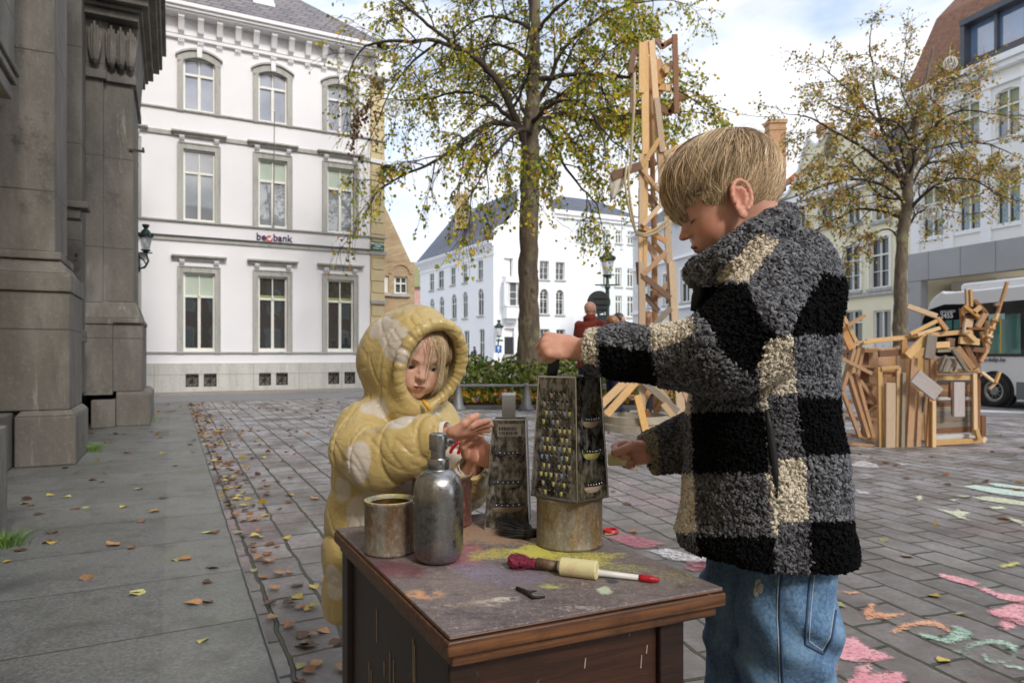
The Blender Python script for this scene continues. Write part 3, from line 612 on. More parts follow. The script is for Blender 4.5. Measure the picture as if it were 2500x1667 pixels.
# ============================================================ FAR BUILDINGS
def z4(x, y): return 800+x/2.614, 300+y/2.614
def zr4(x, y): return 1400+x/2.138, y/2.138
gwin = glass('far window glass', rgb(96, 102, 104), ior=1.8); gwin2 = glass('far arched glass', rgb(70, 74, 76), ior=1.7)
def win(par, fr, a0, a1, z0, z1, arch=False, cross=0.6, depth=.14, sill=True, glassm=None, vert=1, low=0, fw=.07, sur=None, wallm=None):
    m = MB(); o0, o1 = -depth-.02, -depth+.05; hw = (a1-a0)/2; c = (a0+a1)/2
    for q in ((a0, a0+fw, z0, z1), (a1-fw, a1, z0, z1), (a0+fw, a1-fw, z0, z0+fw), (a0+fw, a1-fw, z1-fw, z1)): fr.box(m, q[0], q[1], o0, o1, q[2], q[3])
    zt = z0+(z1-z0)*cross
    if cross: fr.box(m, a0+fw, a1-fw, o0, o1+.01, zt-fw*.5, zt+fw*.5)
    for k in range(vert):
        x = a0+(a1-a0)*(k+1)/(vert+1); fr.box(m, x-fw*.4, x+fw*.4, o0, o1, z0+fw, z1-fw)
    for k in range(low):
        z = z0+(z1-z0)*(k+1)/(low+1); fr.box(m, a0+fw, a1-fw, o0, o1-.01, z-.015, z+.015)
    w = m.build('window', whitewood, par)
    p = MB(); fr.box(p, a0, a1, -depth-.07, -depth-.05, z0, z1); p.build('pane', glassm or gwin, w)
    if arch:
        q = MB(); n = 8; r = hw
        for i in range(n):
            x0, x1 = -hw+2*hw*i/n, -hw+2*hw*(i+1)/n
            y0, y1 = [z1-r+math.sqrt(max(0, r*r-x*x)) for x in (x0, x1)]
            q.hexa([fr.p(c+x0, -depth-.02, y0), fr.p(c+x1, -depth-.02, y1), fr.p(c+x1, 0, y1), fr.p(c+x0, 0, y0), fr.p(c+x0, -depth-.02, z1+.01), fr.p(c+x1, -depth-.02, z1+.01), fr.p(c+x1, 0, z1+.01), fr.p(c+x0, 0, z1+.01)])
        q.build('arch_head', wallm or white, w)
        q = MB()
        for t in (45, 90, 135): q.beam(fr.p(c, o1, z1-r), fr.p(c+r*.95*math.cos(R(t)), o1, z1-r+r*.95*math.sin(R(t))), .04, .04, up=fr.n)
        q.build('fanlight_bar', whitewood, w)
    if sill:
        q = MB(); fr.box(q, a0-.12, a1+.12, 0.002, .12, z0-.14, z0-.002); q.build('sill', surround, w)
    if sur:
        q = MB()
        for b in ((a0-sur, a0, z0-.02, z1+sur), (a1, a1+sur, z0-.02, z1+sur), (a0, a1, z1, z1+sur)): fr.box(q, b[0], b[1], .002, .06, b[2], b[3])
        q.build('surround', whitewood, w)
    return w
def px_ops(fr, lst, conv):   # lst of (x0,x1,y0,y1)
    r = []
    for x0, x1, y0, y1 in lst:
        u0, v0 = conv(x0, y0); u1, v1 = conv(x1, y1)
        a, zt = fr.uv((u0+u1)/2, v0); _, zb_ = fr.uv((u0+u1)/2, v1); b0, b1 = sorted((fr.uv(u0, v0)[0], fr.uv(u1, v0)[0])); r.append((b0, b1, zb_, zt))
    return r
gfar = pm('far dull glass', rgb(84, 90, 94), rgb(112, 118, 122), 2, .5, spec=.15)
farwhite = pm('far white render', rgb(240, 241, 242), rgb(246, 247, 247), .3, .8)
Yc = 60.0; C0 = P3(1205, 865, Yc)
A1 = Fr((C0.x, C0.y), (-.582, 1), -1); A2 = Fr((C0.x, C0.y), (2.48, 1))
H1 = empty('white_gabled_house', (C0.x, C0.y, 0), 'large white corner house with curved gable and dark slate roof behind the tree trunk', 'building')
o_a = px_ops(A1, [(650, 678, 960, 1070), (706, 740, 942, 1055), (785, 815, 920, 1035), (862, 890, 900, 1020), (957, 990, 875, 1000)], z4)
o_b = px_ops(A1, [(652, 680, 1122, 1245), (713, 742, 1108, 1262), (790, 822, 1093, 1250), (862, 893, 1077, 1245), (958, 995, 1057, 1230)], z4)
o_c = px_ops(A1, [(652, 680, 1345, 1510), (713, 742, 1340, 1512), (790, 822, 1330, 1520), (870, 903, 1325, 1535), (967, 1000, 1315, 1530)], z4)
aE = A1.uv(1026, 700)[0]; ez = A1.uv(1205, 592)[1]
m = MB(); A1.wall(m, 0, aE, 0, ez, o_a+o_b+o_c, .35); A1.box(m, .1, aE, -12, -.36, 0, ez); m.build('wall', farwhite, H1)
for q in o_a: win(H1, A1, *q, depth=.12, vert=1, cross=.55, glassm=gfar)
for q in o_b: win(H1, A1, *q, arch=True, depth=.12, wallm=farwhite, glassm=gfar)
for q in o_c: win(H1, A1, *q, depth=.12, glassm=gfar, sill=False)
gp = [(1205, 905), (1205, 583), (1207, 566), (1216, 556), (1232, 549), (1246, 536), (1257, 517), (1265, 492), (1270, 462), (1283, 445), (1303, 436), (1323, 445), (1335, 462), (1339, 492), (1347, 517), (1358, 536), (1372, 549), (1388, 556), (1398, 566), (1400, 583), (1400, 905)]
gq = [A2.uv(u, v) for u, v in gp]
o2a = px_ops(A2, [(1122, 1183, 862, 980), (1240, 1300, 870, 990), (1353, 1413, 880, 1000), (1455, 1513, 888, 1003)], z4)
o2b = px_ops(A2, [(1355, 1410, 1060, 1220), (1457, 1508, 1065, 1225)], z4)
o2c = px_ops(A2, [(1128, 1190, 1310, 1530), (1357, 1415, 1315, 1530), (1460, 1515, 1318, 1530)], z4)
aF = gq[-1][0]; m = MB(); A2.wall(m, 0, aF, 0, gq[1][1], o2a+o2b+o2c, .35)
A2.sheet(m, [(gq[1][0], gq[1][1])]+gq[2:19]+[(aF, gq[1][1])], -.35, 0)
for i in range(2, 18):   # coping of the gable
    m.hexa([A2.p(gq[i][0], -.4, gq[i][1]), A2.p(gq[i+1][0], -.4, gq[i+1][1]), A2.p(gq[i+1][0], .1, gq[i+1][1]), A2.p(gq[i][0], .1, gq[i][1]), A2.p(gq[i][0], -.4, gq[i][1]+.14), A2.p(gq[i+1][0], -.4, gq[i+1][1]+.14), A2.p(gq[i+1][0], .1, gq[i+1][1]+.14), A2.p(gq[i][0], .1, gq[i][1]+.14)])
P_=[A2.p(.9,-.36,0),A2.p(.9,-.36,0)+A1.d*aE*.98,A2.p(aF-.05,-.36,0)+A1.d*aE*.98,A2.p(aF-.05,-.36,0)]; P_=P_[::-1]; m.hexa(P_+[p+Vector((0,0,gq[1][1])) for p in P_]); m.build('gable_wall', farwhite, H1)
for q in o2a: win(H1, A2, *q, depth=.3, low=2, cross=0)
for q in o2b: win(H1, A2, *q, arch=True, depth=.3, glassm=gwin2, low=3, wallm=farwhite)
for q in o2c[1:]: win(H1, A2, *q, depth=.3, sill=False, cross=.75)
q0 = o2c[0]; dr = MB(); A2.box(dr, q0[0], q0[1], -.3, -.24, 0, q0[2]+(q0[3]-q0[2])*.75); door = dr.build('door', pm('dark door', rgb(44, 46, 50)), H1)
dr = MB(); [A2.box(dr, q0[0]-.1-.04*k, q0[1]+.1+.04*k, 0.0, .3+.15*k, .1*(9-k)-.02, .1*(10-k)) for k in range(9)]; dr.build('step', greystone, door)
# oriel bay on brackets
ow = px_ops(A2, [(1112, 1212, 1000, 1240)], z4)[0]
m = MB(); c = (ow[0]+ow[1])/2; hw = (ow[1]-ow[0])/2
for z0, z1, hh, oo in ((ow[2]-.5, ow[2]-.15, hw-.45, .5), (ow[2]-.15, ow[2]+.9, hw-.1, .95), (ow[2]+.9, ow[2]+1.0, hw, 1.05), (ow[3]-.35, ow[3]+.1, hw, 1.05), (ow[2]+1.0, ow[3]-.35, hw-.3, .6)): A2.sheet(m, [(c-hh, z0), (c+hh, z0), (c+hh, z1), (c-hh, z1)], .002, oo)
for x in (-hw+.15, -.75, .75, hw-.15): A2.box(m, c+x-.12, c+x+.12, .7, .93, ow[2]+1.0, ow[3]-.35)
orl = m.build('oriel', farwhite, H1)
m = MB(); A2.box(m, c-hw+.3, c+hw-.3, .61, .72, ow[2]+1.0, ow[3]-.35); m.build('pane', gwin, orl)
m = MB()
for x in (-.35, .35): A2.box(m, c+x-.05, c+x+.05, .73, .8, ow[2]+1.0, ow[3]-.35)
for z in (.3, .6): A2.box(m, c-hw+.3, c+hw-.3, .73, .78, ow[2]+1+z*2, ow[2]+1.05+z*2)
m.build('glazing_bar', whitewood, orl)
# cornice with dentils and roof
m = MB()
for z0, z1, oo in ((-1.1, -.95, .1), (-.35, -.15, .35), (-.15, 0, .6), (0.0, .12, .7)): A1.box(m, -.4, aE, .003, oo, ez+z0, ez+z1)
x = 0
while x < aE: A1.box(m, x, x+.3, .003, .3, ez-.62, ez-.36); x += .75
m.build('cornice', farwhite, H1)
slate2 = pm('dark slate', rgb(76, 80, 92), rgb(94, 98, 110), .8, .55, vscale=(1, 1, 3), bump=.3, bscale=8)
rz = A2.uv(1290, 445)[1]; nx = aF/2
r0 = A2.p(nx, -.3, rz); dd = A1.d; aRdg = A1.uv(1139, 500, -9)[0]*.72
m = MB(); E0, E1 = A1.p(-.2, .6, ez+.1), A1.p(aE, .6, ez+.1); r1 = r0+dd*(aRdg)
bk0, bk1 = A2.p(aF, -.3, ez), A2.p(aF, -.3, ez)+dd*aE
m.add([E0, E1, r1, r0, bk0, bk1], [(0, 1, 2, 3), (1, 5, 2), (3, 2, 5, 4)]); m.build('roof', slate2, H1)
brick = NT('yellow brick'); bk = brick.n('ShaderNodeTexBrick'); brick.l(brick.vec((1, 1, 1.0), (R(90), 0, R(20))), bk.inputs['Vector'])
for k, x in (('Scale', 1.0), ('Brick Width', 0.26), ('Row Height', 0.085), ('Mortar Size', 0.012)): bk.inputs[k].default_value = x
bk.inputs['Color1'].default_value = (*rgb(176, 148, 108), 1); bk.inputs['Color2'].default_value = (*rgb(200, 176, 134), 1); bk.inputs['Mortar'].default_value = (*rgb(160, 150, 134), 1)
brick.val('Base Color', brick.mix(brick.ramp(brick.noise(1.2, 6), [(0.4, 0.0), (0.75, 0.5)]), bk.outputs['Color'], rgb(140, 116, 88))); brick.val('Roughness', .85); brick = brick.m
def chimney(par, u0, u1, v0, v1, Y, dep=1.0, mat=None):
    m = MB(); a, b = P3(u0, v0, Y), P3(u1, v1, Y); w = b.x-a.x
    m.box(((a.x+b.x)/2, Y, (a.z+b.z)/2), (w, dep, a.z-b.z)); m.box(((a.x+b.x)/2, Y, a.z-.18), (w+.2, dep+.2, .22)); m.box(((a.x+b.x)/2, Y, a.z-.7), (w+.14, dep+.14, .14))
    n = max(2, int(w/.45))
    for i in range(n): m.lathe((a.x+w*(i+.5)/n, Y, a.z), [(.16, -.05), (.13, .45), (.10, .45), (.10, -.05)], 8)
    return m.build('chimney', mat or brick, par)
chimney(H1, 1112, 1143, 476, 560, 68, 1.2)
# brown roof seen between, low distant buildings left
B0 = P3(1012, 865, 30.0)
BR = Fr((B0.x, B0.y), (-1.0, -.22), -1)
HB = empty('brick_gable_house', (B0.x, B0.y, 0), 'tan brick house with steep gable between the bank and the white corner house', 'building')
gq = [BR.uv(u, v) for u, v in ((1010, 640), (1003, 640), (940, 505), (905, 430), (840, 570), (820, 640))]
gw = px_ops(BR, [(425, 508, 980, 1090), (362, 390, 975, 1085), (362, 388, 770, 875)], z4)
m = MB(); BR.wall(m, 0, gq[-1][0], 0, gq[0][1], [q for q in gw if q[3] < gq[0][1]], .2)
BR.sheet(m, gq, -.25, 0); BR.box(m, .05, gq[-1][0], -8, -.3, 0, gq[0][1]); m.build('wall', brick, HB)
for q in gw[:2]: win(HB, BR, *q, depth=.15, cross=.6)
q = gw[0]; m = MB(); c = (q[0]+q[1])/2; r = (q[1]-q[0])/2+.1
for i in range(10):
    t0, t1 = math.pi*i/10, math.pi*(i+1)/10
    m.prism([BR.p(c+rr*math.cos(t), .002, q[3]+.12+rr*math.sin(t)) for rr, t in ((r, t0), (r+.14, t0), (r+.14, t1), (r, t1))], BR.n*.05)
m.build('brick_arch', brick, HB)
q = MB(); a, z0 = BR.uv(935, 735); BR.box(q, a-.05, a+.05, .0, .9, z0-.5, z0+.3); q.build('shop_sign', pm('red sign', rgb(170, 40, 40)), HB)
B2 = P3(1005, 865, 90.0)
HC = empty('distant_red_house', (B2.x, B2.y, 0), 'low distant house with mossy roof seen in the gap beside the tan brick gable', 'building')
m = MB(); m.hexa([P3(1000, 892, 90), P3(1030, 892, 90), P3(1030, 892, 98), P3(1000, 892, 98), P3(1000, 700, 90), P3(1030, 700, 90), P3(1030, 700, 98), P3(1000, 700, 98)]); m.build('wall', pm('pink brick', rgb(190, 140, 128), rgb(206, 170, 156), 2, .8), HC)
m = MB(); m.add([P3(998, 700, 89.5), P3(1042, 700, 89.5), P3(1042, 640, 95), P3(1006, 640, 95)], [(0, 1, 2, 3)]); m.build('roof', pm('mossy roof', rgb(120, 124, 84), rgb(140, 138, 100), 2, .8), HC)
# second white building
C3 = P3(1400, 865, 66.0); A3 = Fr((C3.x, C3.y), (1.98, 1))
H3 = empty('white_town_house', (C3.x, C3.y, 0), 'pale flat fronted white house with hipped slate roof behind the black street lamp', 'building')
w3 = px_ops(A3, [(1590, 1637, 675, 760), (1672, 1718, 680, 763), (1755, 1800, 683, 766), (1838, 1878, 688, 770), (1915, 1957, 692, 775), (1592, 1640, 905, 1025), (1675, 1715, 912, 1033), (1757, 1797, 918, 1038), (1835, 1875, 925, 1045), (1912, 1955, 930, 1050), (1592, 1640, 1090, 1225), (1677, 1715, 1095, 1229), (1757, 1797, 1099, 1233), (1837, 1877, 1103, 1237), (1912, 1957, 1107, 1240), (1600, 1700, 1320, 1500), (1740, 1800, 1320, 1500), (1840, 1957, 1325, 1500)], z4)
a0, a1 = A3.uv(1352, 700)[0], A3.uv(1566, 700)[0]; tz = A3.uv(1415, 527)[1]
m = MB(); A3.wall(m, a0, a1, 0, tz, w3, .3); A3.box(m, a0, a1, -10, -.32, 0, tz); m.build('wall', pm('pale grey render', rgb(214, 220, 222), rgb(224, 229, 230), .5, .8), H3)
for q in w3: win(H3, A3, *q, depth=.2, vert=1, cross=.72, low=0, fw=.12, glassm=gwin)
m = MB(); A3.box(m, a0-.2, a1+.2, .002, .5, tz-.1, tz+.3); A3.box(m, a0-.1, a1+.1, .002, .25, tz-.4, tz-.11); m.build('cornice', farwhite, H3)
m = MB(); k = A3.p; zt = A3.uv(1450, 489, -4)[1]; m.add([k(a0, .4, tz+.3), k(a1, .4, tz+.3), k(a1-3, -4, zt), k(a0+3, -4, zt), k(a0, -9, tz+.3), k(a1, -9, tz+.3)], [(0, 1, 2, 3), (1, 5, 2), (4, 0, 3), (5, 4, 3, 2)]); m.build('roof', slate2, H3)

# ============================================================ RIGHT SIDE
R0 = P3(2223, 865, 28.0); RR = Fr((R0.x, R0.y), (-.257, 1), -1); RW = Fr((R0.x, R0.y), (.343, -1), 1)
def z9(x, y): return 1900+x/2.613, 550+y/2.613
yellow = pm('pale yellow render', rgb(230, 222, 190), rgb(240, 233, 206), .8, .8, bump=.1, bscale=20)
HY = empty('yellow_house', (R0.x, R0.y, 0), 'pale yellow row house with curved parapet gable behind the second tree', 'building')
y1 = px_ops(RR, [(1996, 2038, 611, 715), (2059, 2101, 599, 711), (2124, 2172, 580, 703)], lambda x, y: (x, y))
y2 = px_ops(RR, [(1935, 1968, 494, 560), (2000, 2036, 484, 553), (2066, 2102, 474, 546), (2132, 2172, 464, 538)], lambda x, y: (x, y))
y3 = px_ops(RR, [(2057, 2105, 758, 905), (2132, 2175, 757, 925), (1985, 2035, 765, 905)], lambda x, y: (x, y))
aY = RR.uv(1905, 700)[0]; tz = RR.uv(2223, 395)[1]
m = MB(); RR.wall(m, 0, aY, 0, tz, y1+y2+y3, .25); RR.box(m, 0.02, aY, -9, -.27, 0, tz)
m.build('wall', yellow, HY)
for q in y1: win(HY, RR, *q, depth=.12, cross=.66, low=2, fw=.07, sur=.12, vert=1, glassm=gwin2)
for q in y2: win(HY, RR, *q, depth=.12, cross=.66, fw=.07, sur=.12)
win(HY, RR, *y3[0], depth=.15, cross=.8, glassm=gwin2, sill=False); win(HY, RR, *y3[2], depth=.15, cross=.8, glassm=gwin2, sill=False)
q = y3[1]; m = MB(); RR.box(m, q[0], q[1], -.16, -.1, 0, q[2]+(q[3]-q[2])*.55)
for s_ in (.1, .55): RR.box(m, q[0]+(q[1]-q[0])*s_, q[0]+(q[1]-q[0])*(s_+.35), -.099, -.07, q[2]+.3, q[2]+(q[3]-q[2])*.5)
d_ = m.build('door', pm('pale door', rgb(214, 216, 220)), HY, bevel=.01); win(d_, RR, q[0], q[1], q[2]+(q[3]-q[2])*.56, q[3], depth=.12, cross=0, sill=False)
m = MB(); zz = RR.uv(2150, 712)[1]; RR.box(m, -.0, aY, .003, .12, zz-.15, zz); zz = RR.uv(2060, 470)[1]; m.build('string_course', surround, HY)
# curved parapet gable
cg = RR.uv(2030, 400)[0]
m = MB(); hw = 3.2; zt = RR.uv(2030, 318)[1]; pts = [(cg-hw*1.5, tz), (cg-hw*1.35, tz+.25), (cg-hw*1.05, tz+.35), (cg-hw*.8, tz+.9), (cg-hw*.62, tz+2.2), (cg-hw*.5, tz+2.9), (cg-hw*.3, zt-.5), (cg, zt), (cg+hw*.3, zt-.5), (cg+hw*.5, tz+2.9), (cg+hw*.62, tz+2.2), (cg+hw*.8, tz+.9), (cg+hw*1.05, tz+.35), (cg+hw*1.35, tz+.25), (cg+hw*1.5, tz)]
RR.sheet(m, pts, -.3, .01)
gb = m.build('gable', yellow, HY)
m = MB()
for i in range(1, len(pts)-2): m.beam(RR.p(pts[i][0], -.12, pts[i][1]+.06), RR.p(pts[i+1][0], -.12, pts[i+1][1]+.06), .5, .14)
m.build('coping', farwhite, gb)
m = MB(); n = 16; m.prism([RR.p(cg+.45*math.cos(2*math.pi*i/n), .02, tz+2.0+.65*math.sin(2*math.pi*i/n)) for i in range(n)], RR.n*.03); m.build('oval_window', gwin2, gb)
m = MB(); RR.box(m, -.1, aY, .003, .35, tz-.2, tz+.05); RR.box(m, -.1, aY, .003, .2, tz-.45, tz-.21); m.build('cornice', farwhite, HY)
m = MB(); zt2 = tz+3.6; m.add([RR.p(-.1, .3, tz+.05), RR.p(aY, .3, tz+.05), RR.p(aY, -4.5, zt2), RR.p(-.1, -4.5, zt2), RR.p(-.1, -9, tz), RR.p(aY, -9, tz)], [(0, 1, 2, 3), (3, 2, 5, 4), (0, 3, 4), (1, 5, 2)]); m.build('roof', slate2, HY)
redbrick = pm('red brown brick', rgb(160, 122, 90), rgb(190, 154, 116), 9, .85, bump=.4, bscale=20, vscale=(1, 1, 3))
def chim(fr, u0, u1, v0, v1, o, par, mat):
    a, z1_ = fr.uv((u0+u1)/2, v0, o); z0_ = fr.uv((u0+u1)/2, v1, o)[1]; p = fr.p(a, o, 0); w = (u1-u0)/F*p.y
    m = MB(); m.box((p.x, p.y, (z0_+z1_)/2), (w, w*.8, z1_-z0_)); m.box((p.x, p.y, z1_-.12), (w*1.14, w*.94, .24)); m.box((p.x, p.y, z1_-.6), (w*1.08, w*.88, .14)); return m.build('chimney', mat, par)
chim(RR, 2000, 2030, 304, 420, -3, HY, redbrick)
# next houses along the row: slate and orange roofs, chimney, pale fronts going into the distance
HG = empty('orange_roofed_house', RR.p(aY+.1, 0, 0), 'row house with bright orange tiled roof and tall brick chimney behind the boy', 'building')
a2 = RR.uv(1760, 700)[0]; tg = RR.uv(1905, 470)[1]
wg = [(aY+.8+i*2.1, aY+1.9+i*2.1, z, z+2.0) for i in range(int((a2-aY-1)/2.1)) for z in (1.0, 4.5, 8.0)]
m = MB(); RR.wall(m, aY+.05, a2, 0, tg, wg, .25); RR.box(m, aY+.05, a2, -8, -.27, 0, tg); m.build('wall', pm('cream render', rgb(226, 220, 196), rgb(234, 229, 208), .5, .8), HG)
for q in wg: win(HG, RR, *q, depth=.15, fw=.1)
m = MB(); RR.box(m, aY+.05, a2, .003, .4, tg-.4, tg); m.build('cornice', farwhite, HG)
orange = NT('orange roof tiles'); w_ = orange.n('ShaderNodeTexWave'); w_.inputs['Scale'].default_value = 3; orange.l(orange.vec(rot=(0, 0, R(15))), w_.inputs['Vector'])
orange.val('Base Color', orange.mix(orange.ramp(orange.noise(2, 5), [(.4, 0.), (.7, .6)]), rgb(204, 106, 74), rgb(170, 90, 62))); orange.val('Roughness', .75); orange.bump(w_.outputs['Fac'], .6, .05); orange = orange.m
m = MB(); m.add([RR.p(aY, .4, tg), RR.p(a2, .4, tg), RR.p(a2, -4, tg+2.0), RR.p(aY, -4, tg+2.0)], [(0, 1, 2, 3)]); m.build('lower_roof', slate2, HG)
m = MB(); m.add([RR.p(aY-.4, -4, tg+1.9), RR.p(a2, -4, tg+1.9), RR.p(a2-2, -8, tg+5.6), RR.p(aY+3.5, -8, tg+5.6), RR.p(aY-.4, -12, tg+1.9)], [(0, 1, 2, 3), (4, 0, 3)]); m.build('roof', orange, HG)
chim(RR, 1873, 1913, 297, 470, -4.0, HG, redbrick)
HD = empty('grey_row_house', RR.p(a2+.1, 0, 0), 'tall pale grey row front with many windows seen through the wooden tower', 'building')
a3 = RR.uv(1545, 700)[0]; td = RR.uv(1700, 515)[1]
wd_ = [(a2+1.2+i*2.6, a2+2.5+i*2.6, z, z+2.3) for i in range(int((a3-a2-1)/2.6)) for z in (1.0, 4.6, 8.2)]; wd_ = [q for q in wd_ if q[3] < td-.5]
m = MB(); RR.wall(m, a2+.05, a3, 0, td, wd_, .25); RR.box(m, a2+.05, a3, -8, -.27, 0, td); m.build('wall', pm('grey render', rgb(206, 206, 208), rgb(220, 220, 222), .5, .8), HD)
for q in wd_: win(HD, RR, *q, depth=.15, fw=.1, sur=.15, glassm=gwin2)
m = MB(); [RR.box(m, a2+.05, a3, .003, o_, z0, z1) for o_, z0, z1 in ((.5, td-.2, td), (.2, 4.2, 4.4), (.2, 7.7, 7.9))]; m.build('cornice', farwhite, HD)
m = MB(); m.add([RR.p(a2, .4, td), RR.p(a3, .4, td), RR.p(a3, -5, td+4), RR.p(a2, -5, td+4)], [(0, 1, 2, 3)]); m.build('roof', slate2, HD)

# big white building at the right edge
HW_ = empty('white_shop_building', (R0.x, R0.y, 0), 'white building with grey panelled shop front and glazed attic at the right edge', 'building')
I = lambda x, y: (x, y)
r1 = px_ops(RW, [(2429, 2489, 213, 326), (2336, 2391, 251, 362), (2252, 2300, 288, 392)], I)
r2 = px_ops(RW, [(2430, 2491, 406, 548), (2338, 2394, 432, 563), (2249, 2303, 460, 579)], I)
w0 = r1[0][1]-r1[0][0]; st = r1[0][0]-r1[1][0]
r1.append((r1[0][0]+st, r1[0][1]+st, r1[0][2], r1[0][3])); r2.append((r2[0][0]+st, r2[0][1]+st, r2[0][2], r2[0][3]))
zA, zB_ = r1[0][2], r2[0][2]
r1 = [(a, b, r1[1][2], r1[1][3]) for a, b, c, d in r1]; r2 = [(a, b, r2[1][2], r2[1][3]) for a, b, c, d in r2]
aW = r1[0][1]+st*2; zt = RW.uv(2400, 166)[1]; zg1 = RW.uv(2400, 594)[1]; zg0 = RW.uv(2400, 668)[1]
m = MB(); RW.wall(m, 0, aW, zg1, zt, r1+r2, .3); RW.box(m, 0.02, aW, -9, -.32, zg1, zt); m.build('wall', pm('off white render', rgb(238, 237, 232), rgb(245, 244, 240), .5, .8), HW_)
for q in r1+r2:
    w = win(HW_, RW, *q, depth=.13, cross=.66, fw=.065, sill=False, glassm=g_dark if q in r2 else g_mid)
    m = MB(); c = (q[0]+q[1])/2; hw = (q[1]-q[0])/2; n = 8
    for i in range(n):
        x0, x1 = -hw+2*hw*i/n, -hw+2*hw*(i+1)/n; y0, y1 = [q[3]-.10*(x/hw)**2 for x in (x0, x1)]
        m.hexa([RW.p(c+x0, -.15, y0), RW.p(c+x1, -.15, y1), RW.p(c+x1, 0, y1), RW.p(c+x0, 0, y0), RW.p(c+x0, -.15, q[3]+.02), RW.p(c+x1, -.15, q[3]+.02), RW.p(c+x1, 0, q[3]+.02), RW.p(c+x0, 0, q[3]+.02)])
    m.build('arch_head', farwhite, w); m = MB(); RW.box(m, q[0]-.1, q[1]+.1, -.05, .06, q[2]-.12, q[2]-.003); m.build('sill', farwhite, w)
    m = MB(); RW.box(m, q[0]+.08, q[1]-.08, -.177, -.172, q[2]+(q[3]-q[2])*.5, q[3]); m.build('roller_blind', pm('sage blind', rgb(150, 156, 128), rgb(164, 168, 142), 2, .7), w)
# pilaster strips between window bays
m = MB()
xs = sorted([q[0]-(st-w0)/2 for q in r1]+[r1[3][1]+(st-w0)/2])
for x in xs: RW.box(m, x-.2, x+.2, .003, .07, r2[0][2]-.6, zt-.5)
m.build('pilaster_strip', farwhite, HW_, bevel=.01)
gp_ = pm('grey panel cladding', rgb(150, 150, 150), rgb(162, 162, 162), .7, .45)
m = MB(); RW.box(m, -.05, aW, -.3, .12, zg0, zg1)
fas = m.build('fascia', gp_, HW_, bevel=.01)
m = MB(); [RW.box(m, x, x+.03, .10, .1215, zg0, zg1) for x in np.arange(.9, aW, 1.35)]; m.build('panel_joint', pm('joint', rgb(110, 110, 112)), fas)
aPr = RW.uv(2252, 700)[0]
m = MB(); RW.box(m, -.05, aPr, -.3, .10, 0, zg0-.003); cl = m.build('column', gp_, HW_)
m = MB(); [RW.box(m, -.05, aPr, .09, .1015, z, z+.03) for z in (.9, 1.9, 2.9)]; m.build('panel_joint', pm('joint', rgb(110, 110, 112)), cl)
m = MB(); RW.box(m, aPr+.01, aW, -5, -2.2, 0, zg0-.003); RW.box(m, aPr+.01, aPr+1.9, -2.2, -1.6, 0, zg0-.005); m.build('shop_back_wall', pm('cream wall', rgb(222, 220, 210), rgb(230, 228, 220), 1, .7), HW_)
m = MB(); RW.box(m, aPr+2.2, aW, -2.19, -2.1, .3, zg0-.3); sw = m.build('shop_window', g_dark, HW_)
m = MB(); [RW.box(m, x, x+.06, -2.09, -2.0, .3, zg0-.3) for x in np.arange(aPr+2.2, aW, 1.4)]; m.build('frame', blackiron, sw)
m = MB(); [RW.box(m, -.1, aW, .003, o, z0, z1) for o, z0, z1 in ((.4, zt-.15, zt+.08), (.28, zt-.35, zt-.16), (.12, zt-.9, zt-.75))]; m.build('cornice', farwhite, HW_)
tile = pm('brown roof tiles', rgb(104, 72, 56), rgb(144, 104, 82), 6, .8, bump=.7, bscale=14, bdist=.05)
zm = zt+3.6; m = MB(); m.add([RW.p(-.1, .3, zt+.08), RW.p(aW, .3, zt+.08), RW.p(aW, -1.6, zm), RW.p(-.1, -1.6, zm), RW.p(-.1, -5, zm+3.2), RW.p(aW, -5, zm+3.2), RW.p(-.1, -9, zt)], [(0, 1, 2, 3), (3, 2, 5, 4), (0, 3, 4, 6)]); m.build('roof', tile, HW_)
# attic box dormer
aD0 = RW.uv(2360, 130, .1)[0]; zd1 = RW.uv(2360, 70, .1)[1]
m = MB(); dk = pm('anthracite frame', rgb(70, 74, 80), rgb(84, 88, 94), 3, .4)
for q in ((aD0, aW, .1, .5, zd1, zd1+.22), (aD0, aD0+.16, -3, .45, zt+.1, zd1-.003), (aD0+.16, aW, .0, .3, zt+.09, zt+.3), (aD0, aW, -4, .1, zd1+.003, zd1+.2)): RW.box(m, *q)
n = 0; x = aD0+1.2
while x < aW: RW.box(m, x-.05, x+.05, .1, .25, zt+.3, zd1); x += 1.05
dm = m.build('dormer', dk, HW_)
m = MB(); RW.box(m, aD0+.16, aW, .05, .09, zt+.3, zd1); m.build('pane', glass('attic glass', rgb(120, 150, 190), ior=2.4), dm)

# ============================================================ BUS
BS0 = G(2429, 994); BS = Fr((BS0.x, BS0.y), (.25, -1), 1)
def zb_(x, y): return 2180+x/3.41, 640+y/3.41
bus = empty('city_bus', (BS0.x, BS0.y, 0), 'white city bus with black window band half hidden behind the wooden animal', 'bus')
busw = pm('bus white paint', rgb(236, 238, 242), rgb(243, 245, 248), .6, .22, spec=.6); busb = pm('bus black glass', rgb(18, 19, 21), rgb(22, 23, 25), 2, .08, spec=.7)
busg = pm('bus grey skirt', rgb(112, 120, 124), rgb(120, 127, 130), 2, .35)
q = lambda x, y: BS.uv(*zb_(x, y))
aB = 9.0; zR = q(1091, 165)[1]; zsk = q(1000, 1140)[1]; zwb = q(900, 785)[1]; zwt = q(800, 330)[1]; zgr = q(1000, 995)[1]
fl = q(235, 590)[0]
zroof = q(850, 210)[1]
out = [(fl+.03, zsk+.05), (fl, zwb), (fl+.02, q(240, 560)[1]), q(256, 470), q(275, 420), q(300, 335), q(340, 285), q(400, 238), (q(440, 222)[0], zroof+.0), (aB, zroof+.0), (aB, zsk+.05)]
m = MB(); BS.sheet(m, out, -2.1, 0)
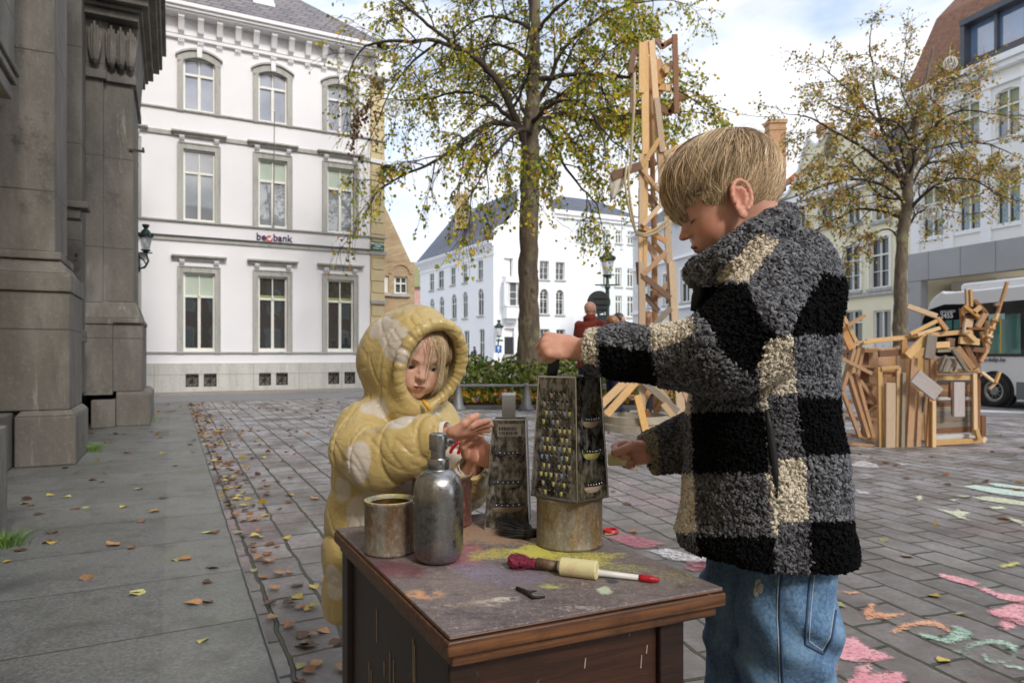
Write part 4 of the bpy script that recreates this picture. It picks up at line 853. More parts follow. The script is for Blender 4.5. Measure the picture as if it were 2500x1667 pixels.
# wheel arch is a dark recess disc proud of the body
body = m.build('body', busw, bus, bevel=.05)
m = MB(); BS.sheet(m, [(q(500, 200)[0], zroof-.01), q(500, 178), q(840, 140), (aB, q(840, 140)[1]), (aB, zroof-.01)], -1.9, -.18); m.build('roof_pod', busw, bus, bevel=.05)
m = MB(); BS.sheet(m, [(fl-.005, zwb), q(236, 585), q(252, 480), q(292, 400), q(430, 352), (q(700, 330)[0], zwt-.02), (aB, zwt), (aB, zwb)], -.02, .012); bb = m.build('window_band', busb, bus)
m = MB(); teal = glass('teal bus glass', rgb(90, 140, 134), ior=1.7); a0, a1 = q(800, 500)[0], q(1070, 500)[0]  # teal reflections put into the base colour of the bus windows
for (x0, x1, y0, y1) in ((245, 360, 510, 590), (440, 498, 480, 560), (512, 570, 475, 560)):
    m = MB(); BS.sheet(m, [q(x0, y1), q(x1, y1), q(x1, y0), q(x0, y0+6)], .013, .018); m.build('window', teal, bus)
m = MB(); BS.sheet(m, [(a0, zwb+.05), (a1, zwb+.05), (a1, q(1070, 430)[1]), (a0, q(1070, 430)[1])], .013, .018); m.build('window', teal, bus)
for k in range(1, 5): m = MB(); BS.sheet(m, [(a0+k*1.45, zwb+.05), (a1+k*1.45, zwb+.05), (a1+k*1.45, q(1070, 430)[1]), (a0+k*1.45, q(1070, 430)[1])], .013, .018); m.build('window', teal, bus)
m = MB(); ylw = pm('yellow pole', rgb(212, 184, 50), rgb(220, 190, 60), 2, .4)
for x in (905, 905+360): m = MB(); BS.box(m, q(x, 500)[0]-.015, q(x, 500)[0]+.015, .0185, .022, zwb+.06, q(1070, 430)[1]-.04); m.build('grab_pole', ylw, bus)
m = MB()
for k in range(7): z = zwt-.07-k*.045; BS.box(m, a0-.3, aB-.2, .0125, .02, z, z+.012)
m.build('louvre', pm('dark louvre', rgb(52, 54, 58)), bus)
m = MB(); BS.box(m, .42, aB-.1, -.01, .012, zsk, zgr); BS.box(m, fl+.2, -.42, -.01, .012, zsk, zgr); m.build('skirt', busg, bus, bevel=.005)
M = Matrix.Identity(4)
def wheel(a):
    rt = .31; c = BS.p(a, 0, rt); X = BS.d; Mw = Matrix((( X.x, 0, BS.n.x), (X.y, 0, BS.n.y), (0, 1, 0)))
    m = MB(); m.lathe(c, [(.0, -.02), (rt*1.22, -.02), (rt*1.22, .013), (0, .013)], 40, M=Mw); arch = m.build('wheel_arch', pm('black plastic', rgb(20, 20, 21)), bus)
    m = MB(); m.lathe(c, [(rt*.6, .02), (rt*.68, .05), (rt*.9, .055), (rt, .03), (rt, -.2), (rt*.6, -.2)], 40, M=Mw); w = m.build('wheel', pm('tyre rubber', rgb(34, 34, 34), rgb(44, 44, 43), 8, .8), bus, smooth=True)
    m = MB(); m.lathe(c, [(0, .03), (.07, .03), (.08, .015), (rt*.45, .0), (rt*.52, .03), (rt*.63, .035), (rt*.64, 0.0)], 40, M=Mw)
    for k in range(10):
        t = 2*math.pi*k/10; m.ball(c+Mw@Vector((.115*math.cos(t), .115*math.sin(t), .018)), .014, 6, 5)
    m.build('rim', pm('dull steel', rgb(150, 150, 146), rgb(176, 176, 172), 9, .4, metal=.8), w, auto=True)
wheel(0.0); wheel(5.2)
tws = pm('white lettering', rgb(225, 228, 230)); M1 = fr_mat(BS, *q(452, 447)[:1], .02, q(452, 447)[1])
a_, z_ = q(452, 447); text_obj('2455', .15, fr_mat(BS, a_, .014, z_), tws, 'fleet_number', bus, .002, bold=.003)
a_, z_ = q(460, 412); text_obj('MERCURIUS', .065, fr_mat(BS, a_, .014, z_), tws, 'lettering', bus, .002)
a_, z_ = q(815, 812); text_obj('www.delijn.be', .105, fr_mat(BS, a_, .014, z_), pm('dark blue lettering', rgb(50, 58, 92)), 'lettering', bus, .002, bold=.001)
a_, z_ = q(870, 452); m = MB(); BS.box(m, a_-.16, a_+.16, .019, .022, z_-.06, z_+.05); m.build('destination_display', pm('display', rgb(170, 200, 196)), bus)
# road in front of the bus and its line
m = MB(); pts = [G(2300, 1012), G(2700, 1030), G(2700, 905), G(1900, 895), G(1900, 903), G(2150, 935)]
m.add([(p.x, p.y, .004) for p in pts], [(0, 1, 2, 3, 4, 5)]); tag(m.build('bus_road', asphalt), kind='structure')
m = MB(); p = [G(2300, 1004), G(2700, 1016), G(2700, 1009), G(2300, 999)]; m.add([(x.x, x.y, .008) for x in p], [(0, 1, 2, 3)]); tag(m.build('road_marking', pm('road paint', rgb(200, 200, 196), rgb(215, 215, 212), 9, .7)), kind='structure')
# ============================================================ TREES
def mat_leaf(name, rough=.5):
    m = NT(name); a = m.n('ShaderNodeAttribute', attribute_name='Col'); m.val('Base Color', a.outputs['Color']); m.val('Roughness', rough); m.val('Specular IOR Level', .3)
    tr = m.n('ShaderNodeBsdfTranslucent'); m.l(a.outputs['Color'], tr.inputs[0]); mixs = m.n('ShaderNodeMixShader'); mixs.inputs[0].default_value = .42
    m.l(m.b.outputs[0], mixs.inputs[1]); m.l(tr.outputs[0], mixs.inputs[2]); m.l(mixs.outputs[0], m.out.inputs[0]); return m.m
leafm = mat_leaf('autumn leaf')
def bark_mat(name, c1, c2, moss):
    m = NT(name); a = m.noise(9, 6, .7, m.vec((1, 1, .25))); b = m.vor(16, m.vec((1, 1, .4))); d = m.noise(4, 5, .6)
    c = m.ramp(a, [(.3, c1), (.7, c2)]); c = m.mix(m.ramp(d, [(.5, 0.), (.68, .7)]), c, moss); c = m.mix(m.ramp(b, [(.0, .6), (.25, 0.)]), c, tuple(x*.5 for x in c1))
    m.val('Base Color', c); m.val('Roughness', .9); b1 = m.bump(a, .7, .03); m.bump(b, .6, .02, b1); return m.m
bark1 = bark_mat('linden bark', rgb(70, 60, 50), rgb(118, 104, 86), rgb(132, 130, 96)); bark2 = bark_mat('twig bark', rgb(44, 36, 32), rgb(70, 58, 48), rgb(60, 54, 44))
def leaves(pts, dirs, size, cols, name, parent, mat=leafm, jit=.35, flat=False):
    n = len(pts); pts = np.asarray(pts); size = np.asarray(size).reshape(-1, 1)
    d = np.asarray(dirs)+rng.normal(0, jit, (n, 3)); d /= np.linalg.norm(d, axis=1, keepdims=True)
    r = rng.normal(0, 1, (n, 3)); 
    if flat: r = np.tile([0, 0, 1.0], (n, 1))+rng.normal(0, .25, (n, 3)); s = np.cross(d, r)
    else: s = np.cross(d, r)
    s /= np.linalg.norm(s, axis=1, keepdims=True)+1e-9; nn = np.cross(s, d)
    fold = rng.uniform(.05, .35, (n, 1)); w = .46; curl = rng.uniform(-.25, .25, (n, 1))
    V = np.stack([pts, pts+size*(d*.28+s*w+nn*fold*w), pts+size*(d*.72+s*w*.72+nn*(fold*w*.7+curl*.4)), pts+size*(d*1.05+nn*curl), pts+size*(d*.72-s*w*.72+nn*(fold*w*.7+curl*.4)), pts+size*(d*.28-s*w+nn*fold*w)], 1).reshape(-1, 3)
    b = np.arange(n)[:, None]*6; Fc = np.concatenate([b+[0, 1, 2, 3], b+[0, 3, 4, 5]], 0)
    return np_obj(name, V, Fc, mat, parent, smooth=False, cols=np.repeat(cols, 6, 0))
class Tree:
    def __init__(s): s.mb = MB(); s.tw = MB(); s.lp = []; s.ld = []
    def twig(s, p, d, L, r, droop, leafp, seg=5):
        pts = [p]; rad = [r]; q = Vector(p); d = Vector(d).normalized()
        for i in range(seg):
            d = (d+Vector((random.gauss(0, .16), random.gauss(0, .16), random.gauss(0, .12)-droop*.33))).normalized(); q = q+d*(L/seg); pts.append(q); rad.append(max(r*(1-(i+1)/seg)**.8, .0035))
            if i >= 1:
                for _ in range(2):
                    if random.random() < leafp: s.lp.append(tuple(q+Vector((random.gauss(0, .045), random.gauss(0, .045), random.gauss(0, .045))))); s.ld.append(tuple(d*.4+Vector((random.gauss(0, .5), random.gauss(0, .5), -.7))))
        s.tw.tube(pts, rad, 3, cap=False)
    def second(s, p, d, L, r, droop, leafp, ntw=6):
        pts = [p]; rad = [r]; q = Vector(p); d = Vector(d).normalized(); seg = 6
        for i in range(seg):
            d = (d+Vector((random.gauss(0, .17), random.gauss(0, .17), random.gauss(0, .12)-droop*.2))).normalized(); q = q+d*(L/seg); pts.append(q); rad.append(max(r*(1-(i+1)/seg)**.9, .005))
            for _ in range(ntw//3 if i else 0):
                dd = (d+Vector((random.gauss(0, .8), random.gauss(0, .8), random.gauss(-.1, .6)))); s.twig(q, dd, L*random.uniform(.25, .6), r*.35, droop*1.6, leafp)
        s.tw.tube(pts, rad, 5, cap=False); s.twig(q, d, L*.5, r*.3, droop*2, leafp)
    def limb(s, pts, r0, r1, droop=.5, leafp=.5, dens=2.2, L=1.5, start=.15, ntw=6):
        P = []; n = len(pts)
        for i in range(n-1):
            for k in range(4):
                t = k/4; p0, p1, p2, p3 = pts[max(i-1, 0)], pts[i], pts[i+1], pts[min(i+2, n-1)]
                P.append(.5*((2*p1)+(p2-p0)*t+(2*p0-5*p1+4*p2-p3)*t*t+(3*p1-p0-3*p2+p3)*t**3))
        P.append(pts[-1]); N = len(P); rad = [r0+(r1-r0)*(i/(N-1))**.85 for i in range(N)]
        P = [P[0]]+[p+Vector((random.gauss(0, 1), random.gauss(0, 1), random.gauss(0, 1)))*r0*.18 for p in P[1:]]
        s.mb.tube(P, rad, 9, cap=False)
        tot = sum((P[i+1]-P[i]).length for i in range(N-1)); acc = 0
        for i in range(1, N-1):
            seg = (P[i+1]-P[i]).length; acc += seg
            if i/N < start: continue
            for _ in range(int(seg*dens+random.random())):
                ax = (P[i+1]-P[i]).normalized(); side = Vector((random.gauss(0, 1), random.gauss(0, 1), random.gauss(.15, .8))); side = (side-ax*side.dot(ax)).normalized()
                s.second(P[i]+(P[i+1]-P[i])*random.random(), ax*.55+side, L*random.uniform(.5, 1.15)*(1.15-.5*i/N), rad[i]*.38+.006, droop, leafp, ntw)
        s.second(P[-1], P[-1]-P[-2], L*.9, r1, droop, leafp, ntw)
def PX(lst, Y, dy=0.0): return [P3(u, v, Y+dy*i/(len(lst)-1)) for i, (u, v) in enumerate(lst)]
random.seed(5)
# ---- first tree
T = Tree(); YT = 14.0
tb = P3(1288, 865, YT); T1 = empty('linden_tree', (tb.x, tb.y, 0), 'tall linden tree with mottled trunk and drooping yellow green twigs in the flower bed', 'tree')
trk = MB(); tp = [P3(1288, 982, YT), P3(1289, 890, YT), P3(1290, 780, YT), P3(1289, 640, YT), P3(1292, 480, YT), P3(1294, 340, YT), P3(1300, 240, YT), P3(1304, 120, YT), P3(1308, 0, YT), P3(1313, -160, YT)]
rr = [.32, .26, .22, .205, .20, .185, .15, .12, .10, .07]; PP = []; RD = []
for i in range(len(tp)-1):
    for k in range(6): t = k/6; PP.append(tp[i].lerp(tp[i+1], t)+Vector((random.gauss(0, .01), random.gauss(0, .01), 0))); RD.append((rr[i]+(rr[i+1]-rr[i])*t)*random.uniform(.95, 1.06))
PP.append(tp[-1]); RD.append(rr[-1]); trk.tube(PP, RD, 20)
for _ in range(26):
    k = random.randrange(6, len(PP)-18); a = random.uniform(0, 6.28); trk.ball(PP[k]+Vector((math.cos(a), math.sin(a), 0))*RD[k]*.86, random.uniform(.03, .07), 8, 6, (1, 1, 1.5))
trk.build('trunk', bark1, T1, smooth=True)
LB = [([(1287, 335), (1262, 295), (1225, 215), (1180, 160), (1130, 125), (1070, 103), (980, 100), (890, 110)], -.9, .115, .03, .45, .30),
      ([(1130, 125), (1070, 80), (1020, 40), (965, -10), (900, -60)], -.7, .06, .02, .4, .30),
      ([(1070, 103), (1010, 150), (960, 210), (925, 290)], .8, .04, .015, .8, .20),
      ([(1283, 345), (1262, 310), (1215, 260), (1175, 235), (1120, 225), (1050, 240), (960, 245)], 1.2, .08, .02, .6, .35),
      ([(1283, 350), (1255, 305), (1190, 305), (1130, 345), (1075, 385), (1000, 420), (940, 455)], -1.0, .09, .02, .95, .30),
      ([(1300, 75), (1265, 55), (1210, 40), (1160, 50), (1110, 90)], .9, .06, .02, .5, .5),
      ([(1292, 330), (1320, 295), (1360, 278), (1410, 285), (1450, 300), (1530, 292), (1640, 280)], .5, .10, .025, .6, .75),
      ([(1303, 200), (1350, 190), (1420, 180), (1500, 185), (1600, 200), (1680, 235)], -.6, .08, .02, .5, .8),
      ([(1295, 345), (1325, 310), (1350, 340), (1372, 395), (1420, 460), (1460, 500)], 1.0, .07, .02, .9, .6),
      ([(1297, 260), (1330, 225), (1370, 130), (1430, 70), (1510, 20), (1600, 0)], 1.0, .08, .02, .4, .8),
      ([(1306, 90), (1340, 40), (1400, -10), (1480, -50), (1560, -80)], -.9, .06, .02, .4, .8),
      ([(1300, 20), (1270, -40), (1200, -80), (1100, -110)], .6, .06, .02, .4, .5),
      ([(1298, 320), (1290, 300), (1275, 262), (1250, 222), (1195, 180)], 3.2, .08, .02, .6, .5),
      ([(1298, 300), (1330, 255), (1390, 228), (1470, 230), (1560, 240)], 3.0, .08, .02, .6, .8),
      ([(1298, 330), (1280, 315), (1252, 330), (1205, 380), (1170, 440)], -2.4, .07, .02, .9, .5),
      ([(1298, 300), (1318, 280), (1355, 250), (1420, 250), (1480, 330)], -2.6, .07, .02, .7, .7),
      ([(1302, 180), (1270, 130), (1200, 110), (1130, 140), (1050, 190)], 2.8, .06, .02, .6, .45)]
for lst, dy, r0, r1, dr, lpz in LB: T.limb(PX(lst, YT, dy), r0*.8, r1*.8, droop=dr*.62, leafp=lpz*1.15, dens=3.6, L=1.6, ntw=12)
T.mb.build('limbs', bark2, T1, smooth=True); 
tw = T.tw.build('twigs', bark2, T1, smooth=True)
def autumn(n, pal, w):
    pal = np.array(pal); c = pal[rng.choice(len(pal), n, p=np.array(w)/sum(w))]*rng.uniform(.75, 1.25, (n, 1)); return np.clip(c, 0, 1)
pal1 = [rgb(168, 172, 52), rgb(208, 190, 58), rgb(130, 144, 48), rgb(222, 174, 60), rgb(172, 122, 50), rgb(98, 116, 42)]
leaves(T.lp, T.ld, rng.uniform(.048, .088, len(T.lp)), autumn(len(T.lp), pal1, [6, 5, 4, 2, 1, 3]), 'foliage', T1)
n1 = len(T.lp)
# clusters of dry seeds hanging at the left end
sd = []; sdd = []
for (u, v0, v1) in ((905, 190, 350), (870, 270, 330), (918, 200, 370), (892, 240, 300), (860, 300, 380), (868, 260, 350)):
    for k in range(46): v = random.uniform(v0, v1); p = P3(u+random.gauss(0, 5)+(v1-v)*.06, v, 13.2+random.gauss(0, .05)); sd.append(tuple(p)); sdd.append((0, 0, -1))
leaves(sd, sdd, rng.uniform(.04, .07, len(sd)), autumn(len(sd), [rgb(96, 62, 48), rgb(120, 84, 62)], [1, 1]), 'seed_clusters', T1)['kind'] = 'stuff'
# ---- second tree
random.seed(9); T = Tree(); Y2 = 17.0; t2 = P3(2200, 865, Y2)
T2 = empty('plane_tree', (t2.x, t2.y, 0), 'smaller street tree with reddish brown autumn crown in front of the yellow house', 'tree')
trk = MB(); tp = [P3(2200, 960, Y2), P3(2198, 800, Y2), P3(2198, 680, Y2), P3(2204, 580, Y2), P3(2213, 500, Y2), P3(2218, 440, Y2), P3(2228, 360, Y2), P3(2240, 280, Y2), P3(2262, 190, Y2), P3(2282, 100, Y2)]
rr = [.20, .17, .145, .14, .135, .11, .08, .065, .045, .02]; PP = []; RD = []
for i in range(len(tp)-1):
    for k in range(6): t = k/6; PP.append(tp[i].lerp(tp[i+1], t)+Vector((random.gauss(0, .01), random.gauss(0, .01), 0))); RD.append((rr[i]+(rr[i+1]-rr[i])*t)*random.uniform(.93, 1.08))
trk.tube(PP, RD, 16); trk.build('trunk', bark1, T2, smooth=True)
LB = [([(2214, 470), (2190, 400), (2160, 330), (2140, 250), (2130, 170), (2122, 90)], .3, .07, .015), ([(2214, 455), (2180, 420), (2120, 370), (2050, 330), (1980, 290), (1940, 280)], -.8, .06, .012),
      ([(2210, 540), (2170, 520), (2100, 510), (2030, 540), (1970, 580)], .6, .06, .012), ([(2216, 500), (2150, 450), (2070, 440), (1990, 460), (1940, 500)], -1.5, .05, .012),
      ([(2222, 420), (2260, 370), (2330, 350), (2400, 350), (2460, 370)], .5, .05, .012), ([(2214, 520), (2250, 480), (2310, 440), (2380, 440), (2440, 480)], -1.0, .055, .012),
      ([(2232, 330), (2250, 260), (2300, 210), (2360, 180)], 1.0, .04, .01), ([(2150, 300), (2100, 250), (2050, 200), (2010, 170)], .6, .04, .01), ([(2215, 560), (2240, 520), (2290, 510), (2340, 520)], .4, .035, .01),
      ([(2218, 430), (2200, 360), (2230, 290), (2200, 220), (2210, 140)], 1.6, .04, .01), ([(2218, 430), (2230, 380), (2190, 300), (2080, 280), (2020, 250)], -1.6, .04, .01), ([(2216, 480), (2150, 480), (2080, 400), (2000, 380)], 1.8, .04, .01),
      ([(2226, 380), (2290, 300), (2350, 270), (2430, 280)], -1.5, .04, .01), ([(2214, 480), (2260, 400), (2340, 400), (2420, 420)], 1.8, .04, .01), ([(2205, 600), (2170, 560), (2110, 580), (2060, 610)], .5, .03, .008)]
for lst, dy, r0, r1 in LB: T.limb(PX(lst, Y2, dy), r0, r1, droop=.12, leafp=.42, dens=4.3, L=1.15, ntw=12)
T.mb.build('limbs', bark2, T2, smooth=True); T.tw.build('twigs', bark2, T2, smooth=True)
pal2 = [rgb(184, 156, 76), rgb(206, 174, 84), rgb(150, 154, 64), rgb(170, 112, 70), rgb(116, 124, 54), rgb(206, 172, 84)]
leaves(T.lp, T.ld, rng.uniform(.045, .08, len(T.lp)), autumn(len(T.lp), pal2, [5, 3, 4, 3, 3, 2]), 'foliage', T2)
print('leaves', n1, len(T.lp))
wirem = pm('white wire', rgb(220, 220, 214))
def globe(u, v, Y, r, label, grp='white wire globes hung in the trees'):
    p = P3(u, v, Y); m = MB()
    for k in range(7):
        a = math.pi*k/7; m.tube([p+Vector((r*math.sin(t)*math.cos(a), r*math.sin(t)*math.sin(a), r*math.cos(t))) for t in np.linspace(0, 2*math.pi, 25)], .007, 4, cap=False)
    m.tube([p+Vector((0, 0, r)), p+Vector((0, 0, r+.25))], .004, 4); m.ball(p-Vector((0, 0, r*.2)), r*.25, 8, 6)
    return tag(m.build('wire_globe', wirem), label, 'ornament', grp)
globe(2133, 180, 16.6, .17, 'white wire globe hung highest in the left half of the smaller tree'); globe(2320, 155, 17.2, .16, 'white wire globe in front of the brown tiled roof'); globe(2258, 227, 17.0, .18, 'white wire globe in the middle of the smaller tree crown'); globe(2278, 520, 16.8, .18, 'white wire globe lowest in the smaller tree before a house window'); globe(960, 265, 13.5, .17, 'faint wire globe hung on the left side of the tall linden tree')
m = MB(); c0, c1 = P3(1600, 165, 20), P3(1900, 285, 26); n = 12
m.tube([c0.lerp(c1, t)-Vector((0, 0, .5*math.sin(math.pi*t))) for t in np.linspace(0, 1, n)], .012, 4)
tag(m.build('overhead_cable', blackiron), 'thin overhead cable running down behind the boy towards the brick chimney', 'cable')

# ============================================================ FLOWER BED
bx0, bx1, by0, by1 = P3(1075, 0, 12.1).x-1.6, P3(1640, 0, 12.1).x+.6, 12.1, 16.6
kerb = pm('dark kerb stone', rgb(62, 62, 62), rgb(84, 84, 82), 6, .7, bump=.3, bscale=30)
m = MB(); r = 1.2; out = []; inn = []
for cx, cy, a0 in ((bx1-r, by0+r, -90), (bx1-r, by1-r, 0), (bx0+r, by1-r, 90), (bx0+r, by0+r, 180)):
    for k in range(9): a = R(a0+90*k/8); out.append((cx+r*math.cos(a), cy+r*math.sin(a))); inn.append((cx+(r-.16)*math.cos(a), cy+(r-.16)*math.sin(a)))
n = len(out)
for i in range(n):
    j = (i+1) % n; m.hexa([(*out[i], -.02), (*out[j], -.02), (*inn[j], -.02), (*inn[i], -.02), (*out[i], .07), (*out[j], .07), (*inn[j], .07), (*inn[i], .07)])
tag(m.build('bed_kerb', kerb, smooth=False), kind='structure')
m = MB(); m.add([(x, y, .05) for x, y in inn], [tuple(range(n))]); tag(m.build('bed_soil', pm('soil', rgb(58, 46, 36), rgb(84, 66, 48), 12, .9, bump=.8, bscale=30)), kind='structure')
N = 9000; P = np.zeros((N, 3)); P[:, 0] = rng.uniform(bx0+.3, bx1-.3, N); P[:, 1] = by0+.8+rng.beta(1.1, 2.2, N)*(by1-by0-1.4)
hh = .42+.42*np.clip((P[:, 1]-by0-.8)/1.2, 0, 1)+.07*np.sin(P[:, 0]*5.1)+.05*np.sin(P[:, 0]*13+P[:, 1]*7)
P[:, 2] = .06+hh*rng.uniform(0, 1, N)**.55
D = rng.normal(0, 1, (N, 3)); D[:, 2] = abs(D[:, 2])
hp = [rgb(92, 112, 44), rgb(120, 138, 56), rgb(64, 84, 36), rgb(146, 140, 70), rgb(150, 110, 76), rgb(200, 190, 170)]
tag(leaves(P, D, rng.uniform(.05, .10, N), autumn(N, hp, [6, 5, 5, 2, 1.2, .7]), 'hedge_shrubs', None), 'low green shrubs with pale seed heads filling the railed bed', 'shrubs', kind='stuff')
N = 4200; P = np.zeros((N, 3)); P[:, 0] = rng.uniform(bx0+.2, bx1-.2, N); P[:, 1] = by0+.22+rng.uniform(0, 1, N)*.95; P[:, 2] = .07+(P[:, 1]-by0)*.22*rng.uniform(0, 1, N)+.03
D = rng.normal(0, 1, (N, 3)); D[:, 2] = abs(D[:, 2])+.3
fp = [rgb(96, 120, 48), rgb(206, 162, 50), rgb(186, 116, 54), rgb(70, 92, 40), rgb(150, 118, 180), rgb(214, 190, 120)]
tag(leaves(P, D, rng.uniform(.05, .10, N), autumn(N, fp, [5, 3, 3, 3, .5, 1]), 'ground_cover', None), 'fallen yellow leaves and violet pansies along the front of the railed bed', 'ground cover', kind='stuff')
iron = pm('grey cast iron', rgb(104, 106, 106), rgb(126, 128, 128), 8, .5, metal=.3, bump=.2, bscale=40)
Yb = 12.1-.02; bl_ = {1118: 'grey cone bollard between the hooded child and the small grater', 1285: 'grey cone bollard right beside the tall grater', 1452: 'grey cone bollard behind the tall grater', 1618: 'grey cone bollard behind the legs of the wooden tower'}
for u, lb in bl_.items():
    p = P3(u, 865, Yb-.12); m = MB(); h = .50
    m.lathe((p.x, p.y, 0), [(.0, 0), (.145, 0), (.145, .03), (.10, .10), (.055, .36), (.045, .44), (.05, .45), (.04, .47), (.0, h)], 20); tag(m.build('bollard', iron, None, smooth=True), lb, 'bollard', 'cone bollards along the flower bed')
m = MB(); z = .46; a, b = P3(1118, 865, Yb-.12), P3(1618, 865, Yb-.12); m.tube([(a.x-1.3, a.y+.15, .44), (a.x-.1, a.y, .44), (b.x, b.y, .44), (b.x+1, b.y+.2, .44)], .028, 10)
tag(m.build('railing', iron, None, smooth=True), 'thin grey iron rail linking the cone bollards before the shrubs', 'railing')

# ============================================================ LAMPS AND SIGNS
greeni = pm('dark green iron', rgb(28, 52, 46), rgb(40, 66, 58), 6, .4, metal=.2)
lg = NT('lantern glass'); lg.val('Base Color', rgb(214, 218, 220)); lg.val('Roughness', .1); lg.val('Transmission Weight', .6); lg.val('Alpha', .7); lg = lg.m
def lantern(par, c, s):   # c: bottom centre of the glass, s: scale
    c = Vector(c); m = MB(); m.lathe(c, [(.09*s, 0), (.15*s, .34*s)], 8); g = m.build('glass', lg, par, smooth=True)
    m = MB(); m.lathe(c, [(0, -.06*s), (.05*s, -.05*s), (.11*s, -.01*s), (.11*s, .01*s), (.0, .015*s)], 12); m.build('base_ring', greeni, par, auto=True)
    m = MB(); m.lathe(c+Vector((0, 0, .34*s)), [(.165*s, -.01*s), (.17*s, .02*s), (.12*s, .06*s), (.10*s, .14*s), (.055*s, .18*s), (.04*s, .21*s), (.07*s, .24*s), (.085*s, .30*s), (.0, .27*s)], 12); hd = m.build('cap', greeni, par, auto=True)
    for k in range(8):
        a = k*math.pi/4; q = MB(); q.ball(c+Vector((.16*s*math.cos(a), .16*s*math.sin(a), .385*s)), .03*s, 6, 5, (1, 1, 1.6)); q.build('finial', greeni, hd)
    m = MB(); m.ball(c+Vector((0, 0, .12*s)), .05*s, 8, 8, (1, 1, 1.7)); m.build('bulb', pm('bulb', rgb(235, 235, 230)), par)
Yl = 12.4; p = P3(356, 640, Yl); WL = empty('wall_lantern', p, 'green ornate wall lantern on the far end of the stone building', 'lamp')
lantern(WL, P3(356, 611, Yl), .74)
m = MB(); m.tube([p+Vector((-.14, .02, -.12)), p+Vector((-.02, 0, -.10)), p+Vector((.05, 0, .02)), p+Vector((0, 0, .17))], .018, 8)
m.tube([p+Vector((-.14, .02, .10)), p+Vector((-.05, 0, .05)), p+Vector((.02, 0, -.06)), p+Vector((-.06, 0, -.10))], .014, 8); m.box(p+Vector((-.15, .02, 0)), (.03, .08, .36)); m.tube([p+Vector((-.1, 0, .17)), p+Vector((.12, 0, .17))], .012, 6); m.build('bracket', greeni, WL)
p = P3(971, 730, 34); WL2 = empty('wall_lantern', p, 'small green lantern on the tan brick house above the hood', 'lamp')
lantern(WL2, P3(971, 735, 34), 2.0); m = MB(); m.tube([p+Vector((0, 0, -.2)), p+Vector((0, 0, -1.2)), p+Vector((-.6, 1.0, -1.4))], .05, 8); m.build('bracket', greeni, WL2)
p = G(1483, 935); p = P3(1483, 865, 24.0); SL = empty('street_lamp', (p.x, p.y, 0), 'tall dark green street lamp with glass lantern behind the man in the rust coat', 'street lamp')
zt = P3(0, 672, 24).z; m = MB(); m.lathe((p.x, p.y, 0), [(.0, 0), (.2, 0), (.2, .35), (.12, .5), (.10, 1.3), (.13, 1.4), (.075, 1.5), (.07, zt-.5), (.11, zt-.45), (.06, zt-.35), (.05, zt-.05), (.1, zt-.02)], 14); m.build('pole', greeni, SL, auto=True)
m = MB(); m.beam((p.x-.45, p.y, zt-.35), (p.x+.45, p.y, zt-.35), .05, .05); m.build('crossbar', greeni, SL); lantern(SL, (p.x, p.y, zt), 1.6)
def disc_sign(name, u, v, Y, r, label, kind):
    p = P3(u, v, Y); par = empty(name, (p.x, p.y, 0), label, 'sign'); Mx = Matrix(((1, 0, 0), (0, 0, 1), (0, 1, 0)))
    q = MB(); q.tube([(p.x, p.y+.05, 0), (p.x, p.y+.05, p.z+r*.6)], .035, 8); q.build('post', pm('sign post', rgb(140, 142, 144), None, 3, .4, metal=.6), par)
    return par, p, Mx
gal = pm('dark sign back', rgb(52, 60, 62), rgb(66, 74, 76), 3, .4, metal=.3)
par, p, Mx = disc_sign('traffic_sign_back', 1462, 738, 16.0, .34, 'dark back of a round traffic sign beside the street lamp', 'sign')
m = MB(); m.lathe(p, [(0, -.02), (.27, -.02), (.28, 0), (.27, .02), (0, .02)], 28, M=Mx); m.build('disc', gal, par)
m = MB(); [m.box(p+Vector((.05, -.04, dz)), (.34, .03, .03)) for dz in (-.16, -.04, .1)]; m.box(p+Vector((.1, -.03, -.5)), (.3, .03, .4)); m.build('clamp', gal, par)
redp = pm('red sign paint', rgb(206, 42, 46)); whp = pm('white sign paint', rgb(236, 236, 236)); bluep = pm('blue sign paint', rgb(28, 100, 178))
Yn = 40.0
par, p, Mx = disc_sign('no_lorries_sign', 1343, 841, Yn, .26, 'round red ringed no lorries sign right of the tree trunk', 'sign')
m = MB(); m.lathe(p, [(0, .0), (.24, .0)], 28, M=Mx); m.lathe(p, [(.165, -.02), (.235, -.02), (.235, .01)], 28, M=Mx); 
m = MB(); m.lathe(p, [(0, -.01), (.30, -.01), (.30, .01)], 28, M=Mx); m.build('face', whp, par); m = MB(); m.lathe(p, [(.225, -.03), (.32, -.03), (.32, .02)], 28, M=Mx); m.build('ring', redp, par)
m = MB(); m.box(p+Vector((-.03, -.03, .01)), (.2, .01, .11)); m.box(p+Vector((.11, -.03, -.01)), (.07, .01, .08)); m.lathe(p+Vector((-.07, -.035, -.06)), [(0, 0), (.03, 0)], 10, M=Mx); m.lathe(p+Vector((.09, -.035, -.06)), [(0, 0), (.03, 0)], 10, M=Mx); m.build('lorry_symbol', blackiron, par)
p = P3(1379, 870, 39.0); m = MB(); m.box(p, (.36, .04, .42)); pb = tag(m.build('orange_notice', pm('orange board', rgb(232, 92, 44)), None, bevel=.005), 'small orange notice board under the round red sign', 'sign'); m = MB(); m.tube([(p.x, p.y+.03, 0), (p.x, p.y+.03, p.z)], .03, 6); m.build('post', gal, pb)
text_obj('x', .2, Matrix.Translation(p+Vector((0, -.025, 0))) @ Matrix.Rotation(R(90), 4, 'X'), whp, 'lettering', pb)
p = P3(1217, 852, Yn); par = empty('one_way_sign', (p.x, p.y, 0), 'blue square one way sign with white arrow left of the trunk', 'sign')
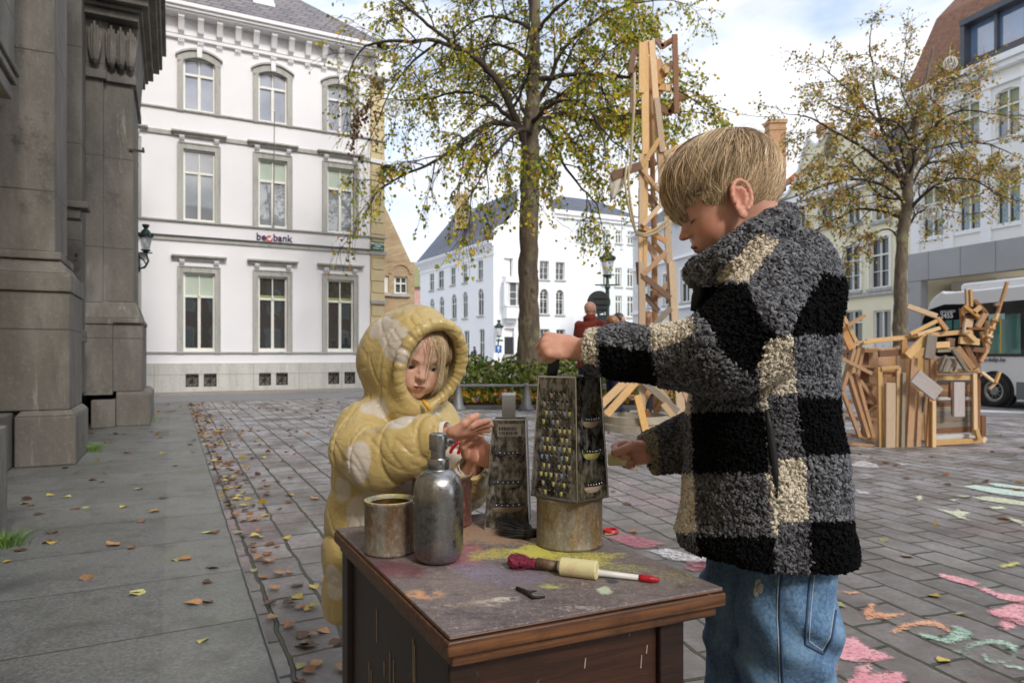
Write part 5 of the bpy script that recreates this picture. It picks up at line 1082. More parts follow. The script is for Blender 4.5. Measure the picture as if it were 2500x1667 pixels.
m = MB(); m.box(p, (.38, .03, .44)); m.build('face', bluep, par); m = MB(); m.beam(p+Vector((0, -.03, -.15)), p+Vector((0, -.03, .08)), .05, .012, up=(0, 1, 0)); m.prism([p+Vector((-.1, -.025, .04)), p+Vector((.1, -.025, .04)), p+Vector((0, -.025, .17))], (0, -.012, 0)); m.build('arrow', whp, par)
m = MB(); m.tube([(p.x, p.y+.04, 0), (p.x, p.y+.04, p.z)], .03, 8); m.build('post', gal, par); m = MB(); m.box(p-Vector((0, 0, .38)), (.3, .03, .18)); m.build('plate', whp, par)
p = P3(1220, 831, 59.3); m = MB(); m.box(p, (.6, .05, .18)); tag(m.build('street_sign', pm('small green plate', rgb(60, 130, 100))), 'tiny green street name plate on the corner of the white gabled house', 'sign')
p = P3(1218, 812, 59.2); w3_ = empty('wall_lantern', p, 'small bronze bracket lantern at the corner of the white gabled house', 'lamp'); lantern(w3_, p-Vector((0, 0, .3)), 2.2); m = MB(); m.tube([p+Vector((0, .0, -.5)), p+Vector((-.1, .2, -1.2)), p+Vector((0, .7, -1.3))], .06, 6); m.build('bracket', greeni, w3_)

# ============================================================ WOODEN SCULPTURES
wd = [wood('fresh pine', rgb(200, 164, 114), rgb(224, 190, 144)), wood('warm pine', rgb(168, 124, 80), rgb(198, 154, 108)), wood('brown oak', rgb(112, 76, 50), rgb(146, 102, 68)), wood('weathered grey wood', rgb(120, 112, 100), rgb(156, 146, 132)), wood('silvery board', rgb(164, 156, 154), rgb(188, 180, 178)), wood('white painted board', rgb(214, 214, 210), rgb(230, 230, 226))]
def plank(par, u1, v1, u2, v2, w, Y, tone=0, Y2=None, th=.035, name='plank', tilt=0.0):
    """plank between two picture-measured points at real depths Y, Y2; w is its face width in metres"""
    Y2 = Y if Y2 is None else Y2; a, b = P3(u1, v1, Y), P3(u2, v2, Y2); d = b-a; L_ = d.length; zax = d.normalized()
    y = Vector((0, 1, 0)); y = (y-zax*y.dot(zax)).normalized(); x = y.cross(zax)
    if tilt: q = Matrix.Rotation(R(tilt), 3, zax); x = q@x; y = q@y
    m = MB(); m.box((0, 0, L_/2), (w, th, L_)); o = m.build(name, wd[tone], None, bevel=.004)
    M = Matrix.Identity(4); c = a-Vector(par.location)
    for i in range(3): M[i][0] = x[i]; M[i][1] = y[i]; M[i][2] = zax[i]; M[i][3] = c[i]
    o.parent = par; o.matrix_parent_inverse = Matrix.Identity(4); o.matrix_local = M; return o
Yw = 9.0; px = Yw/F
p = P3(1590, 865, Yw); WT = empty('wooden_tower', (p.x, p.y, 0), 'tall tapering tower nailed together from pine battens, rising above the boy', 'sculpture')
TW = [ # u1 v1 u2 v2 widthpx dY tone
 (1567, 105, 1566, 228, 14, -.10, 0), (1577, 102, 1579, 378, 12, -.04, 0), (1591, 100, 1612, 400, 15, -.06, 0), (1573, 228, 1575, 378, 15, -.08, 0), (1603, 240, 1618, 372, 14, -.11, 0),
 (1587, 150, 1595, 500, 12, .10, 1), (1566, 376, 1566, 560, 13, -.10, 0), (1578, 376, 1574, 700, 10, -.06, 0), (1566, 460, 1566, 1000, 15, -.05, 0), (1567, 640, 1568, 1045, 16, -.12, 0), (1612, 374, 1617, 500, 14, -.08, 0),
 (1622, 376, 1632, 560, 13, .02, 0), (1628, 530, 1643, 790, 16, -.06, 0), (1640, 640, 1660, 1010, 17, -.09, 0), (1596, 480, 1602, 1020, 14, .30, 1), (1645, 790, 1668, 1020, 14, .2, 0),
 (1610, 340, 1566, 408, 11, -.14, 0), (1566, 412, 1612, 470, 9, -.14, 1), (1572, 470, 1602, 505, 15, .0, 2), (1616, 498, 1569, 550, 11, -.14, 0), (1572, 556, 1626, 590, 12, -.12, 1), (1578, 590, 1604, 635, 13, .05, 1),
 (1600, 598, 1632, 640, 12, .1, 1), (1628, 615, 1568, 672, 12, -.14, 1), (1568, 672, 1636, 728, 14, -.13, 2), (1574, 720, 1608, 760, 13, .0, 2), (1638, 752, 1596, 795, 14, -.13, 3), (1632, 690, 1604, 724, 12, .2, 1), (1606, 725, 1640, 715, 8, .25, 1),
 (1560, 695, 1557, 640, 10, .05, 2), (1640, 835, 1600, 885, 12, .1, 0), (1600, 940, 1640, 985, 12, .0, 0),
 (1552, 932, 1480, 1012, 18, -.25, 0), (1530, 928, 1460, 995, 18, -.45, 0), (1556, 965, 1577, 1055, 16, -.55, 0), (1570, 930, 1655, 1005, 16, -.20, 3), (1660, 925, 1700, 1020, 16, -.1, 1), (1618, 985, 1655, 1030, 14, -.25, 0), (1600, 925, 1570, 985, 12, .2, 1), (1640, 930, 1600, 1010, 14, .25, 1), (1575, 1000, 1592, 1050, 16, -.3, 2),
 (1548, 120, 1540, 180, 14, -.05, 2), (1546, 180, 1545, 215, 12, .0, 3), (1545, 220, 1543, 278, 12, .0, 2), (1540, 272, 1566, 276, 13, .05, 2), (1552, 128, 1566, 134, 12, .05, 2),
 (1647, 85, 1652, 278, 13, -.1, 2), (1602, 95, 1618, 118, 13, .0, 2), (1614, 116, 1652, 92, 13, .0, 2), (1606, 260, 1636, 278, 16, .0, 2), (1634, 278, 1656, 242, 14, .0, 2), (1606, 145, 1610, 230, 16, .05, 1), (1606, 205, 1626, 175, 14, -.02, 1), (1618, 172, 1642, 160, 16, .0, 0), (1608, 212, 1640, 216, 17, .02, 0), (1628, 165, 1628, 180, 12, -.08, 0), (1630, 208, 1630, 224, 12, -.08, 0), (1662, 232, 1664, 246, 14, -.05, 2),
 (1493, 432, 1566, 404, 20, -.15, 2), (1566, 408, 1602, 395, 18, .15, 2), (1622, 382, 1690, 352, 22, .0, 1)]
for q in TW: plank(WT, *q[:4], q[4]*px, Yw+q[5], q[6])
rope = pm('hemp rope', rgb(176, 160, 126), rgb(200, 184, 150), 30, .9, bump=.5, bscale=80)
def rp(pts, r, par, name='rope', Y=Yw-.2):
    m = MB(); P = [P3(u, v, Y) for u, v in pts]; m.tube(P, r, 6); return m.build(name, rope, par, smooth=True)
rp([(1549, 180), (1548, 260), (1543, 330), (1540, 400), (1537, 420)], .018, WT); rp([(1530, 405), (1525, 440), (1530, 480), (1540, 530), (1552, 566)], .016, WT); rp([(1536, 405), (1534, 450), (1540, 500), (1550, 560)], .016, WT)
rp([(1551, 568), (1575, 572), (1600, 560), (1625, 540), (1640, 525)], .016, WT); rp([(1551, 572), (1578, 577), (1605, 566), (1632, 546), (1642, 532)], .016, WT); rp([(1622, 400), (1632, 380), (1640, 372)], .016, WT)
# grey canvas hanging from the arm
def canvas(pts, Y, par):
    n = 8; V = []
    for i in range(n+1):
        for j in range(n+1):
            s, t = i/n, j/n; top = Vector(pts[0]).lerp(Vector(pts[1]), s); bot = Vector(pts[3]).lerp(Vector(pts[2]), s); q = top.lerp(bot, t)
            V.append(P3(q.x, q.y, Y+.04*math.sin(s*9+t*2)*t))
    Fc = [(i*(n+1)+j, (i+1)*(n+1)+j, (i+1)*(n+1)+j+1, i*(n+1)+j+1) for i in range(n) for j in range(n)]
    o = np_obj('canvas', [tuple(v) for v in V], Fc, pm('canvas cloth', rgb(196, 190, 174), rgb(214, 208, 194), 6, .9, bump=.3, bscale=60), par); so = o.modifiers.new('s', 'SOLIDIFY'); so.thickness = .006
canvas([(1488, 430), (1542, 418), (1512, 470), (1490, 492)], Yw-.14, WT); canvas([(1636, 385), (1668, 372), (1650, 400), (1628, 425)], Yw-.1, WT)
conc = pm('weathered timber ring', rgb(146, 138, 120), rgb(176, 168, 150), 5, .85, bump=.4, bscale=30)
cb = P3(1560, 865, 8.75); m = MB()
m.lathe((cb.x, 8.95, 0), [(.50, .0), (.50, .085), (.44, .09), (.44, .0)], 28); m.lathe((cb.x, 8.95, 0), [(.46, .10), (.46, .19), (.40, .195), (.40, .10), (.46, .10)], 28)
tag(m.build('ring_base', conc, None, auto=True), 'low round pale base ring under the wooden tower', 'base')
# ---- the animal built of scrap wood
Ya = 7.35; px = Ya/F
def za(x, y): return 1900+x/2.613, 550+y/2.613
p = P3(2200, 865, Ya); WA = empty('wooden_animal', (p.x, p.y, 0), 'large beast built of scrap planks standing on the paving before the bus', 'sculpture')
AN = [ # zoom coordinates x1 y1 x2 y2 widthpx dY tone (first: the far side boards of the body)
 (600, 780, 620, 1400, 57, .5, 1), (660, 780, 665, 1400, 57, .5, 1), (720, 780, 720, 1400, 57, .5, 1), (545, 790, 560, 1390, 50, .5, 2), (775, 770, 780, 1400, 57, .5, 1), (835, 770, 838, 1400, 57, .5, 1), (895, 780, 898, 1400, 57, .5, 0), (950, 800, 955, 1400, 57, .5, 1),
 (560, 740, 1180, 680, 24, -.05, 0), (480, 760, 560, 745, 22, -.05, 0), (540, 750, 800, 722, 14, -.1, 0), (820, 515, 1010, 580, 26, -.1, 0), (1015, 590, 1075, 670, 22, -.1, 1), (840, 695, 1010, 610, 18, -.12, 0), (885, 700, 1030, 655, 18, -.15, 0),
 (640, 820, 790, 808, 34, -.05, 2), (800, 715, 800, 850, 28, -.08, 1), (830, 730, 905, 728, 22, -.05, 3), (820, 835, 960, 700, 44, -.15, 0), (980, 700, 960, 850, 52, -.2, 3), (935, 850, 975, 780, 26, -.18, 2),
 (645, 905, 655, 1425, 24, -.1, 0), (655, 915, 770, 905, 18, -.12, 0), (665, 950, 745, 950, 26, -.05, 1), (715, 1005, 712, 1432, 50, -.15, 0), (690, 1010, 690, 1400, 16, -.12, 1), (765, 905, 760, 1425, 22, -.1, 0), (800, 940, 790, 1425, 18, -.13, 3), (865, 845, 835, 1420, 34, -.1, 1), (905, 1060, 890, 1415, 24, -.08, 1), (930, 1090, 925, 1190, 10, -.1, 3),
 (985, 830, 985, 1000, 34, -.08, 1), (980, 1100, 960, 1410, 34, -.12, 1), (990, 1120, 990, 1415, 20, -.16, 0),
 (870, 960, 1020, 1080, 76, -.25, 4), (1150, 1000, 1150, 1220, 56, -.25, 4), (1105, 1000, 1100, 1100, 20, -.12, 2), (1118, 1090, 1118, 1210, 18, -.1, 2),
 (1000, 1018, 1235, 1018, 26, .02, 1), (1000, 1050, 1235, 1050, 24, .02, 1), (1000, 1078, 1235, 1078, 20, .02, 2), (1000, 1100, 1235, 1098, 24, .03, 5), (1000, 1138, 1235, 1138, 30, .02, 2), (1000, 1170, 1235, 1168, 26, .02, 3), (1000, 1200, 1235, 1196, 30, .02, 3), (1000, 1232, 1235, 1228, 34, .02, 3), (1000, 1268, 1235, 1262, 36, .02, 3), (1000, 1312, 1235, 1302, 28, .02, 2), (1000, 1355, 1255, 1340, 24, .01, 5),
 (1000, 1388, 1300, 1370, 26, -.06, 0), (1000, 970, 1255, 968, 30, -.05, 0), (1000, 940, 1280, 932, 14, -.08, 0), (1250, 945, 1255, 1340, 22, -.08, 0), (1276, 780, 1275, 1310, 16, -.05, 2), (1262, 1300, 1280, 1360, 22, -.1, 0), (1300, 1360, 1320, 1375, 30, -.06, 0), (1305, 1210, 1305, 1350, 26, .3, 2),
 (1155, 735, 1280, 745, 34, -.15, 0), (1000, 765, 1090, 760, 32, -.12, 0), (1100, 720, 1095, 770, 40, -.1, 2), (1160, 705, 1240, 700, 40, -.05, 1), (1010, 795, 1130, 790, 28, -.1, 3), (1205, 658, 1310, 660, 14, -.2, 2), (1210, 690, 1260, 740, 24, -.2, 0),
 (1140, 780, 1240, 915, 32, -.18, 1), (1195, 770, 1265, 910, 30, -.12, 2), (1115, 790, 1200, 925, 20, -.25, 3), (1030, 930, 1070, 830, 16, -.2, 3), (1048, 935, 1085, 850, 14, -.22, 3), (1065, 935, 1105, 850, 18, -.2, 3), (1090, 935, 1125, 860, 16, -.18, 3), (1110, 930, 1135, 875, 14, -.16, 2), (1010, 925, 1045, 840, 12, -.16, 1), (1000, 935, 1280, 918, 16, -.1, 0),
 (1235, 790, 1320, 800, 26, -.1, 2), (1215, 590, 1200, 700, 44, -.1, 0), (1170, 530, 1180, 650, 20, -.05, 1), (1200, 405, 1205, 520, 14, -.1, 0), (1225, 410, 1230, 520, 14, -.12, 0), (1185, 515, 1280, 585, 18, -.15, 1), (1240, 560, 1290, 520, 22, -.15, 0), (1250, 480, 1325, 560, 20, -.05, 2), (1325, 555, 1270, 650, 28, -.05, 1), (1175, 585, 1275, 590, 18, -.1, 2), (1185, 520, 1200, 560, 18, -.12, 0), (1300, 680, 1335, 790, 24, -.05, 1), (1335, 610, 1330, 700, 16, -.02, 0), (1290, 870, 1335, 790, 18, -.1, 1),
 (1460, 362, 1400, 560, 13, -.1, 1), (1400, 560, 1335, 740, 14, -.1, 0), (1378, 510, 1410, 500, 14, -.12, 2), (1360, 600, 1400, 610, 12, -.12, 1), (1340, 650, 1380, 660, 12, -.12, 1), (1330, 700, 1365, 712, 12, -.12, 0), (1330, 740, 1355, 752, 12, -.12, 1),
 (1295, 935, 1385, 1005, 14, -.1, 0), (1385, 1005, 1412, 935, 13, -.12, 0), (1345, 1045, 1385, 1005, 12, -.1, 0),
 (300, 430, 470, 790, 38, -.1, 1), (345, 445, 500, 750, 20, -.05, 0), (290, 430, 375, 455, 16, -.12, 0), (440, 640, 555, 575, 18, -.2, 1), (480, 790, 405, 1050, 40, -.12, 1), (520, 760, 470, 960, 16, -.05, 2), (375, 835, 595, 945, 20, -.2, 3), (400, 760, 430, 840, 20, .1, 1), (410, 1060, 520, 1350, 26, -.15, 0), (440, 930, 570, 1350, 46, -.1, 0), (490, 940, 600, 1350, 40, -.08, 0), (520, 990, 630, 1140, 26, .0, 2), (570, 1200, 620, 1160, 20, .0, 0), (440, 800, 640, 800, 60, .4, 1), (440, 900, 640, 900, 60, .42, 2), (440, 1010, 640, 1020, 60, .4, 1), (440, 1120, 640, 1130, 60, .42, 0), (440, 1230, 640, 1240, 60, .4, 2), (1010, 860, 1280, 860, 90, .1, 1), (360, 760, 430, 760, 20, .05, 0), (385, 1060, 360, 1140, 24, 0, 2), (430, 1385, 660, 1415, 26, -.05, 0), (430, 1330, 620, 1370, 20, .2, 1), (380, 1180, 480, 1200, 18, .3, 1), (540, 780, 500, 980, 22, .05, 2), (400, 1040, 375, 1120, 20, -.1, 1)]
for q in AN[:100]: plank(WA, *za(q[0], q[1]), *za(q[2], q[3]), q[4]/2.613*px*1.2, Ya+q[5], q[6])
rest = MB(); ex = AN[100:]
for q in ex:
    a, b = P3(*za(q[0], q[1]), Ya+q[5]), P3(*za(q[2], q[3]), Ya+q[5]); rest.beam(a, b, .035, q[4]/2.613*px, up=(0, 1, 0))
o = rest.build('loose_battens', wd[1], WA); tag(o, kind='stuff')
# ============================================================ SDF MODELLING
f32 = np.float32
def ell(p, c, r, M=None):
    q = p-np.array(c, f32)
    if M is not None: q = q@M
    r = np.array(r, f32); a = np.linalg.norm(q/r, axis=1); b = np.linalg.norm(q/(r*r), axis=1)+1e-9
    return a*(a-1)/b
def capsule(p, a, b, ra, rb):
    a = np.array(a, f32); b = np.array(b, f32); ba = b-a; pa = p-a; t = np.clip(pa@ba/(ba@ba+1e-12), 0, 1)
    return np.linalg.norm(pa-t[:, None]*ba, axis=1)-(ra+(rb-ra)*t)
def chain(p, pts, rs, k=.006):
    d = None
    for i in range(len(pts)-1):
        e = capsule(p, pts[i], pts[i+1], rs[i], rs[i+1]); d = e if d is None else smin(d, e, k)
    return d
def smin(a, b, k):
    h = np.clip(.5+.5*(b-a)/k, 0, 1); return b+(a-b)*h-k*h*(1-h)
def smax(a, b, k): return -smin(-a, -b, k)
def vnoise(p, s, seed=0):   # smooth value noise in [-1, 1]
    q = p*s+seed*17.31; i = np.floor(q).astype(np.int64); f = (q-i).astype(f32); f = f*f*(3-2*f)
    def h(x, y, z):
        n = (x*374761393+y*668265263+z*1274126177+seed*974711) & 0xffffffff; n = ((n ^ (n >> 13))*1274126177) & 0xffffffff; return ((n ^ (n >> 16)) & 0xffff).astype(f32)/32767.5-1
    r = 0
    for dx in (0, 1):
        for dy in (0, 1):
            for dz in (0, 1): r = r+h(i[:, 0]+dx, i[:, 1]+dy, i[:, 2]+dz)*(f[:, 0] if dx else 1-f[:, 0])*(f[:, 1] if dy else 1-f[:, 1])*(f[:, 2] if dz else 1-f[:, 2])
    return r
def mesh_sdf(fn, lo, hi, h, B=14):
    lo = np.array(lo, float); hi = np.array(hi, float); nb = np.ceil((hi-lo)/(B*h)).astype(int)
    I = np.stack(np.meshgrid(*[np.arange(n) for n in nb], indexing='ij'), -1).reshape(-1, 3)
    c = lo+(I+.5)*B*h; d = np.concatenate([fn(c[i:i+20000].astype(f32)) for i in range(0, len(c), 20000)])
    I = I[np.abs(d) < B*h*.87*1.35+2*h]
    n = B+2; L = np.stack(np.meshgrid(*[np.arange(-1, B+1)]*3, indexing='ij'), -1).reshape(-1, 3)
    ids = []; pos = []; quads = []; off = np.array([0, 1, 2]); S_ = np.array([2**40, 2**20, 1], dtype=np.int64)
    per = max(1, 200000//len(L))
    for s in range(0, len(I), per):
        blk = I[s:s+per]; G_ = blk[:, None, :]*B+L[None]; P = (lo+G_.reshape(-1, 3)*h).astype(f32); D = fn(P).reshape(-1, n, n, n)
        for bi in range(len(blk)):
            g = D[bi]
            if g.min() > 0 or g.max() < 0: continue
            m = g < 0; cnt = sum(m[a:n-1+a, b:n-1+b, c_:n-1+c_].astype(np.int8) for a in (0, 1) for b in (0, 1) for c_ in (0, 1))
            act = (cnt > 0) & (cnt < 8); ci = np.argwhere(act)
            if len(ci) == 0: continue
            acc = np.zeros((len(ci), 3)); k = np.zeros(len(ci))
            for a in range(3):
                o1, o2 = [x for x in range(3) if x != a]
                for u in (0, 1):
                    for v in (0, 1):
                        e = ci.copy(); e[:, o1] += u; e[:, o2] += v; e2 = e.copy(); e2[:, a] += 1
                        d0 = g[e[:, 0], e[:, 1], e[:, 2]]; d1 = g[e2[:, 0], e2[:, 1], e2[:, 2]]; x = (d0 < 0) != (d1 < 0)
                        t = np.where(x, d0/np.where(x, d0-d1, 1), 0); q = e-ci; q = q.astype(float); q[:, a] += t; acc[x] += q[x]; k[x] += 1
            base = blk[bi]*B-1; gi = ci+base; ids.append(((gi+1000)*S_).sum(1)); pos.append(lo+(gi+acc/k[:, None])*h)
            for a in range(3):
                o1, o2 = (a+1) % 3, (a+2) % 3; sl = [slice(1, n-1)]*3; sl2 = list(sl); sl2[a] = slice(2, n)
                m0 = m[tuple(sl)]; m1 = m[tuple(sl2)]; e = np.argwhere(m0 != m1)+1
                if len(e) == 0: continue
                flip = m0[m0 != m1]
                cc_ = []
                for u, v in ((0, 0), (-1, 0), (-1, -1), (0, -1)):
                    q = e.copy(); q[:, o1] += u; q[:, o2] += v; cc_.append(((q+base+1000)*S_).sum(1))
                Q = np.stack(cc_, 1); Q[~flip] = Q[~flip][:, ::-1]; quads.append(Q)
    ids = np.concatenate(ids); pos = np.concatenate(pos); quads = np.concatenate(quads)
    U, inv = np.unique(ids, return_index=True); V = pos[inv]
    F_ = np.searchsorted(U, quads); ok = (F_ < len(U)).all(1); F_ = F_[ok]; q = quads[ok]; good = (U[F_] == q).all(1); F_ = F_[good]
    return V.astype(f32), F_.astype(np.int32)
def vnormals(V, Fc):
    n = np.cross(V[Fc[:, 2]]-V[Fc[:, 0]], V[Fc[:, 3]]-V[Fc[:, 1]]) if Fc.shape[1] == 4 else np.cross(V[Fc[:, 1]]-V[Fc[:, 0]], V[Fc[:, 2]]-V[Fc[:, 0]])
    N = np.zeros_like(V)
    for k in range(Fc.shape[1]): np.add.at(N, Fc[:, k], n)
    return N/(np.linalg.norm(N, axis=1, keepdims=True)+1e-12)
def project(V): return CX+V[:, 0]/V[:, 1]*F, H0-(V[:, 2]-CH)/V[:, 1]*F
def inpoly(u, v, poly):
    r = np.zeros(len(u), bool); n = len(poly)
    for i in range(n):
        (x0, y0), (x1, y1) = poly[i], poly[(i+1) % n]
        c = ((y0 > v) != (y1 > v)) & (u < (x1-x0)*(v-y0)/(y1-y0+1e-9)+x0); r ^= c
    return r
def sample_surface(V, Fc, n):
    T_ = np.concatenate([Fc[:, [0, 1, 2]], Fc[:, [0, 2, 3]]]) if Fc.shape[1] == 4 else Fc
    a, b, c = V[T_[:, 0]], V[T_[:, 1]], V[T_[:, 2]]; cr = np.cross(b-a, c-a); A = np.linalg.norm(cr, axis=1); i = rng.choice(len(T_), n, p=A/A.sum())
    r1 = np.sqrt(rng.random(n))[:, None]; r2 = rng.random(n)[:, None]; P = a[i]*(1-r1)+b[i]*r1*(1-r2)+c[i]*r1*r2
    return P.astype(f32), (cr[i]/(A[i][:, None]+1e-12)).astype(f32), A.sum()
def strands(paths, rad, cols, name, mat, parent, sides=3):
    """paths (N,K,3), rad (N,) or (N,K), cols (N,3)"""
    N, K, _ = paths.shape; d = np.gradient(paths, axis=1); d /= np.linalg.norm(d, axis=2, keepdims=True)+1e-9
    r = np.array([.31, .47, .83]); x = np.cross(d, r); x /= np.linalg.norm(x, axis=2, keepdims=True)+1e-9; y = np.cross(d, x)
    if np.ndim(rad) == 1: rad = rad[:, None]*np.clip(np.linspace(1.6, .15, K), 0, 1)[None]
    V = np.stack([paths+(x*math.cos(2*math.pi*s/sides)+y*math.sin(2*math.pi*s/sides))*rad[..., None] for s in range(sides)], 2).reshape(-1, 3)
    b = (np.arange(N)[:, None]*K+np.arange(K-1)[None]).reshape(-1)*sides
    Fc = np.concatenate([np.stack([b+s, b+(s+1) % sides, b+sides+(s+1) % sides, b+sides+s], 1) for s in range(sides)])
    cc_ = np.repeat(cols, K*sides, 0) if cols.ndim == 2 else np.repeat(cols.reshape(-1, 3), sides, 0)
    return np_obj(name, V, Fc, mat, parent, smooth=True, cols=cc_)
def vcol(name, rough=.6, sss=0.0, sheen=0.0, spec=.5, nscale=0, bump=0.0, bscale=300, bdist=.001, transl=0):
    m = NT(name); a = m.n('ShaderNodeAttribute', attribute_name='Col'); c = a.outputs['Color']
    if nscale: c = m.mix(m.ramp(m.noise(nscale, 4, .6), [(.35, 0.), (.7, .22)]), c, (.55, .2, .14))
    m.val('Base Color', c); m.val('Roughness', rough); m.val('Specular IOR Level', spec)
    if sss: m.val('Subsurface Weight', sss); m.b.inputs['Subsurface Radius'].default_value = (1.0, .35, .2); m.b.inputs['Subsurface Scale'].default_value = .006
    if sheen: m.val('Sheen Weight', sheen)
    if bump: m.bump(m.noise(bscale, 3, .6), bump, bdist)
    return m.m
skin = vcol('skin', .48, sss=.25, nscale=40, bump=.25, bscale=500, bdist=.0006, spec=.4)
hairm = vcol('blond hair', .42, spec=.5); clothm = vcol('cloth', .85); fleecem = vcol('fleece', .95, spec=.1)
SK = np.array(rgb(208, 160, 138)); SKR = np.array(rgb(198, 122, 104)); LIP = np.array(rgb(176, 92, 84))

def head_local(q, eyes=0.0, round_=1.0):
    """q: local points (x forward, y left, z up), origin between the ears"""
    d = ell(q, (-.02, 0, .042), (.090, .071, .082)); d = smin(d, ell(q, (.022, 0, .050), (.052, .058, .050)), .02)
    d = smin(d, ell(q, (.028, 0, .0), (.048, .056, .060)), .02)
    for s in (-1, 1): d = smin(d, ell(q, (.044, s*.029, -.020), (.029, .027*round_, .027)), .016)
    d = smin(d, ell(q, (.028, 0, -.043), (.042, .043, .027)), .02); d = smin(d, ell(q, (.063, 0, -.056), (.013, .016, .011)), .012)
    d = smin(d, ell(q, (.066, 0, -.031), (.017, .023, .016)), .012)
    d = smin(d, ell(q, (.064, 0, .032), (.012, .034, .008)), .012)
    for s in (-1, 1):
        d = smax(d, -ell(q, (.081, s*.026, .017), (.012, .013, .0085)), .010); d = smin(d, ell(q, (.0585, s*.027, .016), (.0135, .0135, .0105)), .004)
    d = smin(d, capsule(q, (.071, 0, .018), (.084, 0, -.001), .0065, .0075), .008); d = smin(d, ell(q, (.0885, 0, -.004), (.008, .0085, .007)), .004)
    for s in (-1, 1):
        d = smin(d, ell(q, (.0815, s*.0085, -.006), (.007, .0050, .0055)), .003); d = smax(d, -ell(q, (.086, s*.0045, -.0115), (.003, .0022, .003)), .0015)
    d = smin(d, ell(q, (.0815, 0, -.0275), (.005, .0135, .0038)), .003); d = smin(d, ell(q, (.079, 0, -.036), (.006, .0115, .0042)), .003)
    d = smax(d, -ell(q, (.086, 0, -.0315), (.007, .0135, .0009)), .0012)
    d = smax(d, -ell(q, (.0705, 0, -.044), (.004, .010, .003)), .006)
    for s in (-1, 1): d = smin(d, ear_local(q, s), .004)
    if eyes:
        for s in (-1, 1): d = smax(d, -ell(q, (.070, s*.027, .0145), (.010, .0098, .0022*eyes)), .001)
    return d
def ear_local(q, s):
    e = np.array([-.36, 0, .93], f32); w = np.array([.93, 0, .36], f32)   # long axis, width axis (forward)
    c = np.array([.0, s*.071, .002], f32); out = np.array([-.30*1.0, s*.95, 0], f32); out /= np.linalg.norm(out)
    fw = np.cross(e, out)*(-s); fw /= np.linalg.norm(fw)     # towards the face
    M = np.stack([fw, out, e], 1).astype(f32)
    p = (q-c)@M/1.08
    d = ell(p, (-.003, .002, .0), (.0145, .0045, .0265)); d = smax(d, -ell(p, (.001, .0085, -.001), (.008, .007, .013)), .003)
    rim = []; rs = []
    for t in np.linspace(-25, 250, 12): a = R(t+0); rim.append((.0155*math.cos(a)*-1.0*-1-.003 if False else (-.003+.0155*math.cos(a)), .0075, .0045+.0235*math.sin(a))); rs.append(.0034)
    rim = [(x, y, z) for x, y, z in rim]
    d = smin(d, chain(p, rim, rs, .002), .003)
    anti = [(-.003+.008*math.cos(R(t)), .006, .0035+.013*math.sin(R(t))) for t in (60, 100, 140, 180, 215, 245)]
    d = smin(d, chain(p, anti, [.0022]*6, .002), .003); d = smin(d, ell(p, (-.001, .004, -.0245), (.0075, .0042, .0075)), .004)
    d = smin(d, ell(p, (.0105, .005, -.004), (.003, .003, .005)), .003); return d*1.08
def frame(f, roll=0.0, up=(0, 0, 1)):
    f = Vector(f).normalized(); l = Vector(up).cross(f).normalized(); u = f.cross(l)
    if roll: q = Matrix.Rotation(R(roll), 3, f); l = q@l; u = q@u
    return np.array([f, l, u], dtype=f32)    # rows: local axes in world
def to_local(P, c, M, s=1.0): return ((P-np.array(c, f32))@M.T)/s
def from_local(p, c, M, s=1.0): return np.array(c)+(np.array(p)*s)@M
def hand_fn(w, x, y, z, s, fingers, thumb, arm=None, armr=.024):
    """w wrist, x towards fingers, y thumb side, z back of the hand; returns (fn, finger tips)"""
    w = np.array(w, float); A = np.array([Vector(x).normalized(), Vector(y).normalized(), Vector(z).normalized()])
    L_ = lambda p: w+(np.array(p)*s)@A
    fing = []
    for i, (sp, c1, c2, c3) in enumerate(fingers):
        y0 = (.021, .0075, -.0065, -.0195)[i]; x0 = (.054, .057, .055, .050)[i]; ln = (.040, .045, .041, .032)[i]; r = (.0078, .0080, .0076, .0068)[i]
        p = np.array([x0, y0, .001]); a = 0; pts = [np.array([x0*.55, y0*.8, 0]), p]; rs = [r*1.1, r*1.1]
        for seg, c, rr in ((.46, c1, .95), (.30, c2, .88), (.24, c3, .78)):
            a += R(c); dr = np.array([math.cos(a)*math.cos(R(sp)), math.sin(R(sp))*math.cos(a), -math.sin(a)]); p = p+dr*ln*seg; pts.append(p); rs.append(r*rr)
        fing.append(([L_(q) for q in pts], [q*s for q in rs]))
    th = [L_(q) for q in thumb]; tr = [.0125*s, .0100*s, .0088*s, .0076*s][:len(th)]
    arm = [np.array(arm, float)] if arm is not None else [L_((-.08, 0, 0))]
    MA = A.T.astype(f32)
    def fn(P):
        d = ell(P, L_((.030, .001, .0)), (.034*s, .0275*s, .0125*s), MA); d = smin(d, ell(P, L_((.045, .001, .0)), (.020*s, .026*s, .0105*s), MA), .008)
        d = smin(d, ell(P, L_((.018, .017, -.005)), (.022*s, .012*s, .012*s), MA), .008)
        d = smin(d, capsule(P, arm[0], w+(A[0]*.006*s), armr*s*1.15, .0185*s), .012)
        for pts, rs in fing: d = smin(d, chain(P, pts, rs, .0018), .0035)
        d = smin(d, chain(P, th, tr, .003), .005); return d
    tips = [q[0][-1] for q in fing]; return fn, tips, fing, th, A
def join(parts):   # list of (V, F, C)
    V = []; Fc = []; C = []; b = 0
    for v, f, c in parts: V.append(v); Fc.append(f+b); C.append(c if c.ndim == 2 else np.tile(c, (len(v), 1))); b += len(v)
    return np.concatenate(V), np.concatenate(Fc), np.concatenate(C)
def body_obj(name, parts, mat, loc):
    V, Fc, C = join(parts); o = np_obj(name, V-np.array(loc, f32), Fc, mat, None, True, cols=C); o.location = loc; return o
def nails(fing, A, s=1.0): return

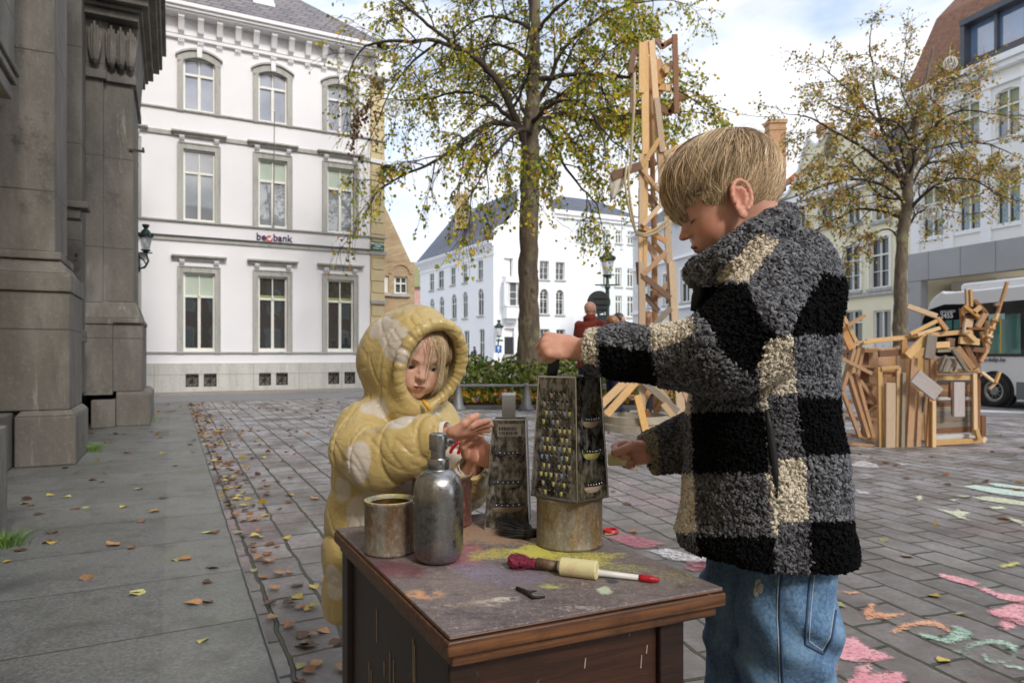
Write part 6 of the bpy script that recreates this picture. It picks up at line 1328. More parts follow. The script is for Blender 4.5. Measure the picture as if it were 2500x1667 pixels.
# ---- simple standing figures in the background
def simple_person(x, y, face, h, label, coat, trousers, hairc, bald=False, group=None, long_hair=False, coat_len=.5, hips=None, glasses=False, arms=None, hres=.02):
    k = h/1.75; f = Vector((math.cos(R(face)), math.sin(R(face)), 0)); Mx = frame(f); c = np.array([x, y, 0]); g = lambda p: from_local(np.array(p)*k, c, Mx)
    hc = g((0.01, 0, 1.60)); hm = frame(f+Vector((0, 0, -.08))); hs = 1.12*k
    def skinf(P):
        q = to_local(P, hc, hm, hs); d = head_local(q)*hs
        d = smin(d, capsule(P, g((-.01, 0, 1.57)), g((-.03, 0, 1.42)), .052*k, .06*k), .02*k)
        for s in (-1, 1):
            e = (arms or {}).get(s, ((.02, s*.24, 1.12), (.16, s*.2, .92))); d = np.minimum(d, capsule(P, g(e[0]), g(e[1]), .045*k, .032*k)); hd = np.array(e[1])+(np.array(e[1])-np.array(e[0]))*.35
            d = smin(d, capsule(P, g(e[1]), g(hd), .035*k, .025*k), .02*k)
        for s in (-1, 1): d = np.minimum(d, capsule(P, g((0, s*.09, .9)), g((0, s*.10, .08)), .055*k, .035*k))
        d = np.minimum(d, ell(P, g((0, 0, 1.2)), (.10*k, .15*k, .28*k), Mx.T)); return d
    lo = g((0, 0, 0))-np.array([.5, .5, 0])*k; hi = lo+np.array([1.0, 1.0, 1.85])*k
    V, Fc = mesh_sdf(skinf, lo, hi, hres*k*.55); q = to_local(V, hc, hm, hs); C = np.tile(SK*.9, (len(V), 1))
    C[(np.abs(q[:, 1]) < .014) & (q[:, 2] < -.022) & (q[:, 2] > -.042) & (q[:, 0] > .07)] = LIP
    for s in (-1, 1): C[(np.linalg.norm(q-np.array([.07, s*.027, .016]), axis=1) < .009)] = (.06, .04, .03)
    o = body_obj('person', [(V, Fc, C)], skin, (x, y, 0)); tag(o, label, 'person', group)
    def coatf(P):
        q = (P-c.astype(f32))@Mx.T/k; z = q[:, 2]; t = np.interp(z, [.3, .6, .95, 1.25, 1.42, 1.5], [.15, .155, .135, .15, .12, .05]); w = np.interp(z, [.3, .6, .95, 1.25, 1.42, 1.5], [.22, .22, .185, .215, .19, .06])
        a = np.sqrt((q[:, 0]/t)**2+(q[:, 1]/w)**2); d = (a-1)*np.minimum(t, w)*k; d = smax(d, (1.49-z)*-k*1.0, .03*k); d = smax(d, ((1-coat_len)*1.0-.0-z)*k if False else (coat_len-z)*k, .01*k)
        for s in (-1, 1):
            e = (arms or {}).get(s, ((.02, s*.24, 1.12), (.16, s*.2, .92))); d = smin(d, capsule(P, g((0, s*.18, 1.40)), g(e[0]), .075*k, .062*k), .03*k); d = smin(d, capsule(P, g(e[0]), g(e[1]), .062*k, .052*k), .02*k)
        d = smin(d, np.abs(ell(P, g((-.015, 0, 1.50)), (.085*k, .09*k, .055*k), Mx.T))-.012*k, .02*k)
        return d+vnoise(P, 14/k, 3)*.006*k+vnoise(P, 5/k, 2)*.01*k
    V, Fc = mesh_sdf(coatf, lo, hi, hres*k*.6); C = np.tile(np.array(coat), (len(V), 1))*(1+.12*vnoise(V, 9, 1)[:, None]); np_obj('coat', V, Fc, vcol('coat cloth', .9, bump=.3, bscale=150, bdist=.003), o, True, cols=C)
    def legf(P):
        d = None
        for s in (-1, 1): e = chain(P, [g((0, s*.09, .95)), g((.01, s*.10, .5)), g((-.01, s*.10, .09))], [.105*k, .075*k, .06*k], .01); d = e if d is None else smin(d, e, .02*k)
        return d+vnoise(P, 12/k, 5)*.006*k
    V, Fc = mesh_sdf(legf, lo, hi, hres*k*.7); np_obj('trousers', V, Fc, clothm, o, True, cols=np.tile(np.array(trousers), (len(V), 1)))
    for s in (-1, 1): m = MB(); m.ball(Vector(g((.05, s*.10, .045))), .05*k, 10, 8, (2.4, .95, .9), M=Matrix(Mx.T.tolist())); m.build('shoe', blackiron, o, smooth=True)
    if not bald:
        def hf(P):
            q = to_local(P, hc, hm, hs); d = ell(q, (-.026, 0, .048), (.096, .080, .090)); d = smax(d, -ell(q, (.075, 0, -.01), (.055, .068, .070)), .006); d = smax(d, -(q[:, 2]+.03), .01)
            if long_hair: d = smin(d, smax(chain(q, [(-.03, .055, .03), (-.03, .06, -.08), (-.01, .07, -.2)], [.05, .04, .025]), -99+0*q[:, 0], .01), .02); d = smin(d, chain(q, [(-.03, -.055, .03), (-.03, -.06, -.08), (-.01, -.07, -.2)], [.05, .04, .025]), .02)
            return d*hs+vnoise(P, 60/k, 3)*.003*k
        V, Fc = mesh_sdf(hf, np.array(hc)-.42*k, np.array(hc)+.3*k, .008*k); C = np.tile(np.array(hairc), (len(V), 1))*(1+.25*vnoise(V, 120, 1)[:, None]); np_obj('hair', V, Fc, hairm, o, True, cols=C)
    if glasses:
        m = MB()
        for s in (-1, 1): m.tube([Vector(from_local((.082+0*t, s*.028+.015*math.cos(t), .016+.012*math.sin(t)), hc, hm, hs)) for t in np.linspace(0, 2*math.pi, 13)], .0025*k, 5); m.tube([Vector(from_local(p, hc, hm, hs)) for p in ((.08, s*.044, .02), (.0, s*.073, .02))], .002, 4)
        m.build('glasses', blackiron, o)
    return o
def PXg(u, Y): return (u-CX)/F*Y, Y
x, y = PXg(1441, 9.9); simple_person(x, y, 55, 1.79, 'bald man in a rust red coat seen from behind next to the street lamp', rgb(122, 44, 28), rgb(34, 44, 74), rgb(120, 90, 70), bald=True, coat_len=.78)
x, y = PXg(1512, 11.3); simple_person(x, y, -20, 1.70, 'dark haired man with glasses looking right behind the rust coated man', rgb(60, 66, 84), rgb(40, 42, 52), rgb(58, 50, 46), glasses=True, coat_len=.75)
x, y = PXg(1497, 10.3); simple_person(x, y, 20, 1.60, 'light brown haired child carried in front of the man with glasses', rgb(70, 92, 140), rgb(46, 52, 80), rgb(150, 108, 72), coat_len=.75)
x, y = PXg(1583, 10.2); simple_person(x, y, -12, 1.66, 'long haired woman in a grey coat standing behind the wooden tower', rgb(128, 134, 142), rgb(30, 32, 40), rgb(128, 88, 58), long_hair=True, coat_len=.42)
x, y = PXg(1136, 44); simple_person(x, y, -20, 1.75, 'person in an ochre jacket and dark cap far behind the hood edge', rgb(176, 108, 40), rgb(44, 46, 60), rgb(30, 34, 50), coat_len=.8, hres=.04)
x, y = PXg(1159, 46); simple_person(x, y, 0, 1.55, 'small person in dark clothes beside the ochre jacketed person', rgb(44, 50, 64), rgb(36, 38, 48), rgb(60, 46, 40), coat_len=.8, hres=.04)
x, y = PXg(1322, 36); simple_person(x, y, -40, 1.40, 'person in a pale grey jacket just right of the linden trunk', rgb(170, 176, 180), rgb(60, 66, 80), rgb(60, 44, 36), coat_len=.8, hres=.04)
# ============================================================ TABLE
TZ = .637; TN = G(1093, 1555, TZ); ea = Vector((.417, .183, 0)); eb = Vector((-.290, .540, 0)); la, lb = .455, .613
ea.normalize(); eb.normalize()
def tp_(a, b, z=TZ): return Vector((TN.x, TN.y, 0))+ea*a+eb*b+Vector((0, 0, z))
def top_mat():
    m = NT('dusty painted tabletop'); pos = m.world(); fine = m.noise(180, 5, .8, pos); med = m.noise(26, 6, .7, pos); big = m.noise(6, 5, .6, pos)
    st = m.noise(10, 6, .7, m.vec((1.2, 9, 1), (0, 0, -math.atan2(ea.y, ea.x)), src=pos))
    c = m.ramp(big, [(.3, rgb(74, 66, 68)), (.5, rgb(104, 94, 94)), (.7, rgb(128, 116, 112))]); c = m.mix(m.ramp(st, [(.4, 0.), (.7, .55)]), c, rgb(134, 120, 116)); c = m.mix(m.ramp(st, [(.2, .5), (.4, 0.)]), c, rgb(52, 44, 44))
    c = m.mix(m.ramp(fine, [(.5, 0.), (.68, .65)]), c, rgb(168, 154, 144)); c = m.mix(m.ramp(med, [(.56, 0.), (.68, .55)]), c, rgb(150, 134, 124)); c = m.mix(m.ramp(m.noise(60, 6, .8, pos), [(.60, 0.), (.66, .7)]), c, rgb(196, 182, 160)); c = m.mix(m.ramp(med, [(.30, .6), (.42, 0.)]), c, rgb(58, 48, 50))
    def dust(u, v, ru, rv, col, amt, thr=.45, src=None):
        nonlocal c
        g = G(u, v, TZ); w = ru/F*g.y; dep = rv*g.y*g.y/(F*(CH-TZ))
        mp_ = m.n('ShaderNodeMapping'); mp_.vector_type = 'TEXTURE'; mp_.inputs['Location'].default_value = tuple(g); mp_.inputs['Scale'].default_value = (w, dep, .2); m.l(pos, mp_.inputs[0])
        r = m.n('ShaderNodeVectorMath', operation='LENGTH'); m.l(mp_.outputs[0], r.inputs[0])
        f = m.math('SUBTRACT', 1.0, m.math('ADD', r.outputs['Value'], m.math('MULTIPLY', m.math('SUBTRACT', med, .5), 2.6)), True)
        f = m.math('MULTIPLY', m.math('MULTIPLY', m.ramp(f, [(.0, 0.), (.35, 1.)]), m.ramp(src or fine, [(thr-.06, 0.), (thr+.06, 1.)])), amt)
        c = m.mix(f, c, col)
    dust(1215, 1300, 170, 34, rgb(170, 140, 112), .85, .40); dust(1110, 1350, 110, 30, rgb(176, 104, 112), .7, .44); dust(975, 1392, 80, 22, rgb(116, 44, 60), .7, .46); dust(930, 1350, 50, 40, rgb(96, 50, 66), .5)
    dust(1260, 1352, 130, 18, rgb(190, 184, 96), .9, .46); dust(1390, 1362, 150, 20, rgb(206, 200, 96), .95, .46); dust(1480, 1385, 110, 14, rgb(190, 186, 96), .6, .5); dust(1320, 1340, 60, 20, rgb(212, 206, 96), .9, .36)
    dust(1250, 1405, 110, 24, rgb(130, 124, 150), .5, .46); dust(1160, 1390, 80, 18, rgb(150, 140, 168), .4); dust(1650, 1405, 70, 18, rgb(176, 168, 110), .5, .52)
    dust(1035, 1450, 65, 16, rgb(214, 160, 118), .9, .5, med); dust(1090, 1478, 70, 12, rgb(220, 194, 140), .8, .56, med); dust(1210, 1470, 90, 14, rgb(206, 196, 178), .75, .54, med); dust(1475, 1440, 22, 12, rgb(196, 208, 178), .9, .42, med)
    dust(1350, 1430, 40, 8, rgb(196, 196, 110), .7, .48, med); dust(1230, 1462, 40, 8, rgb(212, 206, 190), .8, .45, med); dust(1410, 1484, 60, 8, rgb(214, 196, 184), .7, .5, med); dust(1494, 1419, 19, 6, rgb(58, 66, 78), .9, .2)
    m.val('Base Color', c); m.val('Roughness', m.ramp(med, [(.3, .42), (.7, .75)])); b1 = m.bump(st, .25, .003); m.bump(fine, .5, .0012, b1); return m.m
topm = top_mat()
def varnish(name, c1, c2, c3):
    m = NT(name); v = m.vec((1, 1, 1), (0, 0, -math.atan2(ea.y, ea.x))); v2 = m.vec((2.2, 60, 60), src=v); g1 = m.noise(1.6, 6, .7, v2, dist=.5); n2 = m.noise(9, 5, .7); n3 = m.noise(45, 5, .75)
    c = m.ramp(g1, [(.25, c1), (.5, c2), (.75, c3)]); c = m.mix(m.ramp(n2, [(.5, 0.), (.75, .7)]), c, c1); c = m.mix(m.ramp(n3, [(.66, 0.), (.72, .8)]), c, rgb(150, 138, 128))
    m.val('Base Color', c); m.val('Roughness', .42); m.val('Specular IOR Level', .5); m.bump(g1, .3, .002); return m.m
edgem = varnish('orange brown varnished edge', rgb(40, 28, 22), rgb(92, 60, 38), rgb(140, 92, 54)); panelm = varnish('dark brown varnished panel', rgb(34, 22, 18), rgb(60, 36, 25), rgb(80, 50, 34)); legm = varnish('near black stained wood', rgb(26, 17, 15), rgb(44, 28, 22), rgb(56, 36, 28))
TBL = empty('side_table', (TN.x, TN.y, 0), 'old dark brown wooden side table with chalk dusted top in the foreground', 'table')
m = MB(); th = .046
for z0, z1, ins in ((TZ-th, TZ-th*.62, .010), (TZ-th*.62, TZ-th*.16, .0), (TZ-th*.16, TZ-.0015, .003)):
    m.hexa([tp_(ins, ins, z0), tp_(la-ins, ins, z0), tp_(la-ins, lb-ins, z0), tp_(ins, lb-ins, z0), tp_(ins, ins, z1), tp_(la-ins, ins, z1), tp_(la-ins, lb-ins, z1), tp_(ins, lb-ins, z1)])
tt = m.build('tabletop', edgem, TBL, bevel=.004)
m = MB(); i_ = .0035; m.hexa([tp_(i_, i_, TZ-.004), tp_(la-i_, i_, TZ-.004), tp_(la-i_, lb-i_, TZ-.004), tp_(i_, lb-i_, TZ-.004), tp_(i_, i_), tp_(la-i_, i_), tp_(la-i_, lb-i_), tp_(i_, lb-i_)]); m.build('painted_surface', topm, TBL, bevel=.0015)
A0, A1_, B0_, B1_ = .014, la-.055, .03, lb-.010
lw = .045
for (a, b) in ((A0, B0_), (A1_-lw, B0_), (A0, B1_-lw), (A1_-lw, B1_-lw)):
    m = MB(); m.hexa([tp_(a, b, 0), tp_(a+lw, b, 0), tp_(a+lw, b+lw, 0), tp_(a, b+lw, 0), tp_(a, b, TZ-th-.001), tp_(a+lw, b, TZ-th-.001), tp_(a+lw, b+lw, TZ-th-.001), tp_(a, b+lw, TZ-th-.001)]); m.build('leg', legm, TBL, bevel=.003)
def pn(a0, a1, b0, b1, z0=.08, z1=TZ-th-.001, mt=panelm, nm='panel'):
    m = MB(); m.hexa([tp_(a0, b0, z0), tp_(a1, b0, z0), tp_(a1, b1, z0), tp_(a0, b1, z0), tp_(a0, b0, z1), tp_(a1, b0, z1), tp_(a1, b1, z1), tp_(a0, b1, z1)]); return m.build(nm, mt, TBL)
pn(A0+lw+.001, A1_-lw-.001, B0_+.010, B0_+.022); pn(A0+.010, A0+.022, B0_+lw+.001, B1_-lw-.001, mt=legm); pn(A1_-.022, A1_-.01, B0_+lw+.001, B1_-lw-.001); pn(A0+lw, A1_-lw, B1_-.022, B1_-.010)
# paint runs and scratches on the panels
m = MB(); random.seed(3)
for k in range(16):
    b = random.uniform(.10, .5); z = random.uniform(.30, .56); l = random.uniform(.02, .12); m.hexa([tp_(A0+.0085, b, z-l), tp_(A0+.0085, b+.0022, z-l), tp_(A0+.0098, b+.0022, z-l), tp_(A0+.0098, b, z-l), tp_(A0+.0085, b+.001, z), tp_(A0+.0085, b+.003, z), tp_(A0+.0098, b+.003, z), tp_(A0+.0098, b+.001, z)])
for k in range(26):
    a = random.uniform(A0+lw, A1_-lw-.01); z = random.uniform(.3, .58); l = random.uniform(.003, .02); m.hexa([tp_(a, B0_+.0088, z-l), tp_(a+.002, B0_+.0088, z-l), tp_(a+.002, B0_+.0098, z-l), tp_(a, B0_+.0098, z-l), tp_(a+.002, B0_+.0088, z), tp_(a+.0035, B0_+.0088, z), tp_(a+.0035, B0_+.0098, z), tp_(a+.002, B0_+.0098, z)])
o = m.build('paint_drips', pm('dried paint', rgb(150, 136, 120), rgb(176, 156, 136), 30, .7), TBL); tag(o, kind='stuff')

# ============================================================ THINGS ON THE TABLE
def rusty(name, base, rust, dustc, metal=.55, amt=.6):
    m = NT(name); a = m.noise(48, 7, .75); b = m.noise(150, 6, .78, m.vec((1, 1, .6))); d = m.noise(26, 6, .68, m.vec((1, 1, .45)))
    c = m.ramp(a, [(.3, tuple(x*.65 for x in base)), (.5, base), (.7, tuple(min(1, x*1.35) for x in base))]); c = m.mix(m.ramp(d, [(.44, 0.), (.6, amt*1.25)]), c, rust); c = m.mix(m.ramp(b, [(.52, 0.), (.74, .6)]), c, dustc); c = m.mix(m.ramp(b, [(.22, .6), (.38, 0.)]), c, rgb(60, 50, 42))
    m.val('Base Color', c); m.val('Metallic', m.ramp(b, [(.4, metal), (.65, .0)])); m.val('Roughness', m.ramp(a, [(.3, .38), (.7, .75)])); m.bump(b, .35, .001); return m.m
tinm = rusty('grimy galvanised tin', rgb(128, 124, 114), rgb(112, 78, 44), rgb(170, 158, 140)); tinm2 = rusty('rusty pink dusted tin', rgb(120, 92, 84), rgb(104, 62, 44), rgb(186, 132, 126)); tinm3 = rusty('yellow dusted tin', rgb(142, 136, 122), rgb(128, 96, 52), rgb(182, 172, 136))
rimd = rusty('yellow dusted rim', rgb(150, 146, 132), rgb(196, 186, 96), rgb(206, 196, 150), .2, .8)
def tin(c, r, h, label, mt, rimr=.80, inner=rgb(110, 80, 40)):
    t = empty('tin', (c.x, c.y, TZ), label, 'tin', 'old open paint tins on the table'); z0 = TZ
    m = MB(); m.lathe((c.x, c.y, z0), [(0, .0006), (r*.97, .0006), (r*1.01, .003), (r*1.0, .006), (r*.985, .008), (r*.985, h-.008), (r*1.015, h-.005), (r*1.02, h-.002), (r*1.0, h)], 56); m.build('body', mt, t, smooth=True)
    m = MB(); m.lathe((c.x, c.y, z0), [(r*1.0, h), (r*.93, h+.0008), (r*.90, h-.004), (r*rimr, h-.005), (r*(rimr-.03), h-.002), (r*(rimr-.05), h-.006)], 56); m.build('rim', rimd, t, auto=True)
    m = MB(); m.lathe((c.x, c.y, z0), [(r*(rimr-.05), h-.006), (r*.94, h-.02), (r*.94, h*.45), (0, h*.42)], 40); m.build('inside', rusty('dark inside', inner, rgb(70, 50, 34), rgb(160, 130, 70), .1), t, smooth=True); return t
tin(P3(953, 0, 1.235), .0475, .096, 'grimy open paint tin at the left corner of the table', tinm, .80)
tin(P3(1079, 0, 1.437), .0645, .106, 'pink dusted rusty tin half hidden behind the steel bottle', tinm2)
tc3 = P3(1390, 0, 1.287); tin(tc3, .0640, .094, 'upturned yellow dusted tin carrying the tall grater', tinm3)
# bottle
steel = NT('brushed steel'); s_n = steel.noise(40, 5, .7, steel.vec((1, 1, .06))); s_d = steel.noise(38, 6, .7); s_f = steel.noise(90, 5, .75)
steel.val('Base Color', steel.mix(steel.ramp(s_d, [(.56, 0.), (.72, .35)]), steel.ramp(s_n, [(.3, (.24, .24, .24)), (.7, (.40, .40, .395))]), rgb(150, 146, 138))); steel.val('Metallic', steel.ramp(s_d, [(.56, 1.0), (.76, .8)])); steel.val('Roughness', steel.ramp(s_f, [(.4, .22), (.62, .42)])); steel.bump(s_f, .08, .0006); steel.b.inputs['Anisotropic'].default_value = .5; steel = steel.m
bc = P3(1070, 0, 1.178); bk_ = 1.178/F; zb0 = TZ
BT = empty('steel_bottle', (bc.x, bc.y, TZ), 'brushed steel pump bottle with dusty rounded shoulders at the front of the table', 'bottle')
hz = lambda v: CH+(H0-v)*bk_-TZ
r = 61*bk_; m = MB(); m.lathe((bc.x, bc.y, TZ), [(0, .0008), (r*.55, .0008), (r*.78, .003), (r*.92, .010), (r*.985, .022), (r, .036), (r, hz(1215)), (r*.985, hz(1196)), (r*.93, hz(1178)), (r*.83, hz(1163)), (r*.68, hz(1153)), (r*.5, hz(1147)), (r*.44, hz(1145)), (r*.44, hz(1143))], 64); m.build('body', steel, BT, smooth=True)
m = MB(); m.lathe((bc.x, bc.y, TZ), [(26*bk_, hz(1146)), (26.5*bk_, hz(1145)), (26.5*bk_, hz(1119)), (25.5*bk_, hz(1117)), (20*bk_, hz(1117))], 40); m.build('collar', steel, BT, auto=True)
m = MB(); m.lathe((bc.x, bc.y, TZ), [(18*bk_, hz(1118)), (18*bk_, hz(1098)), (22*bk_, hz(1097)), (22.5*bk_, hz(1094)), (22.5*bk_, hz(1064)), (21*bk_, hz(1059)), (17*bk_, hz(1056.5)), (0, hz(1056))], 40); pmp = m.build('pump', steel, BT, auto=True)
m = MB(); q = Vector((bc.x, bc.y, TZ+hz(1080))); m.tube([q+Vector((.008, .008, 0)), q+Vector((.018, .022, 0)), q+Vector((.024, .032, -.003))], [.005, .005, .004], 10); m.build('spout', steel, pmp, smooth=True)
# graters
gm = NT('smeared grater steel'); a_ = gm.noise(58, 6, .75, gm.vec((1.4, 1.4, .7))); b_ = gm.noise(11, 5, .65, gm.vec((1, 1, .6))); c_ = gm.noise(130, 4, .8)
gc = gm.ramp(a_, [(.25, (.015, .015, .014)), (.45, (.08, .078, .07)), (.55, (.26, .25, .23)), (.72, (.48, .46, .42))]); gc = gm.mix(gm.ramp(b_, [(.52, 0.), (.66, .45)]), gc, rgb(168, 160, 112)); gc = gm.mix(gm.ramp(c_, [(.62, 0.), (.72, .5)]), gc, rgb(196, 176, 160))
gm.val('Base Color', gc); gm.val('Metallic', gm.ramp(a_, [(.4, .9), (.7, .55)])); gm.val('Roughness', gm.ramp(a_, [(.3, .18), (.7, .5)])); gm.bump(a_, .15, .0008); gm = gm.m
bright = pm('bright worn steel', (.55, .55, .55), (.75, .75, .75), 60, .22, metal=1.0); darkh = pm('dark hole', rgb(12, 12, 12), rgb(24, 23, 20), 40, .5)
chalkd = [pm('chalk residue '+k, c1, c2, 70, .85, bump=.5, bscale=400, bdist=.0008) for k, c1, c2 in (('yellow', rgb(184, 178, 104), rgb(150, 146, 92)), ('blue', rgb(104, 122, 150), rgb(130, 140, 158)), ('cream', rgb(180, 160, 140), rgb(150, 134, 116)), ('pink', rgb(176, 116, 110), rgb(140, 96, 92)))]
class Face:
    def __init__(s, bl, br, tr, tl): s.c = [Vector(x) for x in (bl, br, tr, tl)]; s.n = (s.c[1]-s.c[0]).cross(s.c[3]-s.c[0]).normalized(); s.ux = (s.c[1]-s.c[0]).normalized(); s.uz = s.n.cross(s.ux)
    def p(s, a, b, o=0.0): lo = s.c[0].lerp(s.c[1], a); hi = s.c[3].lerp(s.c[2], a); return lo.lerp(hi, b)+s.n*o
def grater_shell(par, bot, top, th=.0012):
    """bot, top: 4 corners ccw seen from above"""
    for i in range(4):
        j = (i+1) % 4; fc = Face(bot[i], bot[j], top[j], top[i]); m = MB(); m.add([fc.c[0], fc.c[1], fc.c[2], fc.c[3]]+[x-fc.n*th for x in fc.c], [(0, 1, 2, 3), (7, 6, 5, 4), (0, 4, 5, 1), (1, 5, 6, 2), (2, 6, 7, 3), (3, 7, 4, 0)]); m.build('side', gm, par)
    m = MB()
    for i in range(4): m.tube([bot[i], top[i]], .0016, 6); j = (i+1) % 4; m.beam(bot[i]+Vector((0, 0, .001)), bot[j]+Vector((0, 0, .001)), .003, .004); m.beam(top[i]+Vector((0, 0, .001)), top[j]+Vector((0, 0, .001)), .0035, .003)
    m.build('wire_edge', bright, par)
def slicer(par, fc, b, w=.72, hgt=.030, teeth=6, dots=True, res=2):
    """raised curved blade band with a dark mouth and a row of bright studs"""
    m = MB(); n = 12; W_ = (fc.c[1]-fc.c[0]).length
    def cv(t): return -.012*(1-(2*t-1)**2)/.2*.2
    up = []; lo_ = []; lo2 = []
    for i in range(n+1):
        t = i/n; a = .5+(t-.5)*w; env = max(0, 1-(2*t-1)**4)
        up.append(fc.p(a, b+cv(t)+.018, .0012)); lo_.append(fc.p(a, b+cv(t)-.010, .0058*env+.001)); lo2.append(fc.p(a, b+cv(t)-.050*env-.012, .0008))
    m.add(up+lo_+lo2, [(i, i+1, n+2+i, n+1+i) for i in range(n)]+[(n+1+i, n+2+i, 2*n+3+i, 2*n+2+i) for i in range(n)]); o = m.build('slicer_blade', chalkd[res] if res >= 0 else gm, par, smooth=True)
    m = MB()
    for i in range(n):
        t0, t1 = i/n, (i+1)/n; a0, a1 = .5+(t0-.5)*w, .5+(t1-.5)*w; m.add([fc.p(a0, b+cv(t0)-.008, .0068), fc.p(a1, b+cv(t1)-.008, .0068), fc.p(a1, b+cv(t1)+.020, .0025), fc.p(a0, b+cv(t0)+.020, .0025)], [(0, 1, 2, 3)])
    k = m.build('slot', darkh, o)
    for i in range(teeth):
        t = (i+.8)/(teeth+.6); a = .5+(t-.5)*w*.9; m = MB(); m.ball(fc.p(a, b+cv(t)+.006, .0068), W_*.023, 8, 6); m.build('tooth', bright, o, smooth=True)
def mk_big():
    z0, z1 = TZ+.0975, 0.9575; cn = Vector((.1175, 1.2, 0)); lf_ = Vector((.0365, 1.262, 0)); rt = Vector((.1795, 1.2475, 0)); bk_2 = lf_+rt-cn
    bot = [Vector((p.x, p.y, z0)) for p in (lf_, cn, rt, bk_2)]; ctr = sum(bot, Vector())/4; top = [ctr+(p-ctr)*.80+Vector((0, 0, z1-z0)) for p in bot]
    g = empty('box_grater', (ctr.x, ctr.y, z0), 'tall box grater smeared with chalk standing on the yellow dusted tin', 'grater'); grater_shell(g, bot, top)
    fc = Face(bot[0], bot[1], top[1], top[0]); rng2 = random.Random(4)
    cols_, rows_ = 6, 12
    for j in range(rows_):
        for i in range(cols_):
            if j in (rows_-1,) and i in (0, 5): continue
            a = .19+.64*(i+.5*(j % 2))/(cols_-.5); b = .07+.80*j/(rows_-1); M3 = Matrix(((fc.ux.x, fc.uz.x, fc.n.x), (fc.ux.y, fc.uz.y, fc.n.y), (fc.ux.z, fc.uz.z, fc.n.z)))
            m = MB(); m.ball(fc.p(a, b-.018, .0002), .0052, 10, 6, (.62, 1.25, .38), M=M3); rs = m.build('grating_burr', rng2.choice([gm, gm, chalkd[0], chalkd[1], chalkd[2], chalkd[0]]), g, smooth=True)
            m = MB(); m.ball(fc.p(a, b+.004, .0006), .0031, 10, 6, (1, 1.15, .45), M=M3); h = m.build('hole', darkh, rs, smooth=True)
            if rng2.random() < .55: m = MB(); m.ball(fc.p(a-.015, b-.002, .0022), .0011, 6, 4); m.build('glint', bright, rs)
    fr_ = Face(bot[1], bot[2], top[2], top[1])
    for b, rr in ((.13, 2), (.40, 0), (.66, 2)): slicer(g, fr_, b, w=.66, res=rr, teeth=6)
    # black handle held by the boy: a strap across the top
    m = MB(); hy = .0; a = top[0].lerp(top[3], .5)+Vector((.006, -.004, 0)); b = top[1].lerp(top[2], .5)
    h0 = P3(1345, 921, 1.262); h1 = P3(1356, 862, 1.255); m.beam(h0-Vector((0, 0, .004)), h1, .0205, .006, up=(0, 1, 0)); h2 = P3(1425, 850, 1.245); h3 = P3(1440, 921, 1.245)
    m.beam(h1, h2, .006, .02); m.beam(h2, h3, .0205, .006, up=(0, 1, 0)); m.build('handle', pm('black plastic handle', rgb(24, 23, 22), rgb(34, 33, 31), 20, .35), g, bevel=.002)
    return g
mk_big()
def mk_small():
    z0 = TZ+.0015; zt = .8625; fl_, frr = P3(1183.5, 0, 1.386), P3(1291, 0, 1.392); dv = Vector((.006, .062, 0))
    bot = [Vector((p.x, p.y, z0)) for p in (fl_, frr, frr+dv, fl_+dv)]; tl, tr = P3(1203.5, 0, 1.398), P3(1283, 0, 1.402); dv2 = Vector((.004, .044, 0)); top = [Vector((p.x, p.y, zt)) for p in (tl, tr, tr+dv2, tl+dv2)]
    ctr = sum(bot, Vector())/4; g = empty('box_grater', (ctr.x, ctr.y, z0), 'small narrow grater with flat grey metal handle touched by the hooded child', 'grater'); grater_shell(g, bot, top)
    fc = Face(bot[0], bot[1], top[1], top[0])
    for b, rr, w in ((.70, -1, .74), (.43, -1, .80), (.22, 2, .84)): slicer(g, fc, b, w=w, res=rr, teeth=5)
    m = MB(); m.add([fc.p(.16, .85, .0006), fc.p(.86, .85, .0006), fc.p(.86, .965, .0006), fc.p(.16, .965, .0006)], [(0, 1, 2, 3)]); lab = m.build('price_label', pm('worn paper label', rgb(160, 156, 152), rgb(190, 186, 180), 30, .6), g)
    m = MB(); rr = random.Random(2)
    for row, (b0, b1) in enumerate(((.905, .935), (.862, .893))):
        x = .20
        while x < .72: w_ = rr.uniform(.01, .035); m.add([fc.p(x, b0, .0010), fc.p(x+w_, b0, .0010), fc.p(x+w_, b1, .0010), fc.p(x, b1, .0010)], [(0, 1, 2, 3)]); x += w_+rr.uniform(.012, .03)
    tag(m.build('print_marks', blackiron, lab), kind='stuff')
    m = MB(); c0, c1 = P3(1225.5, 0, 1.42), P3(1258.5, 0, 1.42); x0, x1 = c0.x, c1.x; zt2 = .9185; alu = pm('matt aluminium', rgb(150, 150, 154), rgb(162, 162, 166), 30, .35, metal=.55)
    m.box(((x0+x1)/2, 1.408, (zt+zt2)/2-.002), (x1-x0, .003, zt2-zt-.003)); m.box(((x0+x1)/2, 1.432, (zt+zt2)/2-.002), (x1-x0, .003, zt2-zt-.003)); m.prism([Vector((x0, 1.4065, zt2-.006)), Vector((x0, 1.410, zt2)), Vector((x0, 1.430, zt2)), Vector((x0, 1.4335, zt2-.006))], (x1-x0, 0, 0)); m.build('handle', alu, g, bevel=.0012)
    return g
mk_small()
